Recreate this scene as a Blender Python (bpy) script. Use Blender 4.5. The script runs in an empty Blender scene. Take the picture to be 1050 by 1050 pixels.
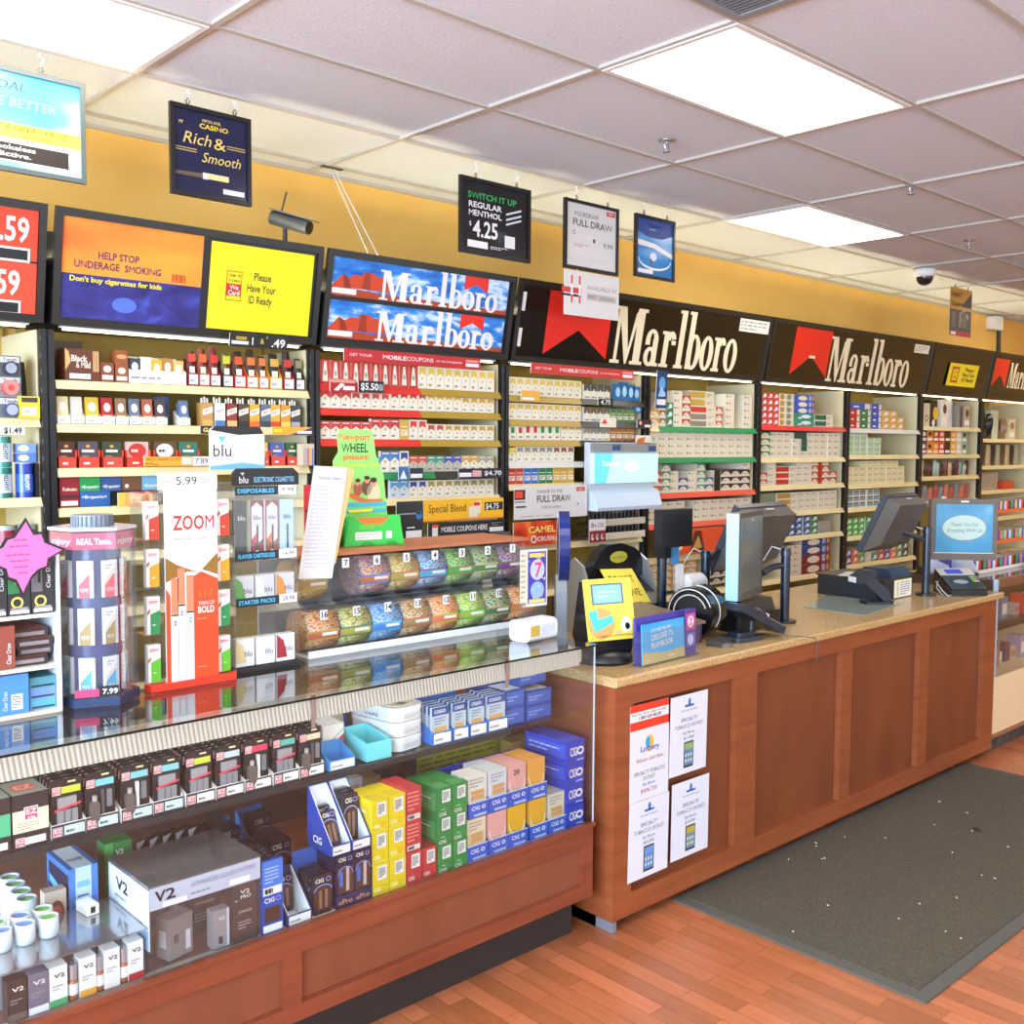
import bpy, math, random
from mathutils import Vector, Matrix, geometry
R = random.Random(7)
PI = math.pi
COL = bpy.context.scene.collection

# ---------------------------------------------------------------- materials
def lin(h):
    o = []
    for i in (0, 2, 4):
        c = int(h[i:i+2], 16) / 255
        o.append(c / 12.92 if c <= .04045 else ((c + .055) / 1.055) ** 2.4)
    return (*o, 1)
MATS = {}
def nodes(name):
    m = bpy.data.materials.new(name); m.use_nodes = True
    nt = m.node_tree
    return m, nt, nt.nodes['Principled BSDF']
def C(h, rough=.45, metal=0):
    """A plain printed / painted / moulded surface of one colour, its gloss broken up by fine noise."""
    k = (h, rough, metal)
    if k not in MATS:
        m, nt, b = nodes('surface_' + h)
        b.inputs['Base Color'].default_value = lin(h)
        b.inputs['Metallic'].default_value = metal
        n = nt.nodes.new('ShaderNodeTexNoise'); n.inputs['Scale'].default_value = 60
        r = nt.nodes.new('ShaderNodeMapRange')
        r.inputs['To Min'].default_value = max(.02, rough - .06); r.inputs['To Max'].default_value = min(1, rough + .06)
        nt.links.new(n.outputs['Fac'], r.inputs['Value']); nt.links.new(r.outputs['Result'], b.inputs['Roughness'])
        MATS[k] = m
    return MATS[k]
def EM(h, s):
    k = ('e', h, s)
    if k not in MATS:
        m, nt, b = nodes('lit_' + h)
        b.inputs['Base Color'].default_value = lin(h)
        b.inputs['Emission Color'].default_value = lin(h); b.inputs['Emission Strength'].default_value = s
        MATS[k] = m
    return MATS[k]
def clear(name, tint, gloss=.06, rough=.0, scuff=0):
    m = bpy.data.materials.new(name); m.use_nodes = True; nt = m.node_tree
    nt.nodes.remove(nt.nodes['Principled BSDF'])
    t = nt.nodes.new('ShaderNodeBsdfTransparent'); t.inputs['Color'].default_value = (*tint, 1)
    g = nt.nodes.new('ShaderNodeBsdfGlossy'); g.inputs['Roughness'].default_value = rough
    f = nt.nodes.new('ShaderNodeFresnel'); f.inputs['IOR'].default_value = 1.45
    q = nt.nodes.new('ShaderNodeNewGeometry'); r = nt.nodes.new('ShaderNodeMapRange')
    r.inputs['To Min'].default_value = 1.45; r.inputs['To Max'].default_value = 1/1.45
    nt.links.new(q.outputs['Backfacing'], r.inputs['Value']); nt.links.new(r.outputs['Result'], f.inputs['IOR'])
    a = nt.nodes.new('ShaderNodeMath'); a.operation = 'MULTIPLY'; a.inputs[1].default_value = gloss / .04
    a.use_clamp = True
    x = nt.nodes.new('ShaderNodeMixShader')
    nt.links.new(f.outputs[0], a.inputs[0]); nt.links.new(a.outputs[0], x.inputs[0])
    nt.links.new(t.outputs[0], x.inputs[1]); nt.links.new(g.outputs[0], x.inputs[2])
    if scuff:      # the faint milkiness of handled plastic
        d = nt.nodes.new('ShaderNodeBsdfDiffuse'); d.inputs['Color'].default_value = (.85, .9, .95, 1)
        y = nt.nodes.new('ShaderNodeMixShader'); y.inputs[0].default_value = scuff
        nt.links.new(x.outputs[0], y.inputs[1]); nt.links.new(d.outputs[0], y.inputs[2]); x = y
    nt.links.new(x.outputs[0], nt.nodes['Material Output'].inputs['Surface'])
    return m
GLASS = clear('case_glass', (.97, .985, .98), .04)
TOPGLASS = clear('counter_glass', (.93, .96, .95), .055)
ACRYL = clear('clear_acrylic', (.96, .97, .98), .045, .03, .018)
FROST = clear('smoky_acrylic', (.74, .78, .82), .16, .12, .06)
def ramp(nt, fac, stops):
    r = nt.nodes.new('ShaderNodeValToRGB'); e = r.color_ramp.elements
    while len(e) < len(stops): e.new(.5)
    for k, (p, h) in enumerate(stops): e[k].position = p; e[k].color = lin(h)
    nt.links.new(fac, r.inputs['Fac']); return r.outputs['Color']
def coords(nt, scale=(1, 1, 1), rot=(0, 0, 0)):
    c = nt.nodes.new('ShaderNodeTexCoord'); m = nt.nodes.new('ShaderNodeMapping')
    m.inputs['Scale'].default_value = scale; m.inputs['Rotation'].default_value = rot
    nt.links.new(c.outputs['Object'], m.inputs['Vector']); return m.outputs['Vector']
def noisy(name, stops, scale, vec=(1, 1, 1), rough=.5, detail=6, bump=0, kind='ShaderNodeTexNoise', dist=0):
    m, nt, b = nodes(name)
    v = coords(nt, vec); n = nt.nodes.new(kind); n.inputs['Scale'].default_value = scale
    if kind == 'ShaderNodeTexNoise':
        n.inputs['Detail'].default_value = detail; n.inputs['Distortion'].default_value = dist
        f = n.outputs['Fac']
    else: f = n.outputs[0]
    nt.links.new(v, n.inputs['Vector'])
    nt.links.new(ramp(nt, f, stops), b.inputs['Base Color'])
    b.inputs['Roughness'].default_value = rough
    if bump:
        k = nt.nodes.new('ShaderNodeBump'); k.inputs['Strength'].default_value = bump; k.inputs['Distance'].default_value = .004
        nt.links.new(f, k.inputs['Height']); nt.links.new(k.outputs[0], b.inputs['Normal'])
    return m
WOOD = noisy('cherry_wood', [(.25, '7e3f20'), (.5, '8c4a27'), (.8, '98542e')], 3, (1.2, 1.2, 9), .38, 7, 0, dist=.6)
PANEL = noisy('cherry_panel', [(.25, '6c3619'), (.5, '773e1f'), (.8, '824725')], 2.2, (3, 3, 1.2), .42, 6)
WOODH = noisy('cherry_rail', [(.25, '824224'), (.5, '904c2a'), (.8, '9c5832')], 3, (.8, 6, 9), .36, 7)
CASEWOOD = noisy('case_wood', [(.25, '703620'), (.5, '7c3e26'), (.8, '88482c')], 3, (.9, 4, 7), .38, 7)
CASEPANEL = noisy('case_panel', [(.25, '6e3a24'), (.5, '78422a'), (.8, '824a30')], 2.2, (3, 3, 1.2), .42, 6)
STONE = noisy('speckled_beige_stone', [(.30, '8a6d45'), (.44, 'b4925c'), (.56, 'c2a06a'), (.70, 'dcc698')], 220, rough=.18, detail=3)
MATTEX = noisy('ribbed_mat', [(.3, '3c372b'), (.5, '504939'), (.75, '665e4c')], 210, (1, 1, 1), .95, 3, .8)
WALL = noisy('ochre_wall', [(.3, 'f0be5e'), (.7, 'f4c466')], 5, rough=.7)
ROOMWALL = noisy('plain_wall', [(.3, 'd8d0c0'), (.7, 'e0d8c8')], 4, rough=.8)
TILE = noisy('ceiling_tile', [(.30, 'bcc2ca'), (.36, 'd2d7df'), (.6, 'd8dde4')], 90, rough=.95, detail=4, bump=.25)
CREAM = C('dccfa2', .4); BLACK = C('17181a', .35); DARK = C('26282b', .4); WHITE = C('e3e3df', .45)
STEEL = C('c8cacc', .25, 1); GREY = C('8a8d90', .4)
def floor_mat():
    m, nt, b = nodes('strip_floor')
    v = coords(nt, (1, 1, 1), (0, 0, PI/2))
    k = nt.nodes.new('ShaderNodeTexBrick'); nt.links.new(v, k.inputs['Vector'])
    k.inputs['Color1'].default_value = lin('b4673c'); k.inputs['Color2'].default_value = lin('d08656'); k.inputs['Mortar'].default_value = lin('9a5230')
    k.inputs['Scale'].default_value = 1; k.inputs['Brick Width'].default_value = .42; k.inputs['Row Height'].default_value = .066
    k.inputs['Mortar Size'].default_value = .0012; k.inputs['Bias'].default_value = .1; k.offset = .37
    n = nt.nodes.new('ShaderNodeTexNoise'); n.inputs['Scale'].default_value = 4; n.inputs['Detail'].default_value = 8; n.inputs['Distortion'].default_value = .8
    v2 = coords(nt, (11, 1.3, 1)); nt.links.new(v2, n.inputs['Vector'])
    x = nt.nodes.new('ShaderNodeMix'); x.data_type = 'RGBA'; x.blend_type = 'OVERLAY'; x.inputs['Factor'].default_value = .55
    nt.links.new(k.outputs['Color'], x.inputs['A'])
    g = ramp(nt, n.outputs['Fac'], [(.25, '606060'), (.75, '969696')]); nt.links.new(g, x.inputs['B'])
    nt.links.new(x.outputs['Result'], b.inputs['Base Color']); b.inputs['Roughness'].default_value = .34
    return m
FLOOR = floor_mat()

# ---------------------------------------------------------------- glyphs (the built-in font, one outline per character)
CH = ''.join(chr(c) for c in range(33, 127))
GL = {}
def make_glyphs():
    tmp = []
    for bold in (0, 1):
        for ch in CH + ' ':
            for s in (ch, ch + 'I') if ch != ' ' else (' I',):
                cu = bpy.data.curves.new('g', 'FONT'); cu.body = s; cu.resolution_u = 2; cu.offset = (0 if ch in 'MWNmw&' else .02) * bold
                o = bpy.data.objects.new('g', cu); COL.objects.link(o); tmp.append((bold, ch, s, o, cu))
    dg = bpy.context.evaluated_depsgraph_get(); dg.update()
    ext = {}; raw = {}
    for bold, ch, s, o, cu in tmp:
        me = o.evaluated_get(dg).to_mesh()
        vs = [(v.co.x, v.co.y) for v in me.vertices]; fs = [tuple(p.vertices) for p in me.polygons]
        o.evaluated_get(dg).to_mesh_clear()
        ext[bold, s] = max(v[0] for v in vs)
        if s == ch: raw[bold, ch] = (vs, fs)
    for bold in (0, 1):
        cap = max(v[1] for v in raw[bold, 'H'][0]) - min(v[1] for v in raw[bold, 'H'][0])
        b0 = min(v[1] for v in raw[bold, 'H'][0])
        for ch in CH:
            vs, fs = raw[bold, ch]
            GL[bold, ch] = ([(x / cap, (y - b0) / cap) for x, y in vs], fs, (ext[bold, ch + 'I'] - ext[bold, 'I']) / cap)
        GL[bold, ' '] = ([], [], (ext[bold, ' I'] - ext[bold, 'I']) / cap)
    for *_, o, cu in tmp:
        bpy.data.objects.remove(o); bpy.data.curves.remove(cu)
make_glyphs()

# ---------------------------------------------------------------- frames and mesh builder
class F:
    def __init__(s, o, u, v):
        s.o, s.u, s.v = Vector(o), Vector(u).normalized(), Vector(v).normalized(); s.n = s.u.cross(s.v)
    def p(s, u, v, L=0): return s.o + s.u * u + s.v * v + s.n * (L * .0005)
def fr(x, y, z): return F((x, y, z), (1, 0, 0), (0, 0, 1))            # a face turned to the customer
def le(x, y, z): return F((x, y, z), (0, -1, 0), (0, 0, 1))           # a face turned to -X
def tp(x, y, z): return F((x, y, z), (1, 0, 0), (0, 1, 0))            # a top face
class MB:
    def __init__(s): s.v = []; s.f = []; s.k = []; s.s = []; s.mats = []
    def mi(s, m):
        if m not in s.mats: s.mats.append(m)
        return s.mats.index(m)
    def add(s, vs, fs, m, smooth=False):
        b = len(s.v); k = s.mi(m); s.v += [tuple(v) for v in vs]
        for f in fs: s.f.append(tuple(i + b for i in f)); s.k.append(k); s.s.append(smooth)
        return s
    def box(s, x0, x1, y0, y1, z0, z1, m, skip=''):
        vs = [(x, y, z) for z in (z0, z1) for y in (y0, y1) for x in (x0, x1)]
        fs = {'d': (0, 2, 3, 1), 'u': (4, 5, 7, 6), 'f': (0, 1, 5, 4), 'b': (2, 6, 7, 3), 'l': (0, 4, 6, 2), 'r': (1, 3, 7, 5)}
        return s.add(vs, [f for k, f in fs.items() if k not in skip], m)
    def rbox(s, x0, x1, y0, y1, z0, z1, m, r=.006, n=2, axis='y', smooth=False):
        """box with its four edges along one axis rounded"""
        d = {'x': (y0, y1, z0, z1, x0, x1), 'y': (x0, x1, z0, z1, y0, y1), 'z': (x0, x1, y0, y1, z0, z1)}[axis]
        pts = []
        for cx, cy, a in ((d[1]-r, d[3]-r, 0), (d[0]+r, d[3]-r, PI/2), (d[0]+r, d[2]+r, PI), (d[1]-r, d[2]+r, 1.5*PI)):
            for i in range(n + 1):
                t = a + PI/2 * i / n; pts.append((cx + r*math.cos(t), cy + r*math.sin(t)))
        return s.prism(pts, axis, d[4], d[5], m)
    def prism(s, pts, axis, a, b, m, cap=True):
        P = {'x': lambda p, t: (t, p[0], p[1]), 'y': lambda p, t: (p[0], t, p[1]), 'z': lambda p, t: (p[0], p[1], t)}[axis]
        n = len(pts); vs = [P(p, a) for p in pts] + [P(p, b) for p in pts]
        fs = [(i, (i+1) % n, n + (i+1) % n, n + i) for i in range(n)]
        if cap: fs += [tuple(range(n))[::-1], tuple(range(n, 2*n))]
        return s.add(vs, fs, m)
    def cyl(s, c, r, h, m, n=16, axis='z', r2=None, cap=True):
        r2 = r if r2 is None else r2; vs = []
        for k, (rr, t) in enumerate(((r, 0), (r2, h))):
            for i in range(n):
                a = 2*PI*i/n; p, q = rr*math.cos(a), rr*math.sin(a)
                vs.append({'z': (c[0]+p, c[1]+q, c[2]+t), 'y': (c[0]+p, c[1]+t, c[2]+q), 'x': (c[0]+t, c[1]+p, c[2]+q)}[axis])
        s.add(vs, [(i, (i+1) % n, n+(i+1) % n, n+i) for i in range(n)], m, True)
        if cap: s.add(vs, [tuple(range(n))[::-1], tuple(range(n, 2*n))], m)
        return s
    def lathe(s, c, prof, m, n=20):
        vs = [(c[0]+r*math.cos(2*PI*i/n), c[1]+r*math.sin(2*PI*i/n), c[2]+z) for r, z in prof for i in range(n)]
        return s.add(vs, [(j*n+i, j*n+(i+1) % n, (j+1)*n+(i+1) % n, (j+1)*n+i) for j in range(len(prof)-1) for i in range(n)], m, True)
    def tube(s, pts, r, m, n=6):
        pts = [Vector(p) for p in pts]; vs = []
        for i, p in enumerate(pts):
            d = (pts[min(i+1, len(pts)-1)] - pts[max(i-1, 0)]).normalized()
            a = d.orthogonal().normalized(); b = d.cross(a)
            if i and (pa.dot(a - d*a.dot(d)) < .9): a = (pa - d*pa.dot(d)).normalized(); b = d.cross(a)
            pa = a
            vs += [p + (a*math.cos(2*PI*k/n) + b*math.sin(2*PI*k/n))*r for k in range(n)]
        fs = [(j*n+i, j*n+(i+1) % n, (j+1)*n+(i+1) % n, (j+1)*n+i) for j in range(len(pts)-1) for i in range(n)]
        s.add(vs, fs, m, True); return s.add(vs, [tuple(range(n))[::-1], tuple(range(len(vs)-n, len(vs)))], m)
    def slab(s, f, u0, v0, u1, v1, d, m, back=None):
        """a board: rectangle in the frame, d thick behind its face"""
        P = [f.o + f.u*u + f.v*v - f.n*t for t in (0, d) for u, v in ((u0, v0), (u1, v0), (u1, v1), (u0, v1))]
        s.add(P, [(0, 1, 2, 3)], m)
        return s.add(P, [(7, 6, 5, 4), (0, 4, 5, 1), (1, 5, 6, 2), (2, 6, 7, 3), (3, 7, 4, 0)], back or m)
    def poly(s, f, pts, m, L=1): return s.add([f.p(u, v, L) for u, v in pts], [tuple(range(len(pts)))], m)
    def rect(s, f, u0, v0, u1, v1, m, L=1): return s.poly(f, [(u0, v0), (u1, v0), (u1, v1), (u0, v1)], m, L)
    def ell(s, f, u, v, a, b, m, L=1, n=18, t0=0, t1=2*PI):
        k = n if t1 - t0 > 6.28 else n + 1
        return s.poly(f, [(u + a*math.cos(t0+(t1-t0)*i/n), v + b*math.sin(t0+(t1-t0)*i/n)) for i in range(k)], m, L)
    def ring(s, f, u, v, a, b, a2, b2, m, L=1, n=20, t0=0, t1=2*PI):
        P = []
        for i in range(n+1):
            t = t0+(t1-t0)*i/n; c, d = math.cos(t), math.sin(t)
            P += [f.p(u+a*c, v+b*d, L), f.p(u+a2*c, v+b2*d, L)]
        return s.add(P, [(2*i+1, 2*i, 2*i+2, 2*i+3) for i in range(n)], m)
    def text(s, f, t, u, v, h, m, w=None, al='l', bold=0, it=0, L=2, rot=0):
        """writing with capitals h high; w squeezes or stretches it to that width"""
        tot = sum(GL[bold, c][2] for c in t) * h; sx = w / tot if w else 1; W = tot * sx
        x = {'l': 0, 'c': -W/2, 'r': -W}[al]; cr, sr = math.cos(rot), math.sin(rot)
        for c in t:
            vs, fs, ad = GL[bold, c]; P = []
            for a, b in vs:
                a, b = x + a*h*sx + it*b*h, b*h
                P.append(f.p(u + a*cr - b*sr, v + a*sr + b*cr, L))
            if P: s.add(P, fs, m)
            x += ad*h*sx
        return s
    def lines(s, f, u0, v0, u1, v1, n, m, L=2, th=.4, words=0, fill=.9):
        """rows of print too small to read: short bars for words"""
        p = (v1 - v0) / n; r = random.Random(int(u0*1e4+v0*1e3+n))
        for i in range(n):
            y = v1 - p*(i + .5); x = u0; e = u0 + (u1-u0)*(fill if i < n-1 else fill*.6)
            while x < e - 1e-6:
                w = min((u1-u0)*r.uniform(.08, .22), e - x); s.rect(f, x, y - p*th/2, x + w, y + p*th/2, m, L); x += w + (u1-u0)*.03
        return s
    def move(s, M, a=0):
        M = Matrix(M) if not isinstance(M, Matrix) else M
        s.v = s.v[:a] + [tuple(M @ Vector(v)) for v in s.v[a:]]; return s
    def mesh(s, name):
        me = bpy.data.meshes.new(name); me.from_pydata(s.v, [], s.f)
        for m in s.mats: me.materials.append(m)
        me.polygons.foreach_set('material_index', s.k); me.polygons.foreach_set('use_smooth', s.s)
        me.update(); return me
    def build(s, name, parent=None, loc=None, rz=0, rot=None):
        o = bpy.data.objects.new(name, s.mesh(name)); COL.objects.link(o)
        if parent: o.parent = parent
        if loc: o.location = loc
        o.rotation_euler = rot or (0, 0, rz); return o
def tag(o, label, cat, group=None, kind=None):
    o['label'] = label; o['category'] = cat
    if group: o['group'] = group
    if kind: o['kind'] = kind
    return o
def thing(name, label, cat, loc=(0, 0, 0), rz=0, group=None):
    o = bpy.data.objects.new(name, None); COL.objects.link(o); o.location = loc; o.rotation_euler = (0, 0, rz)
    o.empty_display_size = .05
    return tag(o, label, cat, group)
def struct(name, mb, loc=None):
    o = mb.build(name, None, loc); o['kind'] = 'structure'; return o
def dup(o, loc, label, rz=None, parent=None):
    c = o.copy(); COL.objects.link(c)
    if parent: c.parent = parent
    else:
        c.location = loc; c['label'] = label
        if rz is not None: c.rotation_euler = (0, 0, rz)
    for ch in o.children: dup(ch, None, None, parent=c)
    return c
ORD = 'first second third fourth fifth sixth seventh eighth ninth tenth eleventh twelfth thirteenth fourteenth fifteenth sixteenth seventeenth eighteenth nineteenth twentieth twenty-first twenty-second twenty-third twenty-fourth twenty-fifth'.split()
# ---------------------------------------------------------------- the room
WY = 4.645
struct('floor', MB().box(-3.6, 14, -4.2, WY, -.1, 0, FLOOR))
struct('ceiling', MB().box(-3.6, 14, -4.2, WY, 3.012, 3.1, TILE))
struct('wall_back', MB().box(-3.6, 14, WY, WY + .12, 0, 3.1, WALL))
struct('wall_right', MB().box(14, 14.12, -4.2, WY, 0, 3.1, WALL))
struct('wall_front', MB().box(-3.6, 14, -4.32, -4.2, 0, 3.1, ROOMWALL))
w = MB()
w.box(-3.72, -3.6, -4.2, WY, 0, .35, ROOMWALL).box(-3.72, -3.6, -4.2, WY, 2.7, 3.1, ROOMWALL)
w.box(-3.72, -3.6, 3.6, WY, .35, 2.7, ROOMWALL).box(-3.72, -3.6, -4.2, -3.4, .35, 2.7, ROOMWALL)
struct('wall_left', w)
w = MB()
for y in (-3.4, -1.05, 1.25, 3.54): w.box(-3.7, -3.6, y, y + .06, .35, 2.7, DARK)
w.box(-3.7, -3.6, -3.4, 3.6, .35, .41, DARK).box(-3.7, -3.6, -3.4, 3.6, 2.64, 2.7, DARK)
w.box(-3.66, -3.65, -3.4, 3.6, .4, 2.65, GLASS)
struct('window_1', w)
g = MB(); T = C('b9b3a8', .5)
gx = [1.655 + 1.2135*i for i in range(-4, 11)]; gy = [2.04 + .608*i for i in range(-10, 5)]
for x in gx: g.box(x - .012, x + .012, -4.2, WY, 3.0, 3.012, T)
for y in gy: g.box(-3.6, 14, y - .012, y + .012, 3.0004, 3.0115, T)
g.box(-3.6, 14, WY - .02, WY, 2.995, 3.012, T)
struct('trim_1', g)
struct('baseboard_back', MB().box(8.0, 14, WY - .012, WY, 0, .1, BLACK))

# ceiling troffers: three in the photo, the rest of the shop's pattern behind and beside the viewer
LAMP = EM('fff6ea', 9.0)
def troffer(x, y, label):
    t = thing('ceiling_light', label, 'ceiling light', (x, y, 3.0), 0, 'recessed ceiling light panels')
    f = MB(); a, b = .594, .292
    for q in ((-a-.004, a+.004, -b-.004, -b+.02), (-a-.004, a+.004, b-.02, b+.004)): f.box(*q, -.004, .004, WHITE)
    for q in ((-a-.004, -a+.02, -b+.02, b-.02), (a-.02, a+.004, -b+.02, b-.02)): f.box(*q, -.004, .004, WHITE)
    f.build('frame', t)
    MB().box(-a+.02, a-.02, -b+.02, b-.02, -.003, .003, LAMP).build('diffuser', t)
    return t
lx = lambda i: 1.655 + 1.2135*i - .6068
ly = lambda j: 2.04 + .608*j + .304
troffer(lx(0), ly(2), 'bright ceiling light panel above the blue framed sign, nearest the viewer')
troffer(lx(2), ly(0), 'large bright ceiling light panel touching the corner of the air vent')
troffer(lx(4), ly(2), 'bright ceiling light panel over the two black headers with red chevrons')
for i, j in ((6, 0), (8, 2), (4, -2), (8, -2), (0, -2), (2, -4), (6, -4), (-2, 0), (-2, -4)):
    troffer(lx(i), ly(j), 'bright ceiling light panel of the shop, %s row and %s column' % (ORD[j+4], ORD[i+2]))

# air vent
t = thing('air_vent', 'grey louvred air vent set into the ceiling grid', 'vent', (2.262, 1.74, 3.0))
f = MB(); f.box(-.594, .594, -.292, -.262, -.006, .006, GREY).box(-.594, .594, .262, .292, -.006, .006, GREY)
f.box(-.594, -.564, -.262, .262, -.006, .006, GREY).box(.564, .594, -.262, .262, -.006, .006, GREY); f.build('frame', t)
f = MB()
for k in range(60): f.box(-.562 + .0188*k, -.555 + .0188*k, -.262, .262, -.004, .008, C('6d7072', .4))
f.box(-.564, .564, -.262, .262, .009, .0115, C('303234')); f.build('louvre', t)
# sprinkler heads
def sprinkler(x, y, label):
    t = thing('sprinkler_head', label, 'sprinkler', (x, y, 3.012), 0, 'ceiling sprinkler heads')
    MB().lathe((0, 0, 0), [(.0, 0), (.035, -.001), (.038, -.006), (.012, -.012), (0, -.012)], STEEL).build('escutcheon', t)
    b = MB().cyl((0, 0, -.05), .006, .05, STEEL, 8)
    b.tube([(-.012, 0, -.012), (-.016, 0, -.03), (0, 0, -.05)], .003, STEEL).tube([(.012, 0, -.012), (.016, 0, -.03), (0, 0, -.05)], .003, STEEL)
    b.build('frame', t)
    MB().lathe((0, 0, -.056), [(.0, 0), (.018, 0), (.018, .004), (0, .004)], STEEL, 12).build('deflector', t)
sprinkler(3.762, 3.05, 'small chrome sprinkler head in the ceiling between two light panels')
sprinkler(5.31, 2.66, 'flat little sprinkler head on the ceiling grid crossing past the large light')
sprinkler(7.015, 3.094, 'chrome sprinkler head hanging in the ceiling near the dome camera')
# dome camera
t = thing('dome_camera', 'white dome security camera with dark eye on the ceiling', 'security camera', (7.85, 3.8, 3.0))
MB().lathe((0, 0, 0), [(0, 0), (.085, 0), (.088, -.03), (.075, -.055), (.06, -.06)], WHITE, 24).build('housing', t)
MB().lathe((0, 0, -.058), [(.062, 0), (.06, -.025), (.045, -.05), (.02, -.064), (0, -.067)], C('1b1c20', .08), 24).build('lens_dome', t)
# bullet camera on top of the near header
t = thing('bullet_camera', 'grey bullet security camera with antenna standing on the black sign header', 'security camera', (2.49, 4.195, 2.53), math.radians(28))
b = MB().cyl((0, .02, -.165), .02, .012, DARK, 16).cyl((0, .02, -.155), .011, .25, DARK, 10); b.build('bracket', t)
RT = dict(loc=(0, 0, .1), rot=(.3, 0, 0))
MB().cyl((0, -.11, 0), .032, .2, C('5c5f62', .35, .6), 18, 'y').build('body', t, **RT)
MB().box(-.03, .03, -.14, .1, .033, .038, C('6a6d70', .35)).build('sunshield', t, **RT)
b = MB().cyl((0, -.114, 0), .027, .004, C('0c0c0e', .1), 18, 'y'); b.build('lens', t, **RT)
MB().cyl((.0, .05, .036), .004, .09, BLACK, 8).build('antenna', t, **RT)
# guy wires from the ceiling to the header
t = thing('hanging_wires', 'pair of pale wires running from a ceiling plate down to the header', 'wire', (2.9, 4.47, 3.0))
MB().box(-.06, .06, -.012, .012, -.006, 0, DARK).build('ceiling_plate', t)
MB().tube([(-.01, 0, -.006), (.1, -.2, -.48)], .003, WHITE).build('wire', t)
MB().tube([(.01, 0, -.006), (.16, -.2, -.48)], .003, WHITE).build('wire', t)
# white junction box and conduit at the far end
t = thing('junction_box', 'small white box with a black conduit high on the ochre wall', 'box', (11.1, WY, 2.9))
MB().rbox(-.1, .1, -.09, -.001, -.05, .09, WHITE, .02).build('cover', t)
MB().tube([(.16, -.02, .06), (.17, -.02, -.1), (.18, -.02, -.36)], .02, DARK).build('conduit', t)
# ---------------------------------------------------------------- framed signs hanging from the ceiling grid
def hung(x0, x1, z0, z1, label, poster, y=3.88, framed=True, col='17181a'):
    t = thing('hanging_sign', label, 'sign', (x0, y, z0), 0, 'signs hanging from the ceiling'); w, h = x1 - x0, z1 - z0; m = MB(); K = C(col, .3); q = .017 if framed else 0
    if framed:
        m.box(0, w, 0, .018, 0, q, K).box(0, w, 0, .018, h - q, h, K).box(0, q, 0, .018, q, h - q, K).box(w - q, w, 0, .018, q, h - q, K).build('frame', t)
        MB().box(q, w - q, .012, .016, q, h - q, K).build('backing', t)
    m = MB(); m.box(q, w - q, .0095, .0115, q, h - q, WHITE); poster(m, fr(q, .0094, q), w - 2*q, h - 2*q); m.build('poster', t)
    for x in (w*.22, w*.8):
        m = MB().tube([(x, .009, h - .002), (x + .008, .009, h + .014), (x, .009, h + .028), (x - .008, .009, h + .014), (x, .009, h)], .0022, K, 5)
        zc = 3.0 - z0; m.tube([(x, .009, h + .028), (x + .01, .009, (h + .03 + zc)/2), (x - .006, .009, zc - .012), (x, .009, zc)], .003, C('f0f0f0'), 5); m.build('hook', t)
    return t
SK = noisy('sky_print', [(.3, '1c9ad4'), (.48, '5cc0e4'), (.66, 'd8eef4')], 2.2, (1, 1, 1.5), .5, 2)
def skoal(m, f, w, h):
    m.rect(f, 0, 0, w, h, SK, 1).rect(f, 0, h*.31, w, h*.47, C('e8d84a'), 2).text(f, 'SKOAL', w*.52, h*.82, h*.09, C('2c3a48'), w*.22, it=.25).text(f, 'MORE BETTER', w*.46, h*.64, h*.1, C('7ab0c4'), w*.42, bold=1, it=.2)
    m.text(f, 'A GREAT PRICE', w*.64, h*.395, h*.055, C('3a5a6a'), w*.3).text(f, 'EVERY DAY', w*.72, h*.335, h*.035, C('3a5a6a'), w*.15)
    m.rect(f, w*.2, h*.06, w*.95, h*.27, WHITE, 2).rect(f, w*.21, h*.075, w*.94, h*.255, C('2c2420'), 3).text(f, 'WARNING: Smokeless', w*.28, h*.185, h*.05, WHITE, w*.5, bold=1, L=4).text(f, 'tobacco is addictive.', w*.28, h*.11, h*.05, WHITE, w*.48, bold=1, L=4)
    m.ring(f, w*.62, h*.6, w*.14, h*.1, w*.137, h*.095, C('8ab4c4'), 2, 20, PI*1.05, PI*1.9)
NIGHT = noisy('night_print', [(.3, '11142e'), (.6, '1a1e40'), (.85, '3a3a4c')], 2, (.6, 1, 1.6), .2, 2)
def casino(m, f, w, h):
    G = C('d8bc5a', .35)
    m.rect(f, 0, 0, w, h, NIGHT, 1).text(f, 'FIFTH AVE.', w*.38, h*.89, h*.035, G, w*.26, bold=1).text(f, 'CASINO', w*.34, h*.81, h*.06, C('e8c83c'), w*.4, bold=1).text(f, "79'", w*.06, h*.82, h*.04, G, bold=1)
    m.text(f, 'Rich', w*.1, h*.6, h*.14, G, w*.4, it=.3, bold=0).text(f, '&', w*.53, h*.58, h*.15, G, w*.17, bold=1).text(f, 'Smooth', w*.36, h*.4, h*.12, G, w*.55, it=.3)
    for v in (.5, .53): m.rect(f, w*.02, h*v, w*.3, h*(v + .008), G, 2).rect(f, w*.72, h*(v + .12), w*.98, h*(v + .128), G, 2)
    m.poly(f, [(w*.0, h*.2), (w*.4, h*.2), (w*.42, h*.26), (0, h*.24)], C('5a4a3a'), 2).rect(f, w*.38, h*.19, w*.45, h*.27, C('c8c8c4'), 3).rect(f, w*.45, h*.2, w*.74, h*.27, C('e0c88a'), 3).rect(f, w*.66, h*.05, w*.96, h*.11, WHITE, 2)
SMOKE = noisy('smoke_print', [(.3, '101012'), (.6, '1e1f22'), (.8, '6a6c70')], 2.2, (1, 1, .6), .2, 2, dist=1.5)
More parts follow.
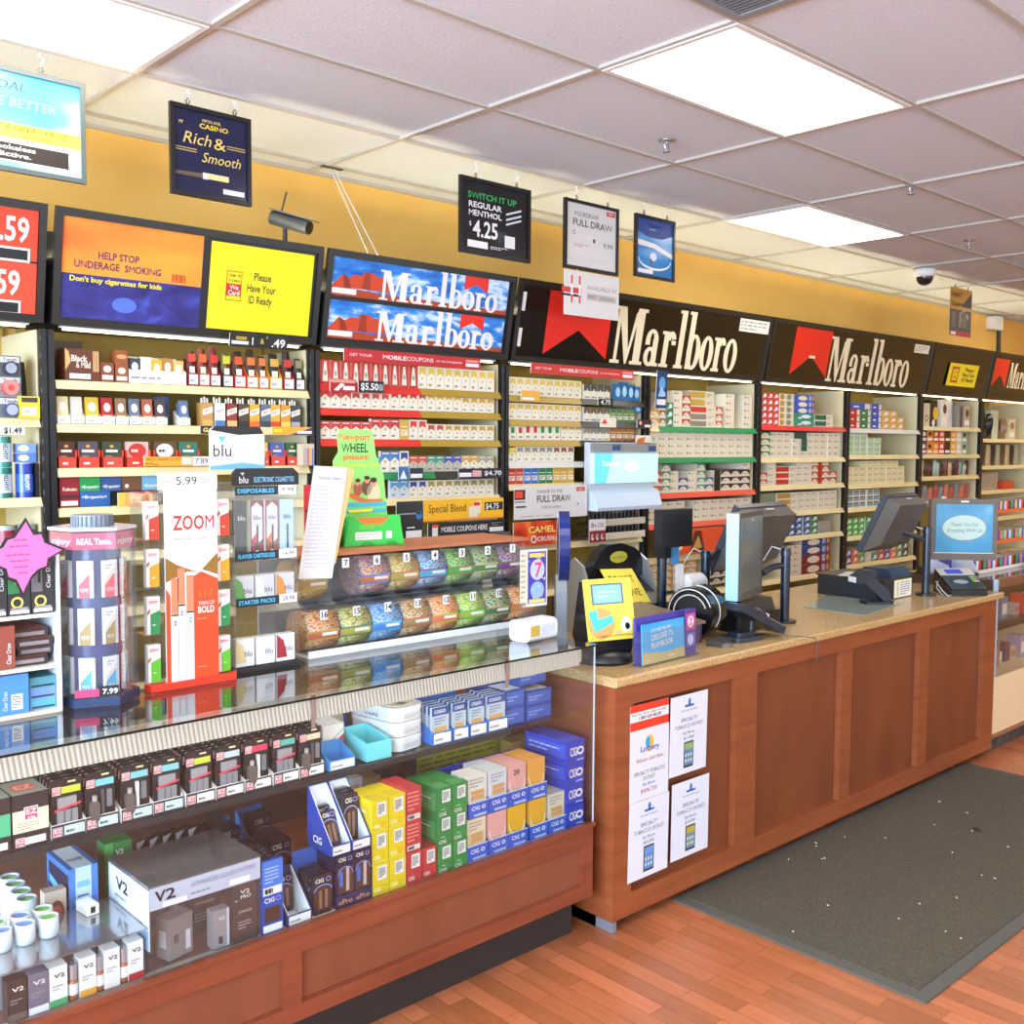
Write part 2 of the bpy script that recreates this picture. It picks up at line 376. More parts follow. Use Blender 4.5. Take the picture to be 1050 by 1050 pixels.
def menthol(m, f, w, h):
    m.rect(f, 0, 0, w, h, SMOKE, 1).text(f, 'SWITCH IT UP', w*.08, h*.76, h*.09, C('2fa04c'), w*.74, bold=1).text(f, 'REGULAR', w*.09, h*.63, h*.085, WHITE, w*.5, bold=1).text(f, 'MENTHOL', w*.09, h*.51, h*.085, WHITE, w*.5, bold=1)
    m.text(f, '4.25', w*.16, h*.21, h*.24, WHITE, w*.38, bold=1).text(f, '$', w*.1, h*.36, h*.06, WHITE).rect(f, w*.08, h*.05, w*.38, h*.15, WHITE, 2).rect(f, w*.64, h*.12, w*.8, h*.3, C('d8dcd8'), 2).lines(f, w*.42, h*.06, w*.72, h*.11, 2, WHITE, 2)
    for a in (.45, .52, .6): m.poly(f, [(w*.66, h*a), (w*.9, h*(a + .1)), (w*.9, h*(a + .13)), (w*.66, h*(a + .03))], C('c8ccd0'), 2)
def fulld(m, f, w, h):
    m.rect(f, 0, 0, w, h, C('d2d0cc'), 1); G = C('55514e')
    m.text(f, 'FOURDRAW', w*.16, h*.8, h*.075, G, w*.48).text(f, 'FULL DRAW', w*.12, h*.65, h*.11, G, w*.8, bold=1).rect(f, w*.8, h*.9, w*.98, h*.97, C('d83030'), 2).text(f, 'NEW', w*.83, h*.92, h*.035, WHITE, w*.11, bold=1, L=3)
    m.poly(f, [(w*.12, h*.5), (w*.56, h*.42), (w*.58, h*.5), (w*.14, h*.58)], C('d4d2ce'), 2).ring(f, w*.15, h*.54, .012, .012, .008, .008, G, 3).ell(f, w*.55, h*.45, .01, .012, G, 3)
    m.text(f, '9.99', w*.74, h*.36, h*.085, C('3a3838'), w*.2).lines(f, w*.14, h*.31, w*.5, h*.37, 2, C('c87a70'), 2, .4).lines(f, w*.06, h*.06, w*.94, h*.18, 3, C('c4c2be'), 2, .3)
def avail(m, f, w, h):
    m.rect(f, 0, 0, w, h, C('d2d0cc'), 1); G = C('8a8682')
    for x in (.1, .24): m.rect(f, w*x, h*.28, w*(x + .06), h*.92, ZW_, 2).rect(f, w*(x + .012), h*.28, w*(x + .048), h*.9, C('d04a3a'), 3).rect(f, w*(x + .012), h*.45, w*(x + .048), h*.7, C('e8e4e0'), 4)
    m.rect(f, -.02, h*.5, w*.3, h*.62, C('c83a34'), 2).rect(f, -.02, h*.42, w*.3, h*.47, BLACK, 2).text(f, 'AVAILABLE IN', w*.4, h*.62, h*.1, G, w*.55).rect(f, w*.4, h*.38, w*.95, h*.54, C('b8b4b0'), 2).text(f, 'MINT - ORIGINAL', w*.42, h*.42, h*.08, C('5a5856'), w*.5, L=3)
ZW_ = C('e0e0dc', .3)
OCEAN = noisy('ocean_print', [(.3, '1c5aa0'), (.5, '3a8ac8'), (.7, 'b8d8f0')], 2, (.6, 1, 2), .2, 2)
def blue(m, f, w, h):
    m.rect(f, 0, 0, w, h, OCEAN, 1).rect(f, 0, h*.78, w, h, C('1d3f86'), 2).poly(f, [(0, h*.78), (w*.3, h*.68), (w*.7, h*.68), (w, h*.78)], C('1d3f86'), 2).text(f, 'Natural', w*.3, h*.87, h*.06, WHITE, w*.36, it=.2).lines(f, w*.35, h*.81, w*.65, h*.84, 1, WHITE, 3)
    m.poly(f, [(0, h*.62), (w*.5, h*.58), (w, h*.44), (w, h*.36), (w*.45, h*.5), (0, h*.52)], WHITE, 3).ring(f, w*.5, h*.3, w*.46, h*.2, w*.44, h*.16, WHITE, 3, 24, PI, 2*PI).ell(f, w*.46, h*.34, .03, .024, C('d0d8e8'), 3).ell(f, w*.4, h*.24, .012, .018, C('5a4a4a'), 4).rect(f, w*.04, h*.03, w*.45, h*.1, WHITE, 3)
def hatp(m, f, w, h):
    m.rect(f, 0, 0, w, h, C('4a4438'), 1).rect(f, 0, h*.55, w, h, C('c8983a'), 2).poly(f, [(w*.5, h*.62), (w, h*.95), (w, h*.62)], C('3a3028'), 3).text(f, 'HAT', w*.08, h*.8, h*.12, C('a83024'), w*.5, bold=1).text(f, 'Superior', w*.06, h*.62, h*.11, C('a83024'), w*.7, bold=1)
    m.rect(f, 0, 0, w, h*.1, C('b82c34'), 2).rect(f, w*.08, h*.02, w*.3, h*.08, WHITE, 3)
    for x in (.1, .4, .6): m.rect(f, w*x, h*.18, w*(x + .18), h*.5, C('6a6050'), 3)
    m.tube([(w*.45, .0085, h*.2), (w*.5, .0085, h*.5), (w*.75, .0085, h*.56)], .004, C('c8c0a8'), 5).text(f, '2.49', w*.62, h*.24, h*.12, C('e8e0c8'), w*.3, rot=.5)
hung(.72, 1.467, 2.568, 2.925, 'bright blue framed sign with black addiction warning, cut by the frame edge', skoal, col='55605e')
hung(1.79, 2.133, 2.592, 2.94, 'dark framed sign with gold script lettering Rich and Smooth', casino)
hung(3.24, 3.708, 2.555, 2.92, 'black framed sign with green and white menthol price 4.25', menthol)
t_ = hung(3.957, 4.382, 2.566, 2.93, 'white framed sign with 9.99 price hanging beside the menthol sign', fulld)
hung(4.526, 4.88, 2.586, 2.935, 'small framed sea-blue sign, last framed one in the near row', blue)
hung(8.49, 8.9, 2.555, 2.95, 'small unframed gold and black sign hanging at the far end', hatp, framed=False)
m_ = MB().box(0, .434, 0, .003, 0, .236, ZW_); avail(m_, fr(0, 0, 0), .434, .236); m_.tube([(.1, .0, .236), (.1, .004, .252)], .003, WHITE, 5)
tag(m_.build('hung_card_sign', None, (3.953, 3.88, 2.32)), 'pale card with red sticks hung under the white 9.99 sign', 'sign')
# ---------------------------------------------------------------- shelving along the back wall
PX = [.2, 1.415, 2.612, 3.81, 5.005, 6.225, 7.435, 8.665, 9.885, 11.1]   # uprights
FY = 4.18                                                                 # front of the shelves
LIP = {'c': C('e3d09a', .4), 'r': C('d8342a', .4), 'g': C('1f8a4c', .4), 'o': C('df4a2c', .4), 'y': C('a98a2e', .4), 'w': C('cfcdc4', .4)}
BACKP = C('b79a4a', .6); SIDEP = C('d9cda4', .5)
SHELF = [ # top of each shelf and the colours of its price strip: (upto fraction, colour)
 [(1.72, 'c'), (1.415, 'c'), (1.16, 'c'), (.9, 'c'), (.6, 'c')],
 [(1.872, 'c'), (1.702, 'c'), (1.527, 'c'), (1.37, 'c'), (1.18, 'c'), (.95, 'c'), (.6, 'c')],
 [(1.91, 'ry'), (1.797, 'ry'), (1.651, 'ry'), (1.488, 'gk'), (1.358, 'c'), (1.15, 'c'), (.85, 'c'), (.5, 'c')],
 [(1.899, 'yk'), (1.767, 'yk'), (1.655, 'yk'), (1.533, 'w'), (1.41, 'c'), (1.065, 'c'), (.8, 'c'), (.5, 'c')],
 [(1.75, 'cg'), (1.552, 'g'), (1.325, 'o'), (1.13, 'o'), (.912, 'c'), (.66, 'c'), (.4, 'c')],
 [(1.777, 'r'), (1.545, 'c'), (1.345, 'c'), (1.15, 'c'), (.965, 'c'), (.665, 'c'), (.35, 'c')],
 [(1.772, 'w'), (1.562, 'c'), (1.328, 'c'), (1.143, 'c'), (.918, 'c'), (.69, 'c'), (.35, 'c')],
 [(1.808, 'c'), (1.563, 'c'), (1.369, 'c'), (1.15, 'c'), (.85, 'c'), (.5, 'c')],
 [(1.71, 'c'), (1.452, 'c'), (1.215, 'c'), (.95, 'c'), (.6, 'c')]]
LIP['k'] = C('2a2b26', .4)
BAYN = ['cut by the frame edge, under the red price sign', 'under the orange and yellow signs', 'under the two desert-sky signs',
        'under the large red chevron of the wide black header', 'under the white lettering of the wide black header', 'under the red chevron of the second black header',
        'under the white lettering of the second black header', 'under the black header with the small yellow notice', 'at the far end under the last black header']
SPLIT = {'ry': .52, 'gk': .6, 'yk': .5, 'cg': .08}
for b in range(9):
    x0, x1 = PX[b] + .027, PX[b+1] - .027
    t = thing('shelving_unit', 'black and cream shop shelving unit ' + BAYN[b], 'shelving', (PX[b], FY, 0), 0, 'wall shelving units')
    X0, X1 = .027, PX[b+1] - PX[b] - .027
    MB().box(X0, X1, .44, .455, .1, 2.5, BACKP).build('back_panel', t)
    MB().box(X0, X0 + .006, .03, .44, .1, 2.062, SIDEP).build('side_panel', t)
    MB().box(X1 - .006, X1, .03, .44, .1, 2.062, SIDEP).build('side_panel', t)
    MB().box(X0, X1, .05, .44, 0, .1, BLACK).build('base', t)
    p = MB()
    if b == 0: p.box(-.027, .027, .0, .06, 0, 2.064, BLACK)
    p.build('upright', t) if b == 0 else None
    p = MB(); W = PX[b+1] - PX[b]
    p.box(W - .027, W - .004, .0, .06, 0, 2.064, BLACK).box(W + .004, W + .027, .0, .06, 0, 2.064, BLACK).box(W - .004, W + .004, .012, .06, 0, 2.064, C('3a4450', .3, .6))
    for k in range(24): p.box(W - .0265, W - .023, -.0008, .0, .5 + .066*k, .52 + .066*k, C('5a5f66'))
    p.build('upright', t)
    for k, (z, c) in enumerate(SHELF[b]):
        m = MB().box(X0 + .008, X1 - .008, .012, .44, -.014, -.0, CREAM)
        for x in (X0 + .008, X1 - .012): m.add([(x, .012, -.014), (x + .004, .012, -.014), (x + .004, .44, -.06), (x, .44, -.06), (x + .004, .44, -.014), (x, .44, -.014)], [(0, 1, 2, 3), (0, 3, 5), (1, 4, 2)], CREAM)
        s = m.build('shelf', t, (0, 0, z))
        l = MB(); xs = [X0 + .004, X1 - .004] if len(c) == 1 else [X0 + .004, X0 + (X1 - X0)*SPLIT[c], X1 - .004]
        for q, ch in enumerate(c):
            l.prism([(.012, 0.0), (-.006, -.034), (-.002, -.036), (.016, -.004)], 'x', xs[q], xs[q+1], LIP[ch])
        l.build('price_strip', s)

# ---------------------------------------------------------------- header signs above the shelves
def marlboro(mb, f, u, v, h, w, m, L=2, asc=1.08):
    """condensed slab-serif word, h tall at the capital, w wide"""
    k = h; s = w / 4.02; lay = [L]; A = lambda x, y: (u + x*s, v + y*k)
    def nx(): lay[0] += .06; return lay[0]
    def P(*p): mb.poly(f, [A(*q) for q in p], m, nx())
    def B(x0, y0, x1, y1): P((x0, y0), (x1, y0), (x1, y1), (x0, y1))
    def O(cx, cy, a, b, a2, b2, t0=0, t1=2*PI): mb.ring(f, u + cx*s, v + cy*k, a*s, b*k, a2*s, b2*k, m, nx(), 20, t0, t1)
    # M
    B(0, 0, .3, .06); B(.1, 0, .2, .94); B(0, .94, .3, 1.0); P((.1, 1), (.33, 1), (.55, .2), (.47, 0)); P((.47, 0), (.55, .2), (.76, 1), (.66, .9))
    P((.47, 0), (.53, 0), (.8, 1), (.72, 1)); B(.72, 0, .95, 1); B(.72, .94, 1.04, 1); B(.63, 0, 1.04, .06)
    # a
    B(1.33, .06, 1.5, .5); B(1.33, 0, 1.58, .06); O(1.29, .47, .21, .2, .06, .13, 0, PI); P((1.08, .47), (1.23, .47), (1.23, .38), (1.08, .38)); O(1.27, .17, .2, .18, .06, .11)
    P((1.2, .33), (1.4, .36), (1.4, .29), (1.25, .28))
    # r
    B(1.62, 0, 1.93, .06); B(1.69, 0, 1.86, .66); B(1.62, .6, 1.86, .66); O(1.95, .5, .16, .17, .02, .06, .2, PI); P((1.95, .5), (2.11, .5), (2.11, .42), (1.97, .42))
    # l
    B(2.14, 0, 2.46, .06); B(2.21, 0, 2.39, asc); B(2.14, asc - .06, 2.39, asc)
    # b
    B(2.55, 0, 2.73, asc); B(2.48, asc - .06, 2.73, asc); O(2.79, .33, .25, .34, .08, .27)
    # o
    O(3.28, .33, .25, .34, .08, .27)
    # r
    B(3.53, 0, 3.83, .06); B(3.6, 0, 3.77, .66)
    B(3.53, .6, 3.77, .66); O(3.84, .5, .14, .17, .02, .06, .2, PI)
    # o
    return mb
def wordmark(mb, f, u, v, h, w, m, L=2, asc=1.08):
    s = w / 4.5
    marlboro(mb, f, u, v, h, 4.02*s, m, L, asc); mb.ring(f, u + 4.22*s, v + .33*h, .26*s, .34*h, .09*s, .27*h, m, L, 20)
def chevron(mb, f, u0, v0, u1, v1, notch, m, L=1):
    c = (u0 + u1)/2; mb.poly(f, [(u0, v0), (c, notch), (c, v1), (u0, v1)], m, L); mb.poly(f, [(c, notch), (u1, v0), (u1, v1), (c, v1)], m, L)
YB, YT, ZB, ZT = 4.165, 4.085, 2.085, 2.52
def header(x0, x1, label, face):
    """wedge-shaped light box leaning out at the top; returns the frame of its face, origin at its lower corner"""
    t = thing('header_sign', label, 'sign', (x0, YB, ZB), 0, 'header signs above the shelves')
    W = x1 - x0; H = ZT - ZB; D = YB - YT
    MB().prism([(0, 0), (.3, 0), (.3, .3), (.13, .37), (.1, .37), (.09, .25), (-.03, .25), (-D + .006, H), (-D, H)], 'x', 0, W, BLACK).build('housing', t)
    n = Vector((0, -H, -D)).normalized()
    f = F(Vector((0, 0, 0)) + n*.001, (1, 0, 0), (0, -D, H)); hh = math.hypot(D, H)
    b = MB(); K = C('1e1e1c', .3)
    b.slab(F(f.o + n*.012, f.u, f.v), 0, 0, W, .03, .012, K).slab(F(f.o + n*.012, f.u, f.v), 0, hh - .032, W, hh, .012, K)
    for u in (0, W - .028): b.slab(F(f.o + n*.012, f.u, f.v), u, .03, u + .028, hh - .032, .012, K)
    b.build('frame', t)
    m = MB(); face(m, t, F(f.o + n*.004, f.u, f.v), W, hh); m.build('sign_panel', t)
    return t
SKYG = noisy('printed_sky', [(.3, '1450a8'), (.5, '2f86d8'), (.62, 'cfe6f8'), (.75, '2a78cc')], 7, (1, 1, 3), .55, 6)
GLOW = noisy('orange_print', [(.3, 'f0602a'), (.5, 'f58a30'), (.8, 'f9ad3c')], 2, (.6, .6, 2.2), .75, 2)
SWIRL = noisy('indigo_print', [(.3, '221f5c'), (.55, '32307e'), (.75, '3f52b0')], 4, (1, 1, 2), .7, 4, dist=2)
FIRE = noisy('fire_print', [(.25, '7a1208'), (.5, 'd8401a'), (.7, 'f58a2a'), (.85, 'fcd060')], 6, (1, 1, 1), .3, 3, dist=1)
RED = C('e0261c', .3); BONE = C('ece0bc', .35); YEL = C('f7e21c', .6); NAVY = C('2a2350', .4)
def face0(m, t, f, W, H):
    R1 = C('e2452a', .6)
    m.rect(f, .03, .03, W - .03, H/2 - .004, R1, 0).rect(f, .03, H/2 + .004, W - .03, H - .03, R1, 0)
    for v, s, x in ((.29, '$3.59', W - .068), (.095, '$3.59', W - .095)):
        m.text(f, s, x + .008, v, .09, WHITE, .2, 'r', 1); m.rect(f, .35, v - .072, x + .012, v - .02, WHITE, 1).rect(f, .36, v - .064, x + .004, v - .028, BLACK, 2)
def face1(m, t, f, W, H):
    m.rect(f, .02, .2, .6, H - .03, GLOW, 0).rect(f, .02, .03, .6, .2, SWIRL, 0)
    m.rect(f, .6, .03, W - .03, H - .03, BLACK, 0).rect(f, .635, .035, W - .045, H - .045, YEL, 1)
    m.text(f, 'HELP STOP', .165, .265, .028, NAVY, .165, bold=1).text(f, 'UNDERAGE  SMOKING', .075, .225, .028, NAVY, .35, bold=1)
    m.text(f, "Don't buy cigarettes for kids", .06, .172, .02, YEL, .37, bold=1)
    m.lines(f, .47, .205, .58, .245, 1, C('b8541c'), 2, .8).ell(f, .28, .095, .05, .03, C('4a68c8'), 1)
    m.text(f, 'Please', .84, .255, .034, BLACK, .085, bold=1).text(f, 'Have Your', .81, .205, .034, BLACK, .14, bold=1).text(f, 'ID Ready', .82, .155, .034, BLACK, .115, bold=1)
    m.rect(f, .712, .16, .785, .285, C('c03020'), 2).rect(f, .716, .232, .781, .281, YEL, 3).rect(f, .716, .164, .781, .18, YEL, 3)
    m.text(f, 'Under 18', .72, .26, .014, BLACK, .057, bold=1, L=4).text(f, 'No Tobacco', .72, .239, .014, BLACK, .057, bold=1, L=4)
    m.text(f, 'We', .75, .207, .02, WHITE, .04, 'c', 1, L=4).text(f, 'Card', .75, .184, .02, WHITE, .055, 'c', 1, L=4)
def face2(m, t, f, W, H):
    for v0, v1 in ((.236, .41), (.04, .215)):
        m.rect(f, .02, v0, W - .05, v1, SKYG, 0)
        m.poly(f, [(.02, v0), (W - .05, v0), (W - .05, v0 + .02), (.7, v0 + .025), (.3, v0 + .03), (.02, v0 + .045)], C('a8401c'), 1)
        m.poly(f, [(.03, v0+.04), (.06, v0+.07), (.09, v0+.1), (.12, v0+.085), (.16, v0+.105), (.19, v0+.1), (.21, v0+.12), (.26, v0+.12), (.28, v0+.105), (.32, v0+.11), (.35, v0+.08), (.37, v0+.04)], C('c4421e'), 2)
        m.poly(f, [(.09, v0+.1), (.1, v0+.04), (.14, v0+.04), (.12, v0+.085)], C('8a2a14'), 3).poly(f, [(.21, v0+.12), (.2, v0+.04), (.25, v0+.04), (.24, v0+.12)], C('98321a'), 3)
        m.rect(f, .035, v0 + .01, .17, v0 + .035, WHITE, 4)
        chevron(m, f, .82, v0 + .1, .98, v1, v0 + .135, RED, 2)
        wordmark(m, f, .3, v0 + .004, (v1 - v0)*.8, .76, WHITE, 4, 1.22)
    m.rect(f, 0, 0, W, .035, BLACK, 1)
def label(m, f, u, v, w, h): m.rect(f, u, v, u + w, v + h, C('f2edd8'), 3).lines(f, u + .01, v + .008, u + w - .01, v + h - .008, 3, GREY, 4)
BLK = C('120f0e', .08)
def face34(m, t, f, W, H):
    m.rect(f, .025, .03, W - .025, H - .03, BLK, 0)
    chevron(m, f, .235, .05, .755, H - .04, .2, RED, 1)
    wordmark(m, f, .79, .035, .335, 1.26, BONE, 1)
    label(m, f, 2.02, H - .125, .35, .085)
    m.rect(f, .03, H - .17, .06, H - .07, WHITE, 2).rect(f, .03, .08, .06, .18, WHITE, 2)
def face56(m, t, f, W, H):
    m.rect(f, .025, .03, W - .025, H - .03, BLK, 0)
    chevron(m, f, .3, .06, .79, H - .04, .205, RED, 1); wordmark(m, f, .79, .035, .335, 1.28, BONE, 1)
    label(m, f, 2.08, H - .11, .26, .07); m.rect(f, .52, .19, .6, .21, BONE, 2)
def face7(m, t, f, W, H):
    m.rect(f, .025, .03, W - .025, H - .03, BLK, 0)
def face8(m, t, f, W, H):
    m.rect(f, .025, .03, W - .025, H - .03, BLK, 0)
    chevron(m, f, .04, .12, .36, H - .06, .23, RED, 1); wordmark(m, f, .4, .12, .24, .7, BONE, 1)
header(PX[0], PX[1] - .02, 'red header sign with white 3.59 prices at the frame edge', face0)
h1 = header(PX[1] + .01, PX[2] - .01, 'orange and yellow header sign about underage smoking and ID', face1)
header(PX[2] + .015, PX[3] - .01, 'header with two stacked blue-sky red-rock signs lettered in white', face2)
header(PX[3] + .015, PX[5] - .01, 'wide black header with large red chevron and cream lettering, nearest of its kind', face34)
header(PX[5] + .01, PX[7] - .01, 'second wide black header with smaller red chevron, beyond the nearest one', face56)
header(PX[7] + .01, PX[8] - .01, 'short black header without lettering, carrying only a tilted yellow card', face7)
header(PX[8] + .01, PX[9] - .01, 'last black header with small red chevron at the far end', face8)
# white plastic edges and the tilted yellow ID notice
def notice():
    f = F((8.98, 4.128, 2.17), (1, 0, 0), (.1, -.17, 1))
    m = MB().slab(F(f.o, f.u, f.v), 0, 0, .58, .2, .002, YEL)
    m.rect(f, .06, .03, .2, .17, C('b8402c'), 1).rect(f, .08, .05, .18, .15, YEL, 2).text(f, 'We', .13, .11, .03, RED, .06, 'c', 1, L=3).text(f, 'Card', .13, .065, .03, RED, .08, 'c', 1, L=3)
    for s, v in (('Please', .135), ('Have Your', .09), ('ID Ready', .045)): m.text(f, s, .4, v, .034, BLACK, .24 if len(s) > 6 else .17, 'c', 1)
    tag(m.build('notice_card'), 'yellow ID notice card fixed askew on the short black header', 'notice')
notice()
def strip_sign(name, x0, x1, y, z0, z1, label, col, fn=None, th=.004, lean=0, cat='sign', group=None):
    f = F((x0, y, z0), (1, 0, 0), (0, lean, 1)); m = MB().slab(f, 0, 0, x1 - x0, z1 - z0, th, col, WHITE)
    if fn: fn(m, f, x1 - x0, z1 - z0)
    return tag(m.build(name), label, cat, group)
def coupon(m, f, w, h):
    m.text(f, 'GET YOUR', .03, h*.42, h*.22, WHITE, .13).text(f, 'MOBILE', w*.26, h*.34, h*.34, WHITE, w*.17, bold=1).text(f, 'COUPONS', w*.43, h*.34, h*.34, WHITE, w*.2)
    m.text(f, 'at m.coupons', w*.65, h*.42, h*.2, WHITE, w*.2); m.rect(f, w*.88, h*.2, w*.985, h*.5, WHITE, 2).rect(f, w*.88, h*.6, w*.98, h*.8, C('e8908a'), 2)
strip_sign('coupon_sign', 2.742, 3.592, 4.135, 2.02, 2.078, 'red mobile coupons strip under the desert-sky header', C('b81f28'), coupon)
strip_sign('coupon_sign', 3.958, 4.82, 4.135, 2.022, 2.08, 'red mobile coupons strip under the wide black header', C('c4302c'), coupon)
def price49(m, f, w, h):
    m.rect(f, .01, h*.2, .09, h*.45, WHITE, 1).rect(f, .03, h*.55, .08, h*.8, C('a89030'), 1).text(f, '1', .1, h*.2, h*.6, WHITE, .018, bold=1)
    m.text(f, '&', .145, h*.35, h*.4, C('d8c040'), .02).text(f, "'", .175, h*.5, h*.4, WHITE).text(f, '.49', .2, h*.15, h*.65, WHITE, .07, bold=1)
strip_sign('price_sign', 2.144, 2.426, 4.11, 2.045, 2.1, 'black price strip reading .49 below the yellow ID sign', BLACK, price49, lean=-.15)
def p550(m, f, w, h): m.text(f, '$5.50', .012, h*.2, h*.6, WHITE, w*.7, bold=1).rect(f, w*.8, h*.2, w*.97, h*.75, GREY, 1)
def bluecard(m, f, w, h): m.rect(f, .01, .02, w - .01, h*.24, WHITE, 2).ell(f, w*.5, h*.66, w*.3, h*.18, C('5a9ad0'), 1).poly(f, [(w*.2, h*.35), (w*.45, h*.62), (w*.6, h*.5), (w*.85, h*.4), (w*.85, h*.32), (w*.2, h*.3)], C('9cc4e4'), 2)
strip_sign('price_sign', 2.82, 2.968, 4.13, 1.875, 1.93, 'black tag reading $5.50 on the top row of red packs', BLACK, p550)
def offer(m, f, w, h): m.rect(f, .004, h*.7, w - .004, h*.95, C('e88a80'), 1).poly(f, [(.02, .006), (.06, .04), (.08, .035), (.045, .004)], WHITE, 2).rect(f, w*.5, .008, w*.95, h*.45, WHITE, 2)
strip_sign('offer_sign', 2.662, 2.805, 4.13, 1.873, 1.933, 'maroon offer card on the top row beside the $5.50 tag', C('a02028'), offer)
strip_sign('hanging_card_sign', 5.01, 5.115, 4.12, 1.86, 2.09, 'dark blue card hung below the wide black header, on the upright beside the cartons', C('143a68'), bluecard, lean=-.05)
# ---------------------------------------------------------------- goods on the wall shelves
CNT = {}
def nth(key):
    CNT[key] = CNT.get(key, 0) + 1
    return ORD[CNT[key] - 1]
PROTO = {}
def place(name, key, make, loc, label, cat, group, rz=0):
    """first of its kind is built, every further one is a copy sharing the mesh"""
    if key not in PROTO:
        o = make().build(name, None, loc, rz); PROTO[key] = o
    else:
        o = PROTO[key].copy(); o.location = loc; o.rotation_euler = (0, 0, rz); COL.objects.link(o)
    return tag(o, label, cat, group)
IV = C('e2dbc6', .4)
def pack(style, c, h, w=.0545, body=None):
    def make():
        m = MB(); B = body or IV; K = C(c, .35); f = fr(-w/2, 0, 0)
        m.box(-w/2, w/2, 0, .022, 0, h, B)
        if style == 'roof':
            m.poly(f, [(0, h*.5), (w/2, h*.72), (w/2, h), (0, h)], K).poly(f, [(w/2, h*.72), (w, h*.5), (w, h), (w/2, h)], K)
            m.rect(f, .008, h*.86, w - .008, h*.92, C('f0d8d0'), 2).lines(f, .008, h*.12, w - .008, h*.24, 1, C('55524c'), 1, .7).ell(f, w/2, h*.5, .006, .008, C('b89a50'), 1, 8)
            m.rect(tp(-w/2, 0, h), 0, 0, w, .022, K)
        elif style == 'band':
            m.poly(f, [(.007, h*.58), (w/2, h*.7), (w - .007, h*.58), (w - .007, h*.93), (.007, h*.93)], K)
            m.lines(f, .01, h*.1, w - .01, h*.24, 1, C('6a665c'), 1, .6).ell(f, w/2, h*.46, .005, .007, C('b89a50'), 1, 8)
        elif style == 'tri':
            m.rect(f, 0, 0, w, h, K); m.poly(f, [(.012, h*.1), (w - .012, h*.1), (w*.62, h*.92), (w*.4, h*.92)], IV, 2).ell(f, w/2, h*.45, .008, .014, C('8ea090'), 3, 8)
        elif style == 'sq':
            m.rect(f, .016, h*.42, w - .012, h*.78, K).rect(f, .02, h*.14, w - .014, h*.22, C('403c38'), 1)
        elif style == 'cone':
            m.rect(f, 0, h*.55, w, h, K); m.poly(f, [(.004, h*.2), (w - .004, h*.2), (w/2, h*.72)], IV, 2).rect(f, .008, h*.08, w - .008, h*.16, C('77706a'), 1)
        else:
            m.rect(f, 0, 0, w, h, K); m.rect(f, .006, h*.2, w - .006, h*.48, IV, 2).lines(f, .01, h*.24, w - .01, h*.44, 2, K, 3, .6).rect(f, .008, h*.62, w - .008, h*.66, C('f8e8b0'), 2)
        return m
    return make
def packs(z, xs, style, c, h, desc, row, y=FY + .012, body=None, group=None):
    for x in xs:
        place('cigarette_pack', (style, c, h, body and body.name), pack(style, c, h, body=body), (x, y, z + .0008), f'{nth((desc, row))} {desc} from near end, {row}',
              'cigarette pack', group or f'cigarette packs, {row}')
S = lambda x0, n, p=.0576: [x0 + p*i for i in range(n)]
r = 'top row under desert-sky signs'
packs(1.91, S(2.675, 10), 'tri', 'b8352c', .112, 'red pack with pale wedge', r); packs(1.91, S(3.251, 9), 'band', 'd8b84a', .112, 'cream pack with gold band', r)
r = 'second row under desert-sky signs'
packs(1.797, S(2.675, 3), 'roof', 'c4322c', .09, 'red-roofed white pack', r); packs(1.797, S(2.848, 4), 'band', 'b8402c', .08, 'short white pack with red band', r)
packs(1.797, S(3.078, 4), 'band', 'bc3a30', .096, 'tall white pack with red band', r); packs(1.797, S(3.309, 4), 'band', 'd0ac40', .096, 'tall white pack with gold band', r)
packs(1.797, S(3.539, 4), 'band', 'c8a030', .08, 'short white pack with gold band', r)
r = 'third row under desert-sky signs'
packs(1.651, S(2.675, 5), 'roof', 'c4322c', .085, 'red-roofed white pack', r); packs(1.651, S(2.963, 3), 'roof', 'bc2c28', .1, 'tall red-roofed pack', r)
packs(1.651, [3.136], 'solid', 'c8a23c', .1, 'gold pack', r); packs(1.651, S(3.194, 2), 'band', 'cc382c', .1, 'tall slim pack with red band', r)
packs(1.651, S(3.309, 2), 'band', 'b8402c', .08, 'short pack with red band', r); packs(1.651, S(3.424, 6), 'band', 'b89030', .08, 'short pack with gold band', r)
r = 'row over the green strip'
packs(1.488, S(2.79, 4), 'roof', '2f9a86', .075, 'teal-roofed pack', r); packs(1.488, S(3.02, 2), 'roof', '3c78ac', .105, 'tall blue-roofed pack', r); packs(1.488, [3.136], 'band', '2c3a90', .105, 'tall navy-banded pack', r)
GB = C('b8b4a6', .4)
packs(1.488, S(3.194, 2), 'roof', 'cc4a38', .08, 'red-roofed grey pack', r, body=GB); packs(1.488, S(3.309, 2), 'roof', '2f9a7c', .08, 'green-roofed grey pack', r, body=GB)
packs(1.488, S(3.424, 2), 'roof', '3a50a0', .08, 'blue-roofed grey pack', r, body=GB); packs(1.488, S(3.54, 2), 'roof', 'c89a3c', .082, 'gold-roofed pack', r); packs(1.488, S(3.655, 2), 'roof', '9a9884', .08, 'grey-roofed pack', r)
r = 'lowest row above yellow $4.75 sign'
packs(1.358, S(3.078, 2), 'roof', '5c96b8', .09, 'silver-blue roofed pack', r, body=C('c4ccd0')); packs(1.358, S(3.194, 2), 'band', '2c3a9c', .085, 'white pack with blue band', r)
packs(1.358, S(3.309, 8), 'band', 'a08a3c', .085, 'white pack with olive-gold band', r)
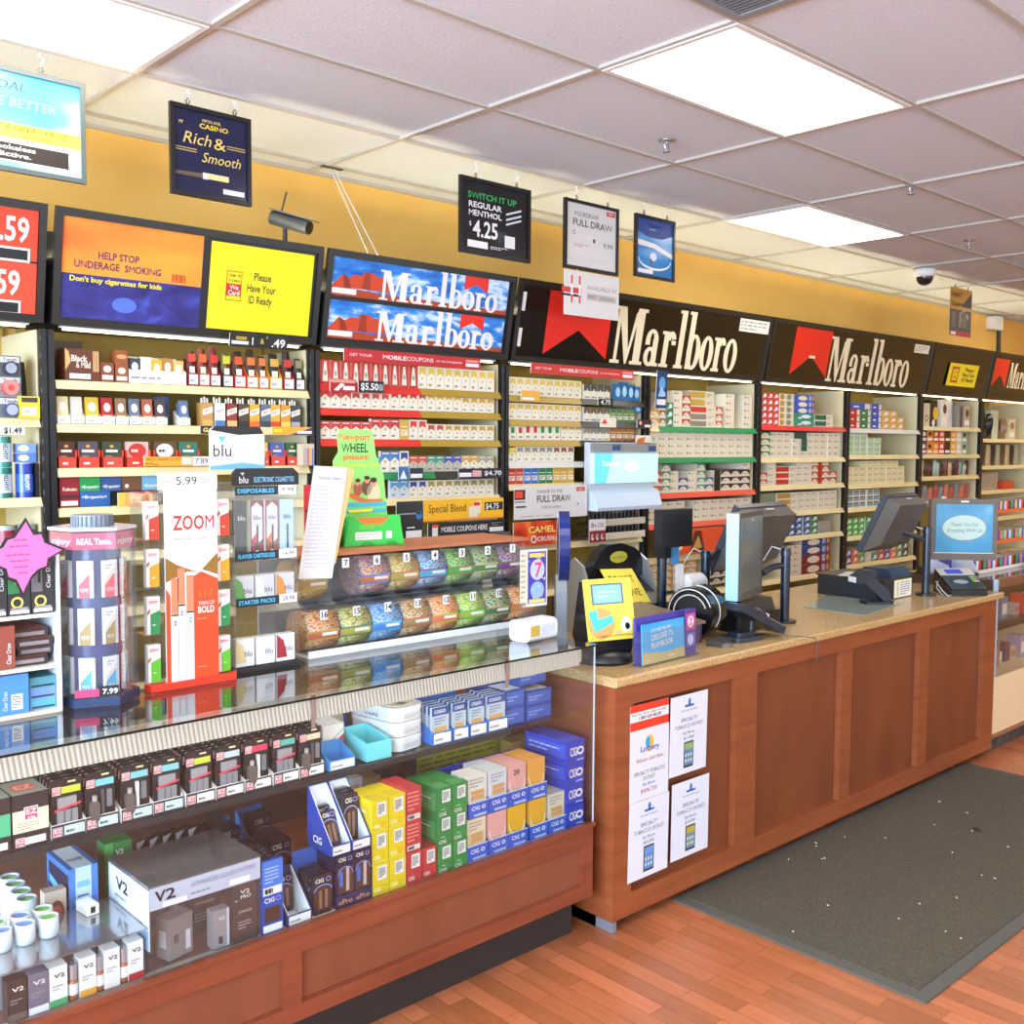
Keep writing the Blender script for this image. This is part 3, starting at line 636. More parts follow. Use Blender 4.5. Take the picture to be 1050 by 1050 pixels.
# next bay
r = 'top row beneath large chevron'
packs(1.899, S(3.875, 10), 'band', 'd4b650', .1, 'white pack with gold band', r); packs(1.899, S(4.47, 4), 'cone', '4a4a44', .085, 'dark pack with white peak', r)
r = 'second row beneath large chevron'
packs(1.767, S(3.875, 10), 'band', 'd0b048', .09, 'white pack with gold band', r); packs(1.767, S(4.47, 4), 'cone', '6a5a44', .085, 'brown pack with white peak', r)
packs(1.767, S(4.7, 4), 'solid', '4f7a48', .08, 'green pack', r)
r = 'third row beneath large chevron'
for i, (c, d) in enumerate((('1e8048', 'green'), ('c03028', 'red'), ('b02c30', 'red'), ('c43030', 'red'), ('1e8048', 'green'), ('1e8048', 'green'), ('12904c', 'green'))):
    packs(1.655, [3.875 + .0576*i], 'sq', c, .088 + .008*(i > 1), f'white pack with {d} square', r)
packs(1.655, S(4.285, 3), 'band', 'b89a40', .095, 'tall pack with gold band', r); packs(1.655, S(4.47, 4), 'cone', '8a8474', .075, 'grey pack with white peak', r)
packs(1.655, S(4.7, 4), 'solid', 'a0622c', .08, 'tan pack', r)
r = 'fourth row, beside the lit dispenser'
packs(1.533, [3.875], 'roof', 'd8c020', .08, 'yellow-roofed pack', r); packs(1.533, S(3.933, 5), 'band', '8a8880', .085, 'white pack with grey band', r)
packs(1.533, S(4.221, 3), 'band', '84502c', .085, 'white pack with brown band', r)
r = 'row above red-block board'
for x0, n, c, d in ((3.872, 2, 'c8342c', 'red'), (3.99, 2, '2f6ac4', 'blue'), (4.106, 2, '1f7a4c', 'green'), (4.222, 3, 'd0a030', 'gold')):
    packs(1.41, S(x0, n), 'solid', c, .096, f'{d} pack', r)
# blue pouches beside the wide header's first bay
for i, (x, z, q) in enumerate(((4.74, 1.899, .1), (4.8, 1.899, .11), (4.86, 1.899, .1), (4.915, 1.899, .09), (4.93, 1.825, .05))):
    m = MB().prism([(-.03, 0), (.03, 0), (.034, q), (-.034, q)], 'y', 0, .02, C('2f6c9c', .25)).ell(fr(-.03, 0, 0), .03, q*.5, .02, q*.3, C('9cc8e0'), 1)
    tag(m.build('tobacco_pouch', None, (x, FY + .01, z + .001)), f'{ORD[i]} shiny blue tobacco pouch from the near end, beside the dark wedge packs', 'pouch', 'blue pouches')

# signs standing in front of the lower rows
def blend(m, f, w, h):
    m.rect(f, 0, 0, w, h*.08, C('e8832a'), 1).text(f, 'Special Blend', .03, h*.42, h*.36, C('4a2a10'), w*.46)
    m.rect(f, w*.55, h*.12, w*.66, h*.62, IV, 1).poly(f, [(w*.6, h*.2), (w*.7, h*.28), (w*.7, h*.9), (w*.6, h*.84)], IV, 2).rect(f, w*.61, h*.66, w*.69, h*.82, RED, 3)
    m.rect(f, w*.75, h*.42, w*.99, h*.8, BLACK, 1).text(f, '$4.75', w*.76, h*.47, h*.27, WHITE, w*.18, bold=1)
strip_sign('shelf_sign', 3.21, 3.755, 4.13, 1.235, 1.345, 'yellow shelf sign with $4.75 price', C('f2b81c'), blend)
def here(m, f, w, h):
    m.rect(f, w*.05, h*.1, w*.12, h*.8, WHITE, 1).rect(f, w*.055, h*.7, w*.13, h*.9, C('d8502a'), 2)
    m.text(f, 'MOBILE COUPONS HERE', w*.16, h*.36, h*.36, WHITE, w*.6, bold=1).rect(f, w*.79, h*.2, w*.98, h*.5, WHITE, 1).lines(f, w*.82, h*.58, w*.98, h*.85, 2, GREY, 1)
strip_sign('shelf_sign', 3.235, 3.76, 4.125, 1.15, 1.228, 'black mobile coupons here sign under the yellow $4.75 sign', BLACK, here)
def dark(m, f, w, h): m.rect(f, w*.35, .012, w*.95, h*.24, WHITE, 1).ell(f, w*.85, h*.62, .02, .02, C('3a78b0'), 1).lines(f, w*.4, h*.28, w*.95, h*.36, 1, WHITE, 1).rect(f, .02, h*.66, w*.9, h*.7, GREY, 1)
strip_sign('shelf_sign', 3.04, 3.205, 4.128, 1.15, 1.345, 'black card with a blue glow beside the yellow $4.75 sign', C('16181c', .2), dark)
def p470(m, f, w, h): m.rect(f, .005, .01, w*.28, h*.6, WHITE, 1).rect(f, w*.3, .01, w*.5, h - .01, C('d8a8a0'), 1).text(f, '$4.70', w*.56, h*.3, h*.45, WHITE, w*.4, bold=1)
strip_sign('price_sign', 3.44, 3.752, 4.13, 1.45, 1.503, 'black and white tag reading $4.70 on the green-edged shelf', C('20202a'), p470)
strip_sign('price_sign', 3.125, 3.21, 4.132, 1.452, 1.51, 'small dark tag with white slip on the green strip', C('223038'), lambda m, f, w, h: m.rect(f, .006, .008, w - .006, h*.5, WHITE, 1))
strip_sign('price_sign', 3.055, 3.115, 4.13, 1.452, 1.518, 'small blue pack-shaped tag on the green strip', C('3a6aa0'), lambda m, f, w, h: m.poly(f, [(.008, .005), (w - .008, .005), (w/2, h*.75)], WHITE, 1))
def draw(m, f, w, h):
    m.rect(f, w*.0, h*.6, w*.14, h*.9, BLACK, 1).rect(f, w*.01, h*.65, w*.11, h*.86, C('e4492e'), 2).rect(f, w*.0, h*.52, w*.14, h*.55, BLACK, 1).rect(f, w*.02, h*.36, w*.15, h*.41, BLACK, 1)
    m.text(f, 'FLAVOR TO THE', w*.3, h*.78, h*.1, C('55524e'), w*.34).text(f, 'FULL DRAW', w*.29, h*.5, h*.21, C('4a4642'), w*.47, bold=1).text(f, 'DIGITAL VAPOR', w*.36, h*.3, h*.08, C('77736e'), w*.26)
    m.poly(f, [(w*.66, h*.26), (w*.96, h*.34), (w*.96, h*.46), (w*.66, h*.38)], C('d8d6d2'), 1).ell(f, w*.86, h*.4, .006, .006, C('303030'), 2)
    m.rect(f, w*.84, h*.8, w*.96, h*.93, C('d8402a'), 1).text(f, 'NEW', w*.865, h*.83, h*.06, WHITE, w*.07, bold=1).lines(f, w*.08, h*.06, w*.9, h*.12, 1, C('a8a6a2'), 1)
strip_sign('shelf_sign', 3.83, 4.41, 4.125, 1.218, 1.4, 'white board with red block in front of the shelves', C('dad8d4'), draw)
def camel(m, f, w, h):
    m.text(f, 'CAMEL', w*.26, h*.52, h*.27, C('f4e27a'), w*.5, bold=1).text(f, 'CRUSH', w*.42, h*.16, h*.2, WHITE, w*.32, bold=1)
    m.ring(f, w*.36, h*.26, .022, .022, .014, .014, WHITE, 2).rect(f, w*.76, h*.12, w*.99, h*.3, WHITE, 2)
strip_sign('shelf_sign', 3.825, 4.25, 4.125, 1.07, 1.205, 'fiery orange sign with cream lettering under the white board', FIRE, camel)
def fire(m, f, w, h): m.poly(f, [(w*.5, .01), (w*.56, h*.9), (w*.66, h*.9), (w*.72, .01)], C('5a3018'), 1).poly(f, [(w*.52, .02), (w*.62, h*.7), (w*.68, h*.2)], C('c89a50'), 2).ell(f, w*.08, h*.4, .03, .05, C('fff0b0'), 2).ell(f, w*.32, h*.35, .05, .03, C('fff0b0'), 2)
strip_sign('shelf_sign', 5.04, 5.75, 4.13, .93, 1.09, 'fiery orange poster strip behind the pole display', C('e8552a'), fire)
strip_sign('price_sign', 4.5, 4.63, 4.13, 1.862, 1.9, 'black price tag under the dark wedge packs beneath the chevron', BLACK, lambda m, f, w, h: m.text(f, '4.75', .02, .006, .026, WHITE, .09, bold=1))
strip_sign('price_sign', 3.88, 4.02, 4.128, 1.868, 1.925, 'amber offer tag on the top row of gold packs beneath the chevron', C('e0a83c'), lambda m, f, w, h: m.rect(f, .01, .006, w*.7, h*.35, WHITE, 1))
strip_sign('price_sign', 4.52, 4.66, 4.13, 1.735, 1.79, 'red and white tag on the second row beneath the chevron', IV, lambda m, f, w, h: m.poly(f, [(.01, .02), (.04, .05), (.06, .02)], RED, 1))
strip_sign('price_sign', 4.84, 4.975, 4.12, 1.735, 1.785, 'dark brown floral tag on the second row beside the lit dispenser bay', C('3a2420'), lambda m, f, w, h: m.rect(f, .07, .005, w - .008, h*.4, WHITE, 1).ell(f, .03, .03, .012, .012, C('e8b0b0'), 1))
strip_sign('price_sign', 4.83, 4.975, 4.12, 1.63, 1.69, 'orange and white tag at the end of the third row beneath the chevron', IV, lambda m, f, w, h: m.poly(f, [(.0, .01), (.07, .01), (.09, h - .01), (.02, h - .02)], C('c8682c'), 1))

# lit dispenser of smokeless tins on the shelf
t = thing('lit_dispenser', 'backlit pale blue dispenser with glowing sign panel on the shelves', 'dispenser', (4.425, 4.1, 1.245))
MB().box(0, .575, .02, .066, 0, .4, C('c4ccd2', .3)).build('housing', t)
m = MB().box(0, .575, .0, .02, .345, .395, C('aab4bc', .25, .6)); m.box(.17, .24, -.004, .0, .355, .385, C('2c4a7c')).box(.5, .57, -.004, .0, .35, .38, C('2c4a7c')); m.build('top_rail', t)
GL1 = EM('c4f0f2', .3)
m = MB().box(.0, .575, -.015, .02, .16, .335, GL1); f = fr(0, -.015, .16); m.text(f, 'Tobacco', .06, .1, .03, EM('ffffff', .5), .17); m.ell(f, .33, .1, .06, .03, EM('ffffff', .45), 1); m.poly(f, [(.0, .0), (.1, .0), (.16, .175), (.0, .175)], EM('6fd8dc', .35), 1); m.build('lit_panel', t)
m = MB().prism([(-.05, .02), (-.042, .0), (.02, .0), (.02, .12), (-.02, .1)], 'x', .0, .58, C('c8dcec', .3)); m.build('lit_shelf', t)
# small vials under it
for k, (z, y) in enumerate(((1.168, 4.16), (1.085, 4.16))):
    t = thing('vial_rack', ['upper', 'lower'][k] + ' steel rail of dark vials under the lit dispenser', 'rack', (4.46, y, z))
    MB().box(0, .5, -.01, .1, -.015, 0, STEEL).box(0, .5, -.014, -.01, -.02, .02, C('d8d0b8')).build('rail', t)
    for i in range(13):
        c = ['8a2a3a', '2a5a4c', '7a7c80', '3a3c40'][(i//3) % 4]
        place('vial', ('vial', c, k), lambda: MB().cyl((0, 0, 0), .012, .05, C('1c1d20', .2), 10).cyl((0, 0, .05), .009, .012, C(c, .3), 10), (4.49 + .036*i, y + .03, z + .0005), f'{ORD[i]} vial from the near end on the {["upper", "lower"][k]} steel rail', 'vial', 'vials under the lit dispenser')
def crush(m, f, w, h):
    m.rect(f, 0, h*.5, w, h, WHITE, 1).text(f, 'e-CIG', w*.3, h*.65, h*.18, BLACK, w*.6); m.ring(f, w*.18, h*.74, .012, .012, .006, .006, BLACK, 2)
    for i, c in enumerate(('d03028', '208a80', 'c83060')): m.ell(f, w*(.2 + .3*i), h*.22, .012, .018, C('f4f0ea'), 1).ell(f, w*(.22 + .3*i), h*.24, .008, .012, C(c), 2)
strip_sign('shelf_sign', 4.42, 4.56, 4.115, 1.06, 1.195, 'little white and dark e-cig card under the lit dispenser', C('8a2028'), crush)

# ---- cartons, end on
CARTON = {}
def carton(style, c, w, h=.0455, body='ddd5bd'):
    def make():
        m = MB(); K = C(c, .35); f = fr(0, 0, 0); B = C(body, .4); g = C('8a8070')
        m.box(0, w, 0, .28, 0, h, B)
        if style == 'dot': m.rect(f, w*.1, h*.5, w*.24, h*.78, K).lines(f, w*.36, h*.5, w*.92, h*.7, 1, g, 1, .7)
        elif style == 'arch': m.rect(f, 0, h*.35, w, h, K); m.ell(f, w/2, h*.2, w*.4, h*.62, B, 2, 14, 0, PI); m.lines(f, w*.28, h*.35, w*.72, h*.55, 1, g, 3, .6)
        elif style == 'swirl': m.rect(f, 0, 0, w, h, K); m.ell(f, w*.6, h*.55, w*.24, h*.3, C('d8e4ee'), 2).ell(f, w*.3, h*.3, w*.1, h*.14, WHITE, 2)
        elif style == 'solid': m.rect(f, 0, 0, w, h, K)
        elif style == 'win': m.rect(f, w*.12, h*.15, w*.88, h*.85, C('3a5a74'), 1).rect(f, w*.2, h*.25, w*.8, h*.6, K, 2)
        elif style == 'end': m.rect(f, 0, 0, w, h, K); m.rect(f, w*.72, .004, w*.96, h - .004, IV, 2).rect(f, w*.2, h*.3, w*.45, h*.55, WHITE, 2)
        elif style == 'side': m.rect(f, 0, h*.12, w*.62, h*.88, K).lines(f, w*.68, h*.3, w*.96, h*.7, 2, g, 1, .5)
        elif style == 'long': m.rect(f, 0, 0, w, h, K); m.ell(f, w*.42, h*.45, w*.22, h*.38, IV, 2, 14).rect(f, w*.72, h*.15, w*.84, h*.85, C('9ab0e0'), 2).ell(f, w*.93, h*.5, w*.05, h*.36, C('e8943a'), 2, 10)
        return m
    return make
LAY = ['bottom', 'second', 'third', 'fourth', 'fifth', 'sixth', 'seventh']
def cartons(x, z, n, style, c, desc, shelf, w=.09, h=.0455, cols=1, p=None, name='cigarette_carton', skip=(), y=FY + .02, body='ddd5bd'):
    for i in range(cols):
        k = nth((desc, shelf, 'col'))
        for j in range(n):
            if (i, j) in skip: continue
            place(name, (style, c, w, h, body), carton(style, c, w, h, body), (x + (p or w + .0015)*i, y + .004*((i*7 + j*3) % 3), z + .0008 + j*(h + .0006)),
                  f'{desc} carton, {LAY[j]} in its {k} column, {shelf}', 'carton', 'cartons ' + shelf)
s = 'on the top green-edged shelf'
cartons(5.045, 1.75, 2, 'arch', 'd89a2c', 'gold-arched', s, .1, .05); cartons(5.15, 1.75, 3, 'arch', '7a5034', 'brown-arched', s, .06, .05); cartons(5.215, 1.75, 3, 'swirl', '3a7a48', 'green', s, .07, .05)
cartons(5.29, 1.75, 5, 'dot', '3a4a6a', 'white blue-dotted', s, .085); cartons(5.378, 1.75, 4, 'arch', 'c0382c', 'red-arched white', s, .085, .05)
cartons(5.468, 1.75, 2, 'side', '8a8070', 'grey-sided', s, .27); cartons(5.468, 1.843, 1, 'side', 'c83a2a', 'red-lidded', s, .27)
cartons(5.742, 1.75, 3, 'arch', 'cc3a30', 'white red-arched end', s, .07); cartons(5.85, 1.75, 5, 'dot', '5a5850', 'white grey-dotted', s, .1); cartons(6.06, 1.75, 5, 'dot', '7a3a30', 'white red-brown-dotted', s, .1)
cartons(5.56, 1.89, 2, 'side', 'c8a848', 'hollow gold-sided', s, .27, .052, y=FY + .1)
s = 'on the second green-edged shelf'
for i in range(12): cartons(5.048 + .0935*i, 1.552, 4, 'dot', ['6a2a24', 'a8402c', '4a3030', '9a8a4a'][(i*5) % 4], ['maroon', 'red', 'dark', 'olive'][(i*5) % 4] + '-dotted white', s, .0925, .0445)
s = 'on the upper orange-edged shelf'
cartons(5.048, 1.325, 3, 'arch', 'c8402c', 'red-arched', s, .125); cartons(5.178, 1.325, 4, 'arch', '3a8a78', 'teal-arched', s, .09); cartons(5.272, 1.325, 3, 'dot', '28384a', 'navy-dotted', s, .075)
cartons(5.35, 1.325, 2, 'arch', '28508c', 'blue-arched', s, .1); cartons(5.45, 1.325, 4, 'dot', '3a4440', 'white dark-dotted', s, .09, skip=((0, 3),)); cartons(5.55, 1.325, 4, 'arch', '3f9a80', 'green-arched', s, .085)
cartons(5.64, 1.325, 2, 'arch', '285a8a', 'steel-blue arched', s, .085); cartons(5.735, 1.325, 3, 'solid', '1c1a22', 'black', s, .07); cartons(5.812, 1.325, 3, 'arch', '3a1c28', 'dark-arched white', s, .115, cols=3)
cartons(6.06, 1.467, 1, 'dot', '444444', 'single grey-dotted', s, .09)
s = 'on the lower orange-edged shelf'
for i in range(12): cartons(5.048 + .0935*i, 1.13, 3, 'dot', ['8a2c28', '5a2a2a'][i % 2], ['red', 'maroon'][i % 2] + '-dotted ivory', s, .0925, skip=((0, 2),) if i == 4 else ())
s = 'under the orange poster strip'
cartons(5.06, .688, 4, 'arch', 'd89a30', 'amber', s, .12, cols=2); cartons(5.32, .688, 4, 'arch', 'd8a23c', 'gold', s, .12, cols=2); cartons(5.62, .688, 4, 'arch', '2a2a34', 'black-arched white', s, .11, cols=4)
# fifth bay
s = 'on the red-edged shelf'
cartons(6.27, 1.777, 5, 'swirl', 'cc4034', 'red', s, .078, cols=3); cartons(6.51, 1.777, 5, 'side', 'b08a3c', 'tan', s, .08); cartons(6.6, 1.777, 5, 'side', '7a8068', 'grey-green', s, .08)
cartons(6.69, 1.777, 2, 'swirl', '2f9070', 'teal', s, .28); cartons(6.69, 1.87, 3, 'long', '2f54b0', 'blue-sided', s, .28); cartons(6.98, 1.777, 2, 'side', '14604c', 'dark green sided', s, .26)
s = 'just below the red-edged shelf'
cartons(6.265, 1.545, 4, 'arch', '2a7a44', 'green-arched', s, .13, name='menthol_carton')
cartons(6.4, 1.545, 4, 'dot', '174a38', 'green-dotted', s, .093, cols=4, name='menthol_carton', skip=((3, 3), (4, 3)))
cartons(6.7, 1.683, 1, 'solid', '0e4a40', 'wide dark green', s, .17, name='menthol_carton'); cartons(6.8, 1.545, 1, 'dot', '174a38', 'low green-dotted', s, .09, name='menthol_carton'); cartons(6.8, 1.5915, 2, 'solid', '125446', 'solid dark green', s, .08, name='menthol_carton')
cartons(6.895, 1.545, 4, 'dot', '1c4038', 'dark-dotted', s, .093, cols=5, name='menthol_carton')
s = 'on the mixed red shelf'
cartons(6.265, 1.345, 2, 'arch', 'c8382c', 'red-arched', s, .1); cartons(6.37, 1.345, 4, 'dot', '8a8474', 'grey-dotted', s, .1); cartons(6.475, 1.345, 3, 'side', 'c82c24', 'red-sided', s, .27)
cartons(6.75, 1.345, 4, 'dot', '5a5448', 'brown-dotted', s, .1, cols=2); cartons(6.955, 1.345, 4, 'arch', 'c0302a', 'bright red-arched', s, .085); cartons(7.043, 1.345, 4, 'solid', 'b41c1c', 'solid red', s, .055)
cartons(7.1, 1.345, 4, 'arch', 'b83a30', 'dull red-arched', s, .1); cartons(7.205, 1.345, 2, 'arch', 'b03830', 'last red-arched', s, .1)
s = 'on the gold carton shelf'
cartons(6.5, 1.15, 3, 'side', 'b08c3c', 'gold-sided', s, .28); cartons(6.79, 1.15, 3, 'dot', '8a7a4a', 'gold-dotted', s, .09, cols=6); cartons(6.27, 1.15, 3, 'solid', '7a8a6c', 'dull green', s, .2)
s = 'on the blue-green carton shelf'
cartons(6.45, .965, 3, 'swirl', '1f6a48', 'green', s, .09); cartons(6.55, .965, 3, 'swirl', '24508c', 'blue', s, .1, cols=4); cartons(6.96, .965, 3, 'swirl', '2a7a48', 'leaf green', s, .1); cartons(7.07, .965, 2, 'solid', '9a988c', 'grey', s, .09, cols=2)
s = 'on the long-box shelf'
cartons(6.58, .665, 5, 'swirl', '2f8a60', 'green-ended', s, .06); cartons(6.65, .665, 5, 'dot', '20242c', 'black-dotted white', s, .09, cols=2); cartons(6.84, .665, 2, 'long', '7a2430', 'long maroon', s, .4, .072); cartons(6.84, .811, 2, 'long', '1e3a80', 'long navy', s, .4, .062)
# sixth bay
s = 'on the pale top shelf'
N6 = 'boxed_carton'
cartons(7.475, 1.772, 3, 'end', 'c02c28', 'red', s, .17, .05, name=N6); cartons(7.65, 1.772, 3, 'end', '1f7a48', 'green', s, .17, .05, name=N6); cartons(7.825, 1.772, 4, 'end', '2f54b4', 'blue', s, .17, .05, name=N6); cartons(7.475, 1.923, 1, 'end', '2c58b8', 'long blue', s, .34, .05, name=N6)
cartons(8.0, 1.772, 2, 'swirl', 'e0a848', 'amber', s, .13, .05, cols=3, name=N6); cartons(8.0, 1.8735, 1, 'swirl', 'e4b050', 'top amber', s, .13, .05, cols=2, name=N6)
s = 'on the half-empty shelf'
cartons(7.475, 1.562, 3, 'end', '9cc8a0', 'mint', s, .105, cols=5, name=N6); cartons(7.475, 1.7, 1, 'end', 'a8d0a8', 'upper mint', s, .105, cols=3, name=N6)
s = 'on the cream carton shelf'
cartons(7.475, 1.328, 3, 'dot', '8a845c', 'cream', s, .105, cols=9, name=N6, body='ddd5a8'); cartons(7.68, 1.467, 1, 'dot', '8a845c', 'top cream', s, .105, cols=6, name=N6, body='ddd5a8')
s = 'just above the far monitor'
cartons(7.475, 1.143, 3, 'win', '7aa8c0', 'windowed blue', s, .105, cols=5, name=N6)
s = 'on the green packet shelf'
cartons(7.475, .918, 3, 'swirl', '3aa83a', 'bright green', s, .1, cols=4, name=N6)
s = 'just above the cash drawer'
for i, (c, d) in enumerate((('4a3a7a', 'purple'), ('e8602a', 'orange'), ('5a9a48', 'green'), ('c8c8b0', 'pale'), ('3a8a5a', 'teal'), ('c83028', 'red'), ('4a3a8a', 'violet'), ('f06a30', 'bright orange'), ('5aa060', 'light green'), ('2a3a34', 'dark'))):
    cartons(7.475 + .105*i, .69, 2 + (i in (5, 6, 7)), 'swirl', c, d, s, .1, .06, name=N6)
# seventh and eighth bays
def bag(w, h, c, art=None, d=.04, pinch=.8, rough=.25):
    m = MB(); n = 6; pr = []
    for j in range(n + 1):
        t = j/n; q = w/2*(1 - (1 - pinch)*t**3); e = d/2*math.sin(PI*min(1, .25 + .75*(1 - t)))
        pr.append((q, e, h*t))
    vs = []
    for q, e, z in pr: vs += [(-q, 0, z), (0, -e, z), (q, 0, z), (0, e, z)]
    for j in range(n): m.add([vs[4*j+k] for k in range(4)] + [vs[4*j+4+k] for k in range(4)], [(k, (k+1) % 4, 4+(k+1) % 4, 4+k) for k in range(4)], C(c, rough))
    m.add(vs[:4], [(3, 2, 1, 0)], C(c, rough)); m.add(vs[-4:], [(0, 1, 2, 3)], C(c, rough))
    return m
def simple(name, x, y, z, w, d, h, c, label, cat, group=None, art=None, rz=0):
    m = MB().box(0, w, 0, d, 0, h, C(c, .4))
    if art: art(m, fr(0, 0, 0), w, h)
    return tag(m.build(name, None, (x, y, z + .0008), rz), label, cat, group)
def stripe(c2, c3='f4efe0'):
    return lambda m, f, w, h: m.rect(f, w*.1, h*.12, w*.9, h*.34, C(c3), 1).ell(f, w*.5, h*.66, w*.3, h*.18, C(c2), 1)
z = 1.808; g = 'pouches and boxes on the top shelf under the short black header'
simple('product_box', 8.73, FY + .03, z, .14, .08, .2, 'd8ceb0', 'pale box with ring mark, first on the top shelf under the short header', 'box', g, lambda m, f, w, h: m.ring(f, w*.6, h*.35, .03, .03, .02, .02, BLACK, 1))
simple('product_box', 8.88, FY + .03, z, .13, .08, .23, '22201e', 'black box with yellow disc on the top shelf under the short header', 'box', g, lambda m, f, w, h: m.ell(f, w*.8, h*.5, .05, .06, C('e8c030'), 1).ell(f, w*.5, .03, .03, .03, WHITE, 1))
for x, c, w, h, l in ((9.035, '6a4c34', .05, .22, 'brown foil pouch between the black box and white carton'), (9.25, 'd8d8d8', .15, .27, 'crumpled silver foil pouch under the short black header'), (9.7, '5a5c54', .08, .2, 'last olive pouch on the top shelf under the short header')):
    tag(bag(w, h, c, rough=.2).build('foil_pouch', None, (x + w/2, FY + .07, z + .001)), l, 'pouch', g)
simple('product_box', 9.1, FY + .03, z, .12, .08, .24, 'ece4d0', 'white carton with dark picture next to the silver pouch', 'box', g, stripe('5a3a30'))
simple('product_box', 9.43, FY + .03, z, .12, .08, .2, '8a8478', 'grey box with dark blue stripe after the silver pouch', 'box', g, lambda m, f, w, h: m.rect(f, w*.4, .0, w*.7, h*.95, C('22304a'), 1))
simple('product_box', 9.56, FY + .03, z, .12, .08, .2, 'b8b090', 'beige and black box near the end of that top shelf', 'box', g, stripe('4a4438'))
cs = [('4a2a6a', 'purple'), ('e08a2c', 'orange'), ('a8403c', 'brick'), ('d84a34', 'red'), ('28221e', 'black'), ('e8a824', 'amber'), ('d8d4c0', 'white'), ('8ab8a0', 'mint')]
for j in range(2):
    for i, (c, d) in enumerate(cs):
        simple('tobacco_box', 8.72 + .115*i, FY + .03, 1.563 + j*.108, .11, .1, .106, c if not (j == 0 and i == 2) else 'e48a30', f'{d} tobacco box in the {["lower", "upper"][j]} of two layers under the short header', 'box', 'two layers of tobacco boxes', stripe(['f0e8d8', '3a2a20', 'f4d0a0'][i % 3]))
for i in range(14):
    c, d = [('8a4a3c', 'rust'), ('b8b4a8', 'grey'), ('6a2a2c', 'maroon'), ('c8a070', 'tan'), ('3a2420', 'dark'), ('90b8a8', 'mint'), ('4a2c24', 'chocolate')][(i*3) % 7]
    tag(bag(.075, .1 + .02*((i*5) % 3), c).build('tobacco_pouch', None, (8.76 + .075*i, FY + .06 + .01*(i % 2), 1.3695)), f'{ORD[i//7]} {d} pouch in the third shelf row under the short header', 'pouch', 'pouches on the third shelf under the short header')
for i in range(10):
    c, d = [('b05a50', 'rose'), ('8a8a88', 'grey'), ('c87860', 'salmon')][i % 3]
    tag(bag(.1, .12 + .02*(i % 2), c).build('tobacco_pouch', None, (8.78 + .105*i, FY + .06, 1.1505)), f'{ORD[i//3]} {d} pouch in the row behind the far customer screen', 'pouch', 'pouches behind the far customer screen')
for i, (x, w, h, c, d) in enumerate(((9.93, .2, .3, '141416', 'wide crinkled black foil pouch'), (10.16, .13, .24, '1c1b1c', 'smaller crinkled black foil pouch'), (10.5, .1, .2, '8a6a4c', 'brown foil pouch'))):
    tag(bag(w, h, c, d=.08, rough=.12).build('foil_pouch', None, (x + w/2, FY + .08, 1.711)), d + ' on the top shelf at the far end', 'pouch', 'pouches at the far end')
simple('product_box', 10.3, FY + .1, 1.71, .18, .08, .28, 'c8d0b8', 'pale green box behind the brown foil pouch at the far end', 'box', None)
simple('product_box', 10.62, FY + .05, 1.71, .16, .08, .2, 'd8c8a0', 'pale tan box on the top shelf at the far end', 'box', None, stripe('8a7a5a'))
for i in range(9):
    c, d = [('b0aa90', 'sage'), ('5a4a38', 'brown'), ('c8b48a', 'straw'), ('3a342c', 'dark')][i % 4]
    tag(bag(.11, .2, c).build('foil_pouch', None, (9.98 + .112*i, FY + .07, 1.4525)), f'{ORD[i//4]} {d} pouch in the second shelf row at the far end', 'pouch', 'second row pouches at the far end')
for i in range(6): tag(bag(.09, .17, ['a8a090', 'b89a7c'][i % 2]).build('tobacco_pouch', None, (9.98 + .085*i, FY + .07, 1.2155)), f'{ORD[i//2]} {["grey", "tan"][i % 2]} pouch in the third shelf row at the far end', 'pouch', 'third row pouches at the far end')
simple('product_box', 10.5, FY + .03, 1.215, .25, .1, .08, 'd8542c', 'orange box on the third shelf at the far end', 'box')

# ---- cigars and cigarillos under the orange and yellow signs
def tray(w, d, h, c, label=True, hb=None):
    """display tray: low front, high back, sloped sides"""
    m = MB(); hb = hb or h*2.1; k = C(c, .4); q = .0015
    m.box(0, w, 0, q, 0, h, k).box(0, w, d - q, d, 0, hb, k).box(0, w, 0, d, 0, q, k)
    for x in (0, w - q): m.prism([(q, 0), (d - q, 0), (d - q, hb), (q, h)], 'x', x, x + q, k)
    if label: m.rect(fr(0, 0, 0), .004, h*.12, w - .004, h*.88, WHITE, 1).lines(fr(0, 0, 0), .008, h*.25, w - .008, h*.6, 1, GREY, 2, .5)
    return m
z = 1.872; y = FY + .012; g1 = 'cigars on the top shelf under the orange sign'
def bm(m, f, w, h):
    m.text(f, 'Black', w*.16, h*.6, h*.2, IV, w*.46, bold=1, rot=.0).text(f, '& Mild', w*.3, h*.4, h*.2, IV, w*.42, bold=1)
    m.rect(f, w*.12, h*.06, w*.72, h*.22, WHITE, 1); m.poly(f, [(0, h*.3), (w*.16, h*.6), (w*.1, h*.9), (0, h)], C('d0a060'), 1)
    for i in range(4): m.rect(f, w*(.8 + .045*i), h*.3, w*(.825 + .045*i), h*.95, C('d8b070'), 1)
simple('cigar_box', 1.486, y, z, .136, .09, .125, '5a2c18', 'large brown white-lettered cigar box at the near end of the top shelf', 'cigar box', g1, bm)
simple('cigar_box', 1.47, y + .2, z, .16, .09, .17, '4a3828', 'dark box standing behind the large brown cigar box', 'cigar box', g1)
simple('cigar_box', 1.625, y, z, .053, .05, .078, '7a3c24', 'small brown cigar packet beside the large brown cigar box', 'cigar box', g1, stripe('e8d8b8'))
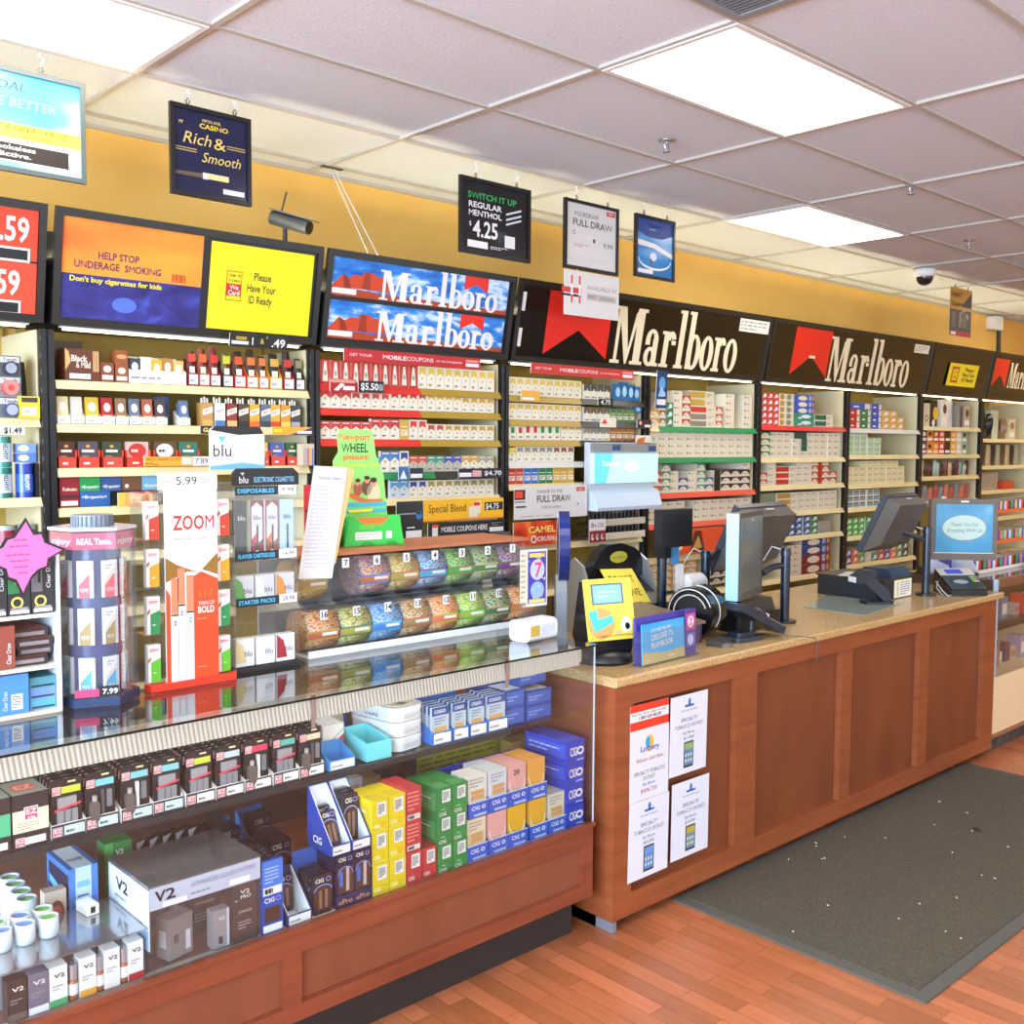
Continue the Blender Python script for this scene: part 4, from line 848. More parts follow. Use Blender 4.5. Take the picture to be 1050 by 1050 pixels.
simple('cigar_box', 1.684, y, z, .052, .05, .13, '8a4a28', 'tall brown cigar packet before the white and green tray', 'cigar box', g1, lambda m, f, w, h: stripe('f0dcc0')(m, f, w, h*.55) and m.ell(f, w*.5, h*.8, w*.4, h*.07, C('d09050'), 1))
tag(tray(.245, .1, .055, 'eef0e4').build('display_tray', None, (1.741, y, z + .0005)), 'long white display tray with green end on the top cigar shelf', 'tray', None)
for i, (c, d) in enumerate((('3a4048', 'dark'), ('d8d2c0', 'white'), ('e8a428', 'amber'), ('a87838', 'tan'), ('d8b060', 'straw'))):
    simple('cigarillo_pack', 1.747 + .047*i, y + .012, z + .002, .045, .03, .1 + .008*(i % 2), c, f'{d} cigarillo pack standing in the long white tray', 'cigarillo pack', 'cigarillos in the long white tray', stripe('f4ecd8', '6a4a2c'))
for i, (x, w) in enumerate(((1.996, .047), (2.046, .048), (2.097, .049), (2.156, .049), (2.212, .054), (2.272, .055), (2.331, .048), (2.386, .061), (2.457, .054), (2.519, .047))):
    hc = ['7a1c18', 'b84a2a', '8a1c1c', '3a3020', 'c82c34', 'e0702c', 'e0702c', 'e8b02c', 'a82830', '2a2a2c'][i]
    tag(tray(w, .05, .055, hc).build('pouch_tray', None, (x, y, z + .0005)), f'{ORD[i]} small price-fronted tray from the near end, top cigar shelf', 'tray', 'price-fronted trays on the top cigar shelf')
    m = bag(w*.88, .145 + .014*(i % 3), ['4a1814', '7a3020', '6a1818', '5a5020', '2c241c', '30261c', '3a2a1a', '1e1c18', '302420', '24221e'][i], d=.02); f = fr(-w/2, -.012, .05)
    m.rect(f, w*.15, .05, w*.85, .085, C(['d84030', 'e86030', 'd03028', 'c8c030', 'd85028', 'e07030', 'e07030', 'c8a040', 'c03028', '8a8060'][i]), 1).rect(f, w*.25, .0, w*.75, .03, IV, 1)
    o = m.build('cigarillo_pouch', None, (x + w/2, y + .02, z + .003), rot=(-.07, 0, 0)); tag(o, f'{ORD[i]} upright cigarillo pouch from the near end, top cigar shelf', 'pouch', 'cigarillo pouches on the top cigar shelf')
z = 1.702; g2 = 'second cigar shelf'
for i, (x, w, c, d) in enumerate(((1.452, .05, 'd8cc98', 'cream'), (1.506, .05, 'cfc8b4', 'pale'), (1.562, .06, 'c8a838', 'yellow'), (1.626, .052, 'a8242c', 'crimson'), (1.684, .05, '8a6a48', 'brown'), (1.74, .05, '606c7c', 'grey'), (1.795, .05, 'a8583c', 'rust'), (1.85, .05, '4a3a3c', 'dark'), (1.958, .044, '5a7090', 'blue'))):
    tag(tray(w, .07, .03, 'e8e4d8').build('pouch_tray', None, (x, y, z + .0005)), f'white-fronted tray holding the {d} cigar packs, second cigar shelf', 'tray', 'white-fronted trays, second cigar shelf')
    for j in range(2):
        m = MB().box(0, w*.86, 0, .012, 0, .105 - .01*j, C(c, .35)); stripe('f0e6d0', 'e8c890')(m, fr(0, 0, 0), w*.86, .1)
        tag(m.build('cigar_pack', None, (x + w*.07, y + .006 + .02*j, z + .003), rot=(-.12, .0, 0)), f'{["front", "rear"][j]} {d} cigar pack leaning in its tray, second cigar shelf', 'cigar pack', 'cigar packs, ' + g2)
for j in range(8):
    simple('cigar_pack', 1.905 + .006*j - .05*(j > 5), y + .07, z, .004, .05, .12, '3a5c9a' if j % 2 else '5a6c8a', f'{ORD[j]} thin blue cigar pack seen edge-on, second cigar shelf', 'cigar pack', 'edge-on blue packs, second cigar shelf')
xs = [2.059, 2.117, 2.173, 2.229, 2.284, 2.339, 2.388, 2.441, 2.492]; cs = [('b88a4c', 'tan'), ('dcdcd8', 'white'), ('8a2a20', 'maroon'), ('4a3a28', 'umber'), ('e8a030', 'amber'), ('5a6478', 'slate'), ('e0a030', 'orange'), ('d88a2c', 'ochre'), ('3c3c44', 'charcoal')]
for i, x in enumerate(xs):
    c, d = cs[i]
    m = MB().box(0, .047, 0, .06, 0, .1, C(c, .35)); f = fr(0, 0, 0)
    m.poly(f, [(0, .045), (.047, .06), (.047, .085), (0, .07)], IV, 1).rect(f, 0, 0, .047, .025, C(['c8a05a', '4a70b0', 'd8b070', '2a241e', 'e86a2c', '3a3c48', 'c84028', 'e8c050', 'a0a0a0'][i]), 1).text(f, 'Swisher' if 0 else 'cigars', .004, .058, .01, C('5a2c1c'), .038, rot=.3)
    for k in range(3): m.cyl((.01 + .013*k, .03, .1), .005, .02 + .006*((i + k) % 2), IV, 6)
    tag(m.build('cigarillo_box', None, (x, y, z + .0006)), f'{d} cigarillo box with white tips, second cigar shelf', 'cigarillo box', 'cigarillo boxes, second cigar shelf')
def tgold(m, f, w, h): m.text(f, 'GAME', .01, h*.25, h*.5, YEL, w*.7, bold=1, it=.2)
strip_sign('shelf_strip', 2.014, 2.13, 4.125, 1.668, 1.702, 'dark strip with yellow letters on the second cigar shelf edge', C('2a2838'), tgold)
strip_sign('shelf_strip', 2.355, 2.562, 4.125, 1.668, 1.704, 'orange and purple strip on the second cigar shelf edge', C('f0a030'), lambda m, f, w, h: m.poly(f, [(w*.4, 0), (w, 0), (w, h), (w*.7, h*.4)], C('4a2a5a'), 1).rect(f, w*.62, .006, w*.98, h*.5, WHITE, 2).lines(f, .01, h*.3, w*.4, h*.7, 1, YEL, 1, .8))
z = 1.527
for i, (x, w, c, d) in enumerate(((1.45, .074, '4a2018', 'brown'), (1.529, .086, '4a444c', 'plum'), (1.624, .087, '2c3c28', 'dark green'), (1.722, .103, 'd8a8a0', 'pink round-label'), (1.84, .103, '5a3c24', 'umber oval-label'), (1.952, .09, '2a6a5c', 'teal'), (2.355, .025, 'e8b048', 'amber'), (2.386, .076, '4458a0', 'blue'), (2.468, .07, '22603c', 'bottle green'))):
    t = thing('cigar_tin', f'{d} cigar tin in a red holder on the third cigar shelf', 'cigar tin', (x, y, z + .0006), 0, 'cigar tins in red holders')
    m = MB().rbox(.004, w - .004, .012, .03, .006, .105, C(c, .3), .004); f = fr(0, .012, 0)
    if 'label' in d: m.ell(f, w/2, .068, w*.36, .03, C('c03028' if 'round' in d else 'ece4d0'), 1).lines(f, w*.25, .06, w*.75, .076, 1, IV if 'round' in d else BLACK, 2, .7)
    else: m.rect(f, w*.22, .062, w*.78, .072, IV, 1).ell(f, w/2, .086, .008, .006, C('d8a040'), 1).lines(f, w*.2, .042, w*.8, .05, 1, C('a89060'), 1, .6)
    m.build('tin', t)
    m = MB().box(0, w, 0, .003, 0, .042, C('d8402c', .3)).box(0, .003, 0, .04, 0, .07, C('d8402c', .3)).box(w - .003, w, 0, .04, 0, .07, C('d8402c', .3)).box(0, w, .037, .04, 0, .06, C('d8402c', .3)); m.lines(fr(0, 0, 0), w*.25, .012, w*.75, .024, 1, WHITE, 1, .7); m.build('holder', t)
strip_sign('price_sign', 1.765, 2.07, 4.12, 1.533, 1.572, 'orange strip with white price 7.89 on the third cigar shelf', C('f0a02c'), lambda m, f, w, h: m.rect(f, w*.69, 0, w, h, WHITE, 1).text(f, '7.89', w*.72, h*.2, h*.6, BLACK, w*.2).rect(f, w*.53, h*.15, w*.67, h*.9, IV, 1).text(f, 'BEST SHORTCUTS', .01, h*.58, h*.28, C('6a3a10'), w*.5).poly(f, [(.0, h*.38), (w*.2, h*.16), (w*.2, h*.08), (.0, h*.3)], C('4a2810'), 1))
z = 1.37
simple('cigar_box', 1.455, y, z, .074, .06, .12, '8a1c24', 'dark red cigar box with white label, lowest visible cigar shelf', 'cigar box', None, lambda m, f, w, h: m.rect(f, .003, .008, w - .006, h*.22, WHITE, 1).text(f, 'Robusto', .01, h*.55, h*.12, IV, w*.75, bold=1).rect(f, 0, h*.3, w, h*.42, C('4a2428'), 1))
for x, zz, c, d in ((1.532, .062, '1f8a44', 'green'), (1.532, 0, '2a5a9a', 'lower blue'), (1.617, .062, '2c4c80', 'upper navy'), (1.702, .062, '6a4424', 'brown'), (1.786, .062, '6aa4c0', 'pale blue')):
    simple('cigar_box', x, y, z + zz, .082 if c != '2a5a9a' else .12, .06, .061, c, f'{d} flat cigar box on the lowest visible cigar shelf', 'cigar box', 'flat cigar boxes on the lowest cigar shelf', lambda m, f, w, h: m.text(f, '+Emporio+', .006, h*.2 if zz else h*.55, h*.22, WHITE, w*.85, bold=1) if '6a4' not in c else m.ell(f, .02, h*.3, .008, .008, WHITE, 1))
simple('cigar_box', 1.617, y + .08, z, .25, .06, .061, '3a4a5c', 'slate box under the upper navy and brown flat boxes', 'cigar box')
strip_sign('price_sign', 1.655, 1.8, 4.12, 1.37, 1.428, 'orange price card reading 6.49 on the lowest visible cigar shelf', C('f4a052'), lambda m, f, w, h: m.rect(f, 0, 0, w*.2, h, C('f0b848'), 1).text(f, '6.49', w*.4, h*.2, h*.6, C('8a3a20'), w*.5))
simple('pen_box', 2.52, FY - .04, 1.5275, .06, .05, .1, 'c8b8a0', 'little striped box of pens at the end of the third cigar shelf', 'box', None, lambda m, f, w, h: [m.rect(f, w*q/5, 0, w*(q + .7)/5, h*.8, C(['b8a888', '88a8d0', 'd85a3a', 'e8b040', '5a78c8'][q]), 1) for q in range(5)])

# ---- unit at the frame edge: lights, tins and blister cards
z = 1.72
for i, (q, c) in enumerate(((0, '5a6066'), (.078, '7a8084'), (.1565, '4a4e54'))):
    t = thing('flashlight_pack', f'{["lowest", "middle", "topmost"][i]} boxed torch in the stack at the frame edge', 'boxed torch', (1.225, FY + .01, z + .0006 + q), 0, 'boxed torches at the frame edge')
    MB().box(0, .095, 0, .09, 0, .077, C(c, .3)).rect(fr(0, 0, 0), .004, .052, .09, .073, C('c8ccd0'), 1).text(fr(0, 0, 0), 'Torch', .03, .057, .012, C('2a2c40'), .05, bold=1).build('box', t)
    if i != 1: MB().cyl((.055, -.02, .03), .026, .03, C('3a4a66' if i == 0 else '2a2c30', .2), 18, 'y').cyl((.055, -.021, .03), .02, .004, C('8a90a0', .1, .8), 18, 'y').build('torch_head', t)
    else: MB().cyl((.05, -.03, .035), .028, .05, C('d8403c', .3), 18, 'y').ring(fr(.05, -.03, .035), 0, 0, .028, .028, .012, .012, C('e87a70'), 1).build('torch_head', t)
tag(bag(.07, .22, '34383c').build('blister_card', None, (1.34, FY + .12, z + .001)), 'dark hanging card leaning behind the boxed torches', 'card')
simple('lighter_box', 1.305, FY - .012, z + .0, .074, .05, .082, 'f0d030', 'yellow price-labelled box beside the boxed torches', 'box', None, lambda m, f, w, h: m.rect(f, w*.12, h*.12, w*.85, h*.5, WHITE, 1).rect(f, w*.1, h*.72, w*.9, h*.95, C('3a3428'), 1).lines(f, w*.2, h*.2, w*.8, h*.4, 1, GREY, 2))
z = 1.415
for i, (x, q, c, d) in enumerate(((1.225, 0, '1c6a5c', 'lower teal'), (1.225, .118, '2a7a6c', 'upper teal'), (1.302, 0, '1f3a9c', 'tall blue'))):
    t = thing('spray_can', f'{d} lighter-fluid can with silver label at the frame edge', 'can', (x + .032, FY + .045, z + .0006 + q), 0, 'cans at the frame edge')
    MB().cyl((0, 0, 0), .032, .115 if i < 2 else .13, C(c, .25), 20).build('can_body', t)
    m = MB().cyl((0, 0, .02), .0324, .07, C('c8d4d8' if i < 2 else '3f66d0', .25), 20, cap=False); m.text(F((.0, -.0335, .03), (0, 0, 1), (-1, 0, 0)), 'RONSON'[:0] + 'LIGHTER', 0, -.008, .016, C('16443c' if i < 2 else 'e8eefc'), .06, bold=1); m.build('label_wrap', t)
    MB().cyl((0, 0, .115 if i < 2 else .13), .026, .002, C('e0e4e8', .3), 16).build('cap', t)
for i in range(2): simple('blue_tin', 1.303, FY + .012, z + .135 + .037*i, .066, .06, .035, ['4a74d0', '6a8ee0'][i], f'{["lower", "upper"][i]} small blue tin on the tall blue can', 'tin', None, lambda m, f, w, h: m.ell(f, w*.3, h*.5, .02, .012, IV, 1))
simple('product_box', 1.367, FY + .02, z, .014, .06, .13, '16181c', 'narrow black box beside the tall blue can', 'box')
strip_sign('price_sign', 1.215, 1.31, 4.13, 1.655, 1.688, 'price tag reading $1.49 at the frame edge', C('c8c8bc'), lambda m, f, w, h: m.text(f, '$1.49', .02, .006, .022, BLACK, .065, bold=1))
z = 1.16
for i, (x, c, d) in enumerate(((1.225, '8a2c3a', 'maroon'), (1.299, '1c5a44', 'green'))):
    t = thing('tobacco_can', f'{d} screw-top tobacco can on the shelf behind the pink star', 'can', (x + .04, FY + .06, z + .0006), 0, 'tobacco cans behind the pink star')
    MB().cyl((0, 0, 0), .035, .13, C(c, .3), 20).build('can_body', t); MB().cyl((0, 0, .13), .036, .018, C('9aa8a0', .3), 20).build('lid', t)
# ---------------------------------------------------------------- glass display case
CX0, CX1, CY0, CY1, DZ, CZ = .1, 2.46, 2.26, 2.98, .385, .985
case = thing('display_case', 'long glass display case on a cherry wood base, full of small boxes', 'display case', (0, 0, 0))
MB().box(CX0, CX1 - .02, CY0 + .075, CY1, 0, .15, C('2a2522', .5)).build('toe_kick', case)
m = MB().box(CX0, CX1, CY0 + .02, CY1, .145, DZ - .002, CASEWOOD)
m.box(CX0, CX1, CY0, CY0 + .02, .325, .392, CASEWOOD).box(CX0, CX1, CY0, CY0 + .02, .145, .19, CASEWOOD)
m.box(CX0, CX1, CY0 - .012, CY0, .384, .398, CASEWOOD)
for x0, x1 in ((CX0, .2), (1.31, 1.362), (2.41, CX1)): m.box(x0, x1, CY0, CY0 + .02, .19, .325, CASEWOOD)
for x0, x1 in ((.2, 1.31), (1.362, 2.41)):
    b = C('6a4a4a', .3)
    m.box(x0, x1, CY0 + .012, CY0 + .0195, .19, .325, CASEPANEL)
base = m.build('wooden_base', case)
for x0, x1 in ((.2, 1.31), (1.362, 2.41)):
    e = MB()
    for q in ((x0, x1, .19, .194), (x0, x0 + .004, .194, .325), (x1 - .004, x1, .194, .325)): e.box(q[0], q[1], CY0 + .006, CY0 + .012, q[2], q[3], CASEWOOD)
    e.build('panel_moulding', base)
MB().box(CX0 + .006, CX1 - .006, CY0 + .012, CY1 - .02, DZ - .002, DZ, noisy('case_deck', [(.3, '9a5434'), (.7, 'ab6240')], 2.5, (1, 5, 1), .35)).box(CX0 + .006, CX1 - .006, CY0 + .012, CY0 + .05, DZ, DZ + .0004, C('d8d4c4', .3)).build('deck', case)
MB().box(CX0, CX1, CY0, CY0 + .006, .398, CZ - .006, GLASS).build('front_glass', case)
MB().box(CX1 - .006, CX1, CY0 + .008, CY1 - .02, .392, CZ - .006, GLASS).box(CX1 - .003, CX1 + .001, CY0 - .001, CY0 + .003, .398, CZ, C('b8c4c4', .1)).build('end_glass', case)
MB().box(CX0, CX1 + .004, CY0 - .006, CY1, CZ - .006, CZ, TOPGLASS).box(CX0, CX1, CY0 - .008, CY0 - .0062, CZ - .0065, CZ - .001, C('101412', .15)).build('top_glass', case)
MB().box(CX0, CX1, CY1 - .02, CY1, DZ, CZ - .008, noisy('case_back', [(.3, '5c4438'), (.7, '6c5244')], 2, (1, 1, 6), .4)).build('back_panel', case)
m = MB()   # ribbed cream lens of the strip lamp under the top glass
n = 200
for i in range(n):
    x0 = CX0 + .02 + (2.40 - CX0 - .02)*i/n; x1 = CX0 + .02 + (2.40 - CX0 - .02)*(i + 1)/n; xm = (x0 + x1)/2
    pr = [(CY0 + .012, .924), (CY0 + .012, .972)]
    m.add([(x0, CY0 + .012, .922), (xm, CY0 + .0095, .922), (x1, CY0 + .012, .922), (x0 - .008, CY0 + .012, .975), (xm - .008, CY0 + .0095, .975), (x1 - .008, CY0 + .012, .975)], [(0, 1, 4, 3), (1, 2, 5, 4)], C('bcb6a6', .5))
m.box(CX0 + .012, 2.41, CY0 + .013, CY0 + .06, .93, .978, C('b8b2a2', .5))
lamp = m.build('strip_lamp_lens', case)
MB().box(CX0 + .05, 2.38, CY0 + .018, CY0 + .052, .9285, .9298, EM('fff4e0', 12)).build('lamp_tube', lamp)
MB().box(CX0 + .01, 2.21, 2.4, 2.84, .713, .72, GLASS).box(CX0 + .01, 2.21, 2.392, 2.4, .704, .722, C('232527', .3)).build('glass_shelf', case)
for x in (.45, 1.31, 1.98): MB().box(x - .012, x + .012, 2.6, 2.64, DZ, .712, C('1c1e20', .3)).build('shelf_post', case)
for x in (1.405, 2.08): MB().box(x - .006, x + .006, CY0 + .006, CY0 + .0118, .9, .985, STEEL).build('glass_clip', case)

# ---- upper shelf: refill cartridge packs
SZ = .7225
def ez(f, m, u, v, s, pc=None): m.rect(f, u, v, u + s, v + s, WHITE, 3).rect(f, u + s*.06, v + s*.06, u + s*.94, v + s*.94, C('c83a58'), 4).text(f, 'EZ', u + s*.1, v + s*.42, s*.42, WHITE, s*.8, bold=1, L=5).text(f, 'cig', u + s*.2, v + s*.12, s*.2, WHITE, s*.6, bold=1, L=5)
def card(band, kind, h=.132):
    def make():
        w = .07; m = MB().box(0, w, 0, .003, 0, h, C('201e20', .25)); f = fr(0, 0, 0); g = tp(0, 0, h); m.rect(g, .0, 0, .006, .003, C('c8c8c8')).rect(g, w*.4, 0, w*.6, .003, C('8a8a8a')).rect(g, w - .005, 0, w, .003, C('c8c8c8'))
        m.rect(f, .024, h*.74, w - .003, h*.86, C(band), 1); ez(f, m, .003, h*.73, .019)
        m.rect(f, w*.55, h*.92, w*.8, h*.95, C('d8d0a0'), 1)
        if kind == 0:
            m.box(.014, w - .014, -.006, 0, h*.5, h*.68, C('8a8c90', .15)).box(.012, w - .012, -.007, 0, h*.16, h*.46, C('7c8086', .15))
            for i in (1, 2): m.rect(fr(0, -.0072, 0), .012 + (w - .024)*i/3 - .001, h*.17, .012 + (w - .024)*i/3 + .001, h*.45, C('3a3c40'), 1)
            m.poly(fr(0, -.0075, 0), [(.006, h*.45), (w - .006, h*.53), (w - .006, h*.57), (.006, h*.49)], C('c83a50'), 1)
        else:
            m.rbox(.008, .03, -.012, 0, h*.12, h*.5, C('5a5450', .2), .008).cyl((.02, -.006, h*.5), .006, .012, C('9a9490', .2), 8)
            m.box(.035, .042, -.008, 0, h*.2, h*.68, C('d0d4d6', .15) if kind == 1 else C('4a4c50', .15)).box(.048, .06, -.008, 0, h*.35, h*.66, C('6a6e74', .15))
        return m
    return make
X = [.798, .8755, .959, 1.038, 1.122, 1.203, 1.283, 1.366, 1.446]
K = [('b4c43c', 0, 'lime'), ('6fb8c8', 2, 'blue'), ('6fb8c8', 1, 'pale blue'), ('6fb8c8', 0, 'sky blue'), ('b4c43c', 0, 'green-lime'), ('b0c0d8', 0, 'lilac'), ('c83a58', 1, 'crimson'), ('4fa89c', 0, 'teal'), ('c8bca0', 2, 'beige')]
for i, x in enumerate(X):
    b, k, d = K[i]
    m = tray(.076, .115, .034, 'eeeeea', False, .075); f = fr(0, 0, 0); m.rect(f, .0, .0, .076, .033, C('26242a'), 1); ez(f, m, .003, .006, .021); m.rect(f, .028, .006, .074, .028, C('b8d4d8') if i < 4 else WHITE, 2).lines(f, .032, .01, .068, .02, 1, C('404448'), 3, .5)
    tag(m.build('card_tray', None, (x, 2.402, SZ)), f'{ORD[i]} open carton of cartridge cards from the near end, {d} banded', 'tray', 'open cartons of cartridge cards')
    for j in range(5):
        place('cartridge_card', ('ez', b, k), card(b, k), (x + .003, 2.412 + .02*j, SZ + .003 + .0015*j), f'{LAY[j].replace("bottom", "frontmost")} cartridge card in the {d} banded carton, {ORD[i]} from the near end', 'blister card', 'black cartridge cards')
for i, (x, c, d) in enumerate(((.634, '4aa87c', 'green-labelled'), (.7155, 'd8d4b4', 'beige-labelled'))):
    t = thing('closed_carton', f'closed black {d} carton with red square, on the glass shelf', 'carton', (x, 2.402, SZ), 0, 'closed black cartons')
    m = MB().box(0, .077, 0, .1, 0, .122, C('242226', .3)); f = fr(0, 0, 0); m.rect(f, .0, .035, .077, .085, C(c), 1); ez(f, m, .024, .062, .03); m.lines(f, .01, .04, .06, .058, 3, GREY, 2).rect(f, .005, .006, .07, .022, WHITE, 1); ez(f, m, .005, .004, .02); m.build('body', t)
    m = MB().box(0, .077, 0, .1, .1225, .1235, C('7c8a7c', .3)); g = tp(0, 0, .1235); m.rect(g, .012, .02, .06, .075, C('c8584a'), 1).text(g, 'EZ', .016, .03, .03, C('e0b8a0'), .04, bold=1); m.build('lid', t)
for i in range(5):
    t = thing('closed_carton', f'{ORD[i]} closed carton of the row behind the cartridge cards', 'carton', (.64 + .098*i, 2.535, SZ), 0, 'closed cartons behind the cartridge cards')
    MB().box(0, .095, 0, .1, 0, .134, C('3a3c3c', .3)).build('body', t); m = MB().box(0, .095, 0, .1, .1345, .1355, C('8c9488', .3)); g = tp(0, 0, .1355); m.rect(g, .02, .02, .075, .075, C('c8705a'), 1).text(g, 'EZ', .026, .03, .03, C('e8c8b0'), .042, bold=1); m.build('lid', t)
for i in range(5):
    x = 1.135 + .078*i
    tag(tray(.075, .11, .034, 'e8e8e4', True, .08).build('card_tray', None, (x, 2.535, SZ)), f'{ORD[i]} open carton in the rear row of cartridge cards', 'tray', 'rear cartons of cartridge cards')
    for j in range(5): place('cartridge_card', ('ezr',), card('5a5c60', 0, .136), (x + .003, 2.545 + .019*j, SZ + .003 + .0015*j), f'{LAY[j].replace("bottom", "frontmost")} card in the {ORD[i]} rear carton behind the cartridge cards', 'blister card', 'rear cartridge cards')
# trays, tins and blue boxes further along the glass shelf
tag(tray(.085, .08, .03, '3f8ac8', True).build('flat_tray', None, (1.54, 2.403, SZ)), 'low blue open tray with contents in front of the red-striped packs', 'tray')
m = tray(.085, .11, .04, '6a6a58', True, .085)
tag(m.build('pack_tray', None, (1.572, 2.49, SZ)), 'olive display tray holding white and red packs', 'tray')
for j in range(4):
    m = MB().box(0, .07, 0, .016, 0, .1, WHITE); f = fr(0, 0, 0); m.poly(f, [(0, 0), (.07, 0), (.07, .07), (.0, .02)], C('b84048'), 1).poly(f, [(.0, .03), (.07, .08), (.07, .086), (0, .036)], C('b8b0a0'), 1).text(f, 'LOGIC'[:0] + 'VAPE', .03, .01, .012, WHITE, .032, bold=1)
    tag(m.build('cigarette_pack', None, (1.579, 2.497 + .021*j, SZ + .002 + .001*j)), f'{LAY[j].replace("bottom", "frontmost")} white and red pack in the olive tray', 'cigarette pack', 'white and red packs in the olive tray')
def cigo_art(m, f, w, h, c='1f3f9c', s=1): m.text(f, 'CIG', w*.14, h*.3, h*.4, WHITE, w*.42, bold=1).ring(f, w*.74, h*.5, h*.24, h*.2, h*.14, h*.1, WHITE, 2, 12)
m = MB().box(0, .17, 0, .003, 0, .15, C('2f5cb0', .3)); f = fr(0, 0, 0); m.poly(f, [(0, 0), (.05, .15), (0, .15)], WHITE, 1).text(f, 'CIGO', .06, .11, .02, WHITE, .09, bold=1).rect(f, .05, .01, .16, .09, C('c8c0a8'), 1)
tag(m.build('header_card', None, (1.6, 2.66, SZ), rot=(-.12, 0, 0)), 'blue and white card standing behind the olive tray', 'card')
m = tray(.085, .13, .055, '6accd4', False, .075)
tag(m.build('teal_tray', None, (1.667, 2.405, SZ)), 'empty teal open carton before the stacked white tins', 'tray')
for j in range(3):
    t = thing('white_tin', f'{["lowest", "middle", "top"][j]} of three stacked white rounded tins on the glass shelf', 'tin', (1.828, 2.535, SZ + .044*j), .15, 'stacked white tins')
    MB().rbox(-.062, .062, -.105, .105, .0, .027, C('d2d8de', .2), .035, 5, 'z').rect(fr(-.06, -.105, 0), .03, .006, .1, .02, C('b8bcc2'), 1).text(F((-.062, .0, .004), (0, -1, 0), (0, 0, 1)), 'VAPIRE'[:3] + 'E', -.03, .004, .01, C('3a4048'), .06).build('body', t)
    m = MB().rbox(-.064, .064, -.107, .107, .0275, .042, C('d8dce0', .15), .037, 5, 'z')
    if j == 2: m.rbox(-.045, .045, -.085, .085, .0422, .0435, C('c8c0a8'), .02, 4, 'z').rect(tp(0, 0, .0436), -.012, -.08, .012, .08, C('77705f'), 1)
    m.build('lid', t)
for i, (x, w) in enumerate(((1.905, .074), (1.985, .062), (2.052, .07), (2.126, .085))):
    m = tray(w, .1, .04, '2f6cb8', True, .085); m.text(fr(0, 0, 0), 'CIGO', .006, .03, .008, WHITE, w*.5, bold=1, L=3)
    tag(m.build('pack_tray', None, (x, 2.405, SZ)), f'{ORD[i]} of four blue display trays along the glass shelf, after the white tins', 'tray', 'blue trays on the glass shelf')
    for j in range(4):
        m = MB().box(0, w - .008, 0, .01, 0, .11, C('a8b8c8', .3)); f = fr(0, 0, 0); m.rect(f, 0, .085, w - .008, .11, C('24488c'), 1).text(f, 'CIGO', .008, .092, .01, WHITE, w*.6, bold=1).rect(f, .01, .02, w - .018, .05, C('c89858'), 1).lines(f, .01, .055, w - .018, .08, 3, C('5a6878'), 1)
        tag(m.build('cartridge_pack', None, (x + .004, 2.415 + .02*j, SZ + .003 + .001*j)), f'{LAY[j].replace("bottom", "frontmost")} pack in the {ORD[i]} blue tray on the glass shelf', 'pack', 'packs in blue trays on the glass shelf')
for i, (x, w) in enumerate(((1.93, .1), (2.04, .12))):
    m = tray(w, .1, .05, '3f7cc8', False, .13); m.text(F((0, .0985, .09), (1, 0, 0), (0, 0, 1)), 'CIGO', .01, .01, .02, WHITE, w*.8, bold=1, L=4)
    tag(m.build('pack_tray', None, (x, 2.56, SZ)), f'{ORD[i]} tall blue tray in the rear row on the glass shelf', 'tray', 'rear blue trays on the glass shelf')
def bluebox(name, x, y, z, w, d, h, label, group='blue cartons on the glass shelf', rz=0):
    m = MB().box(0, w, 0, d, 0, h, C('2a4a94', .25)); f = fr(0, 0, 0); m.rect(f, .004, h*.1, w - .004, h*.9, C('3558a8'), 1).lines(f, .01, h*.3, w*.7, h*.7, 2, C('8aa4d8'), 2).rect(tp(0, 0, h), .01, .01, w - .01, d*.5, C('c8ccd0'), 1)
    m.text(le(0, d, 0), 'CIGO', .02, h*.3, h*.3, WHITE, d*.6, bold=1)
    return tag(m.build(name, None, (x, y, z), rz), label, 'carton', group)
tag(MB().box(2.213, 2.45, 2.4, 2.75, .716, .7195, GLASS).build('glass_ledge'), 'small glass ledge carrying the shrink-wrapped blue cartons', 'shelf')
bluebox('blue_carton', 2.222, 2.43, .7205, .085, .2, .056, 'lower carton of the first blue stack on the glass ledge'); bluebox('blue_carton', 2.222, 2.43, .778, .085, .2, .056, 'upper carton of the first blue stack on the glass ledge')
bluebox('blue_carton', 2.316, 2.43, .7205, .115, .2, .048, 'lower shrink-wrapped blue carton next to the glass end'); bluebox('blue_carton', 2.316, 2.43, .7695, .115, .2, .048, 'upper shrink-wrapped blue carton next to the glass end')
bluebox('blue_carton', 2.3, 2.45, .8345, .125, .17, .05, 'single blue carton on top of the stacked blue cartons')

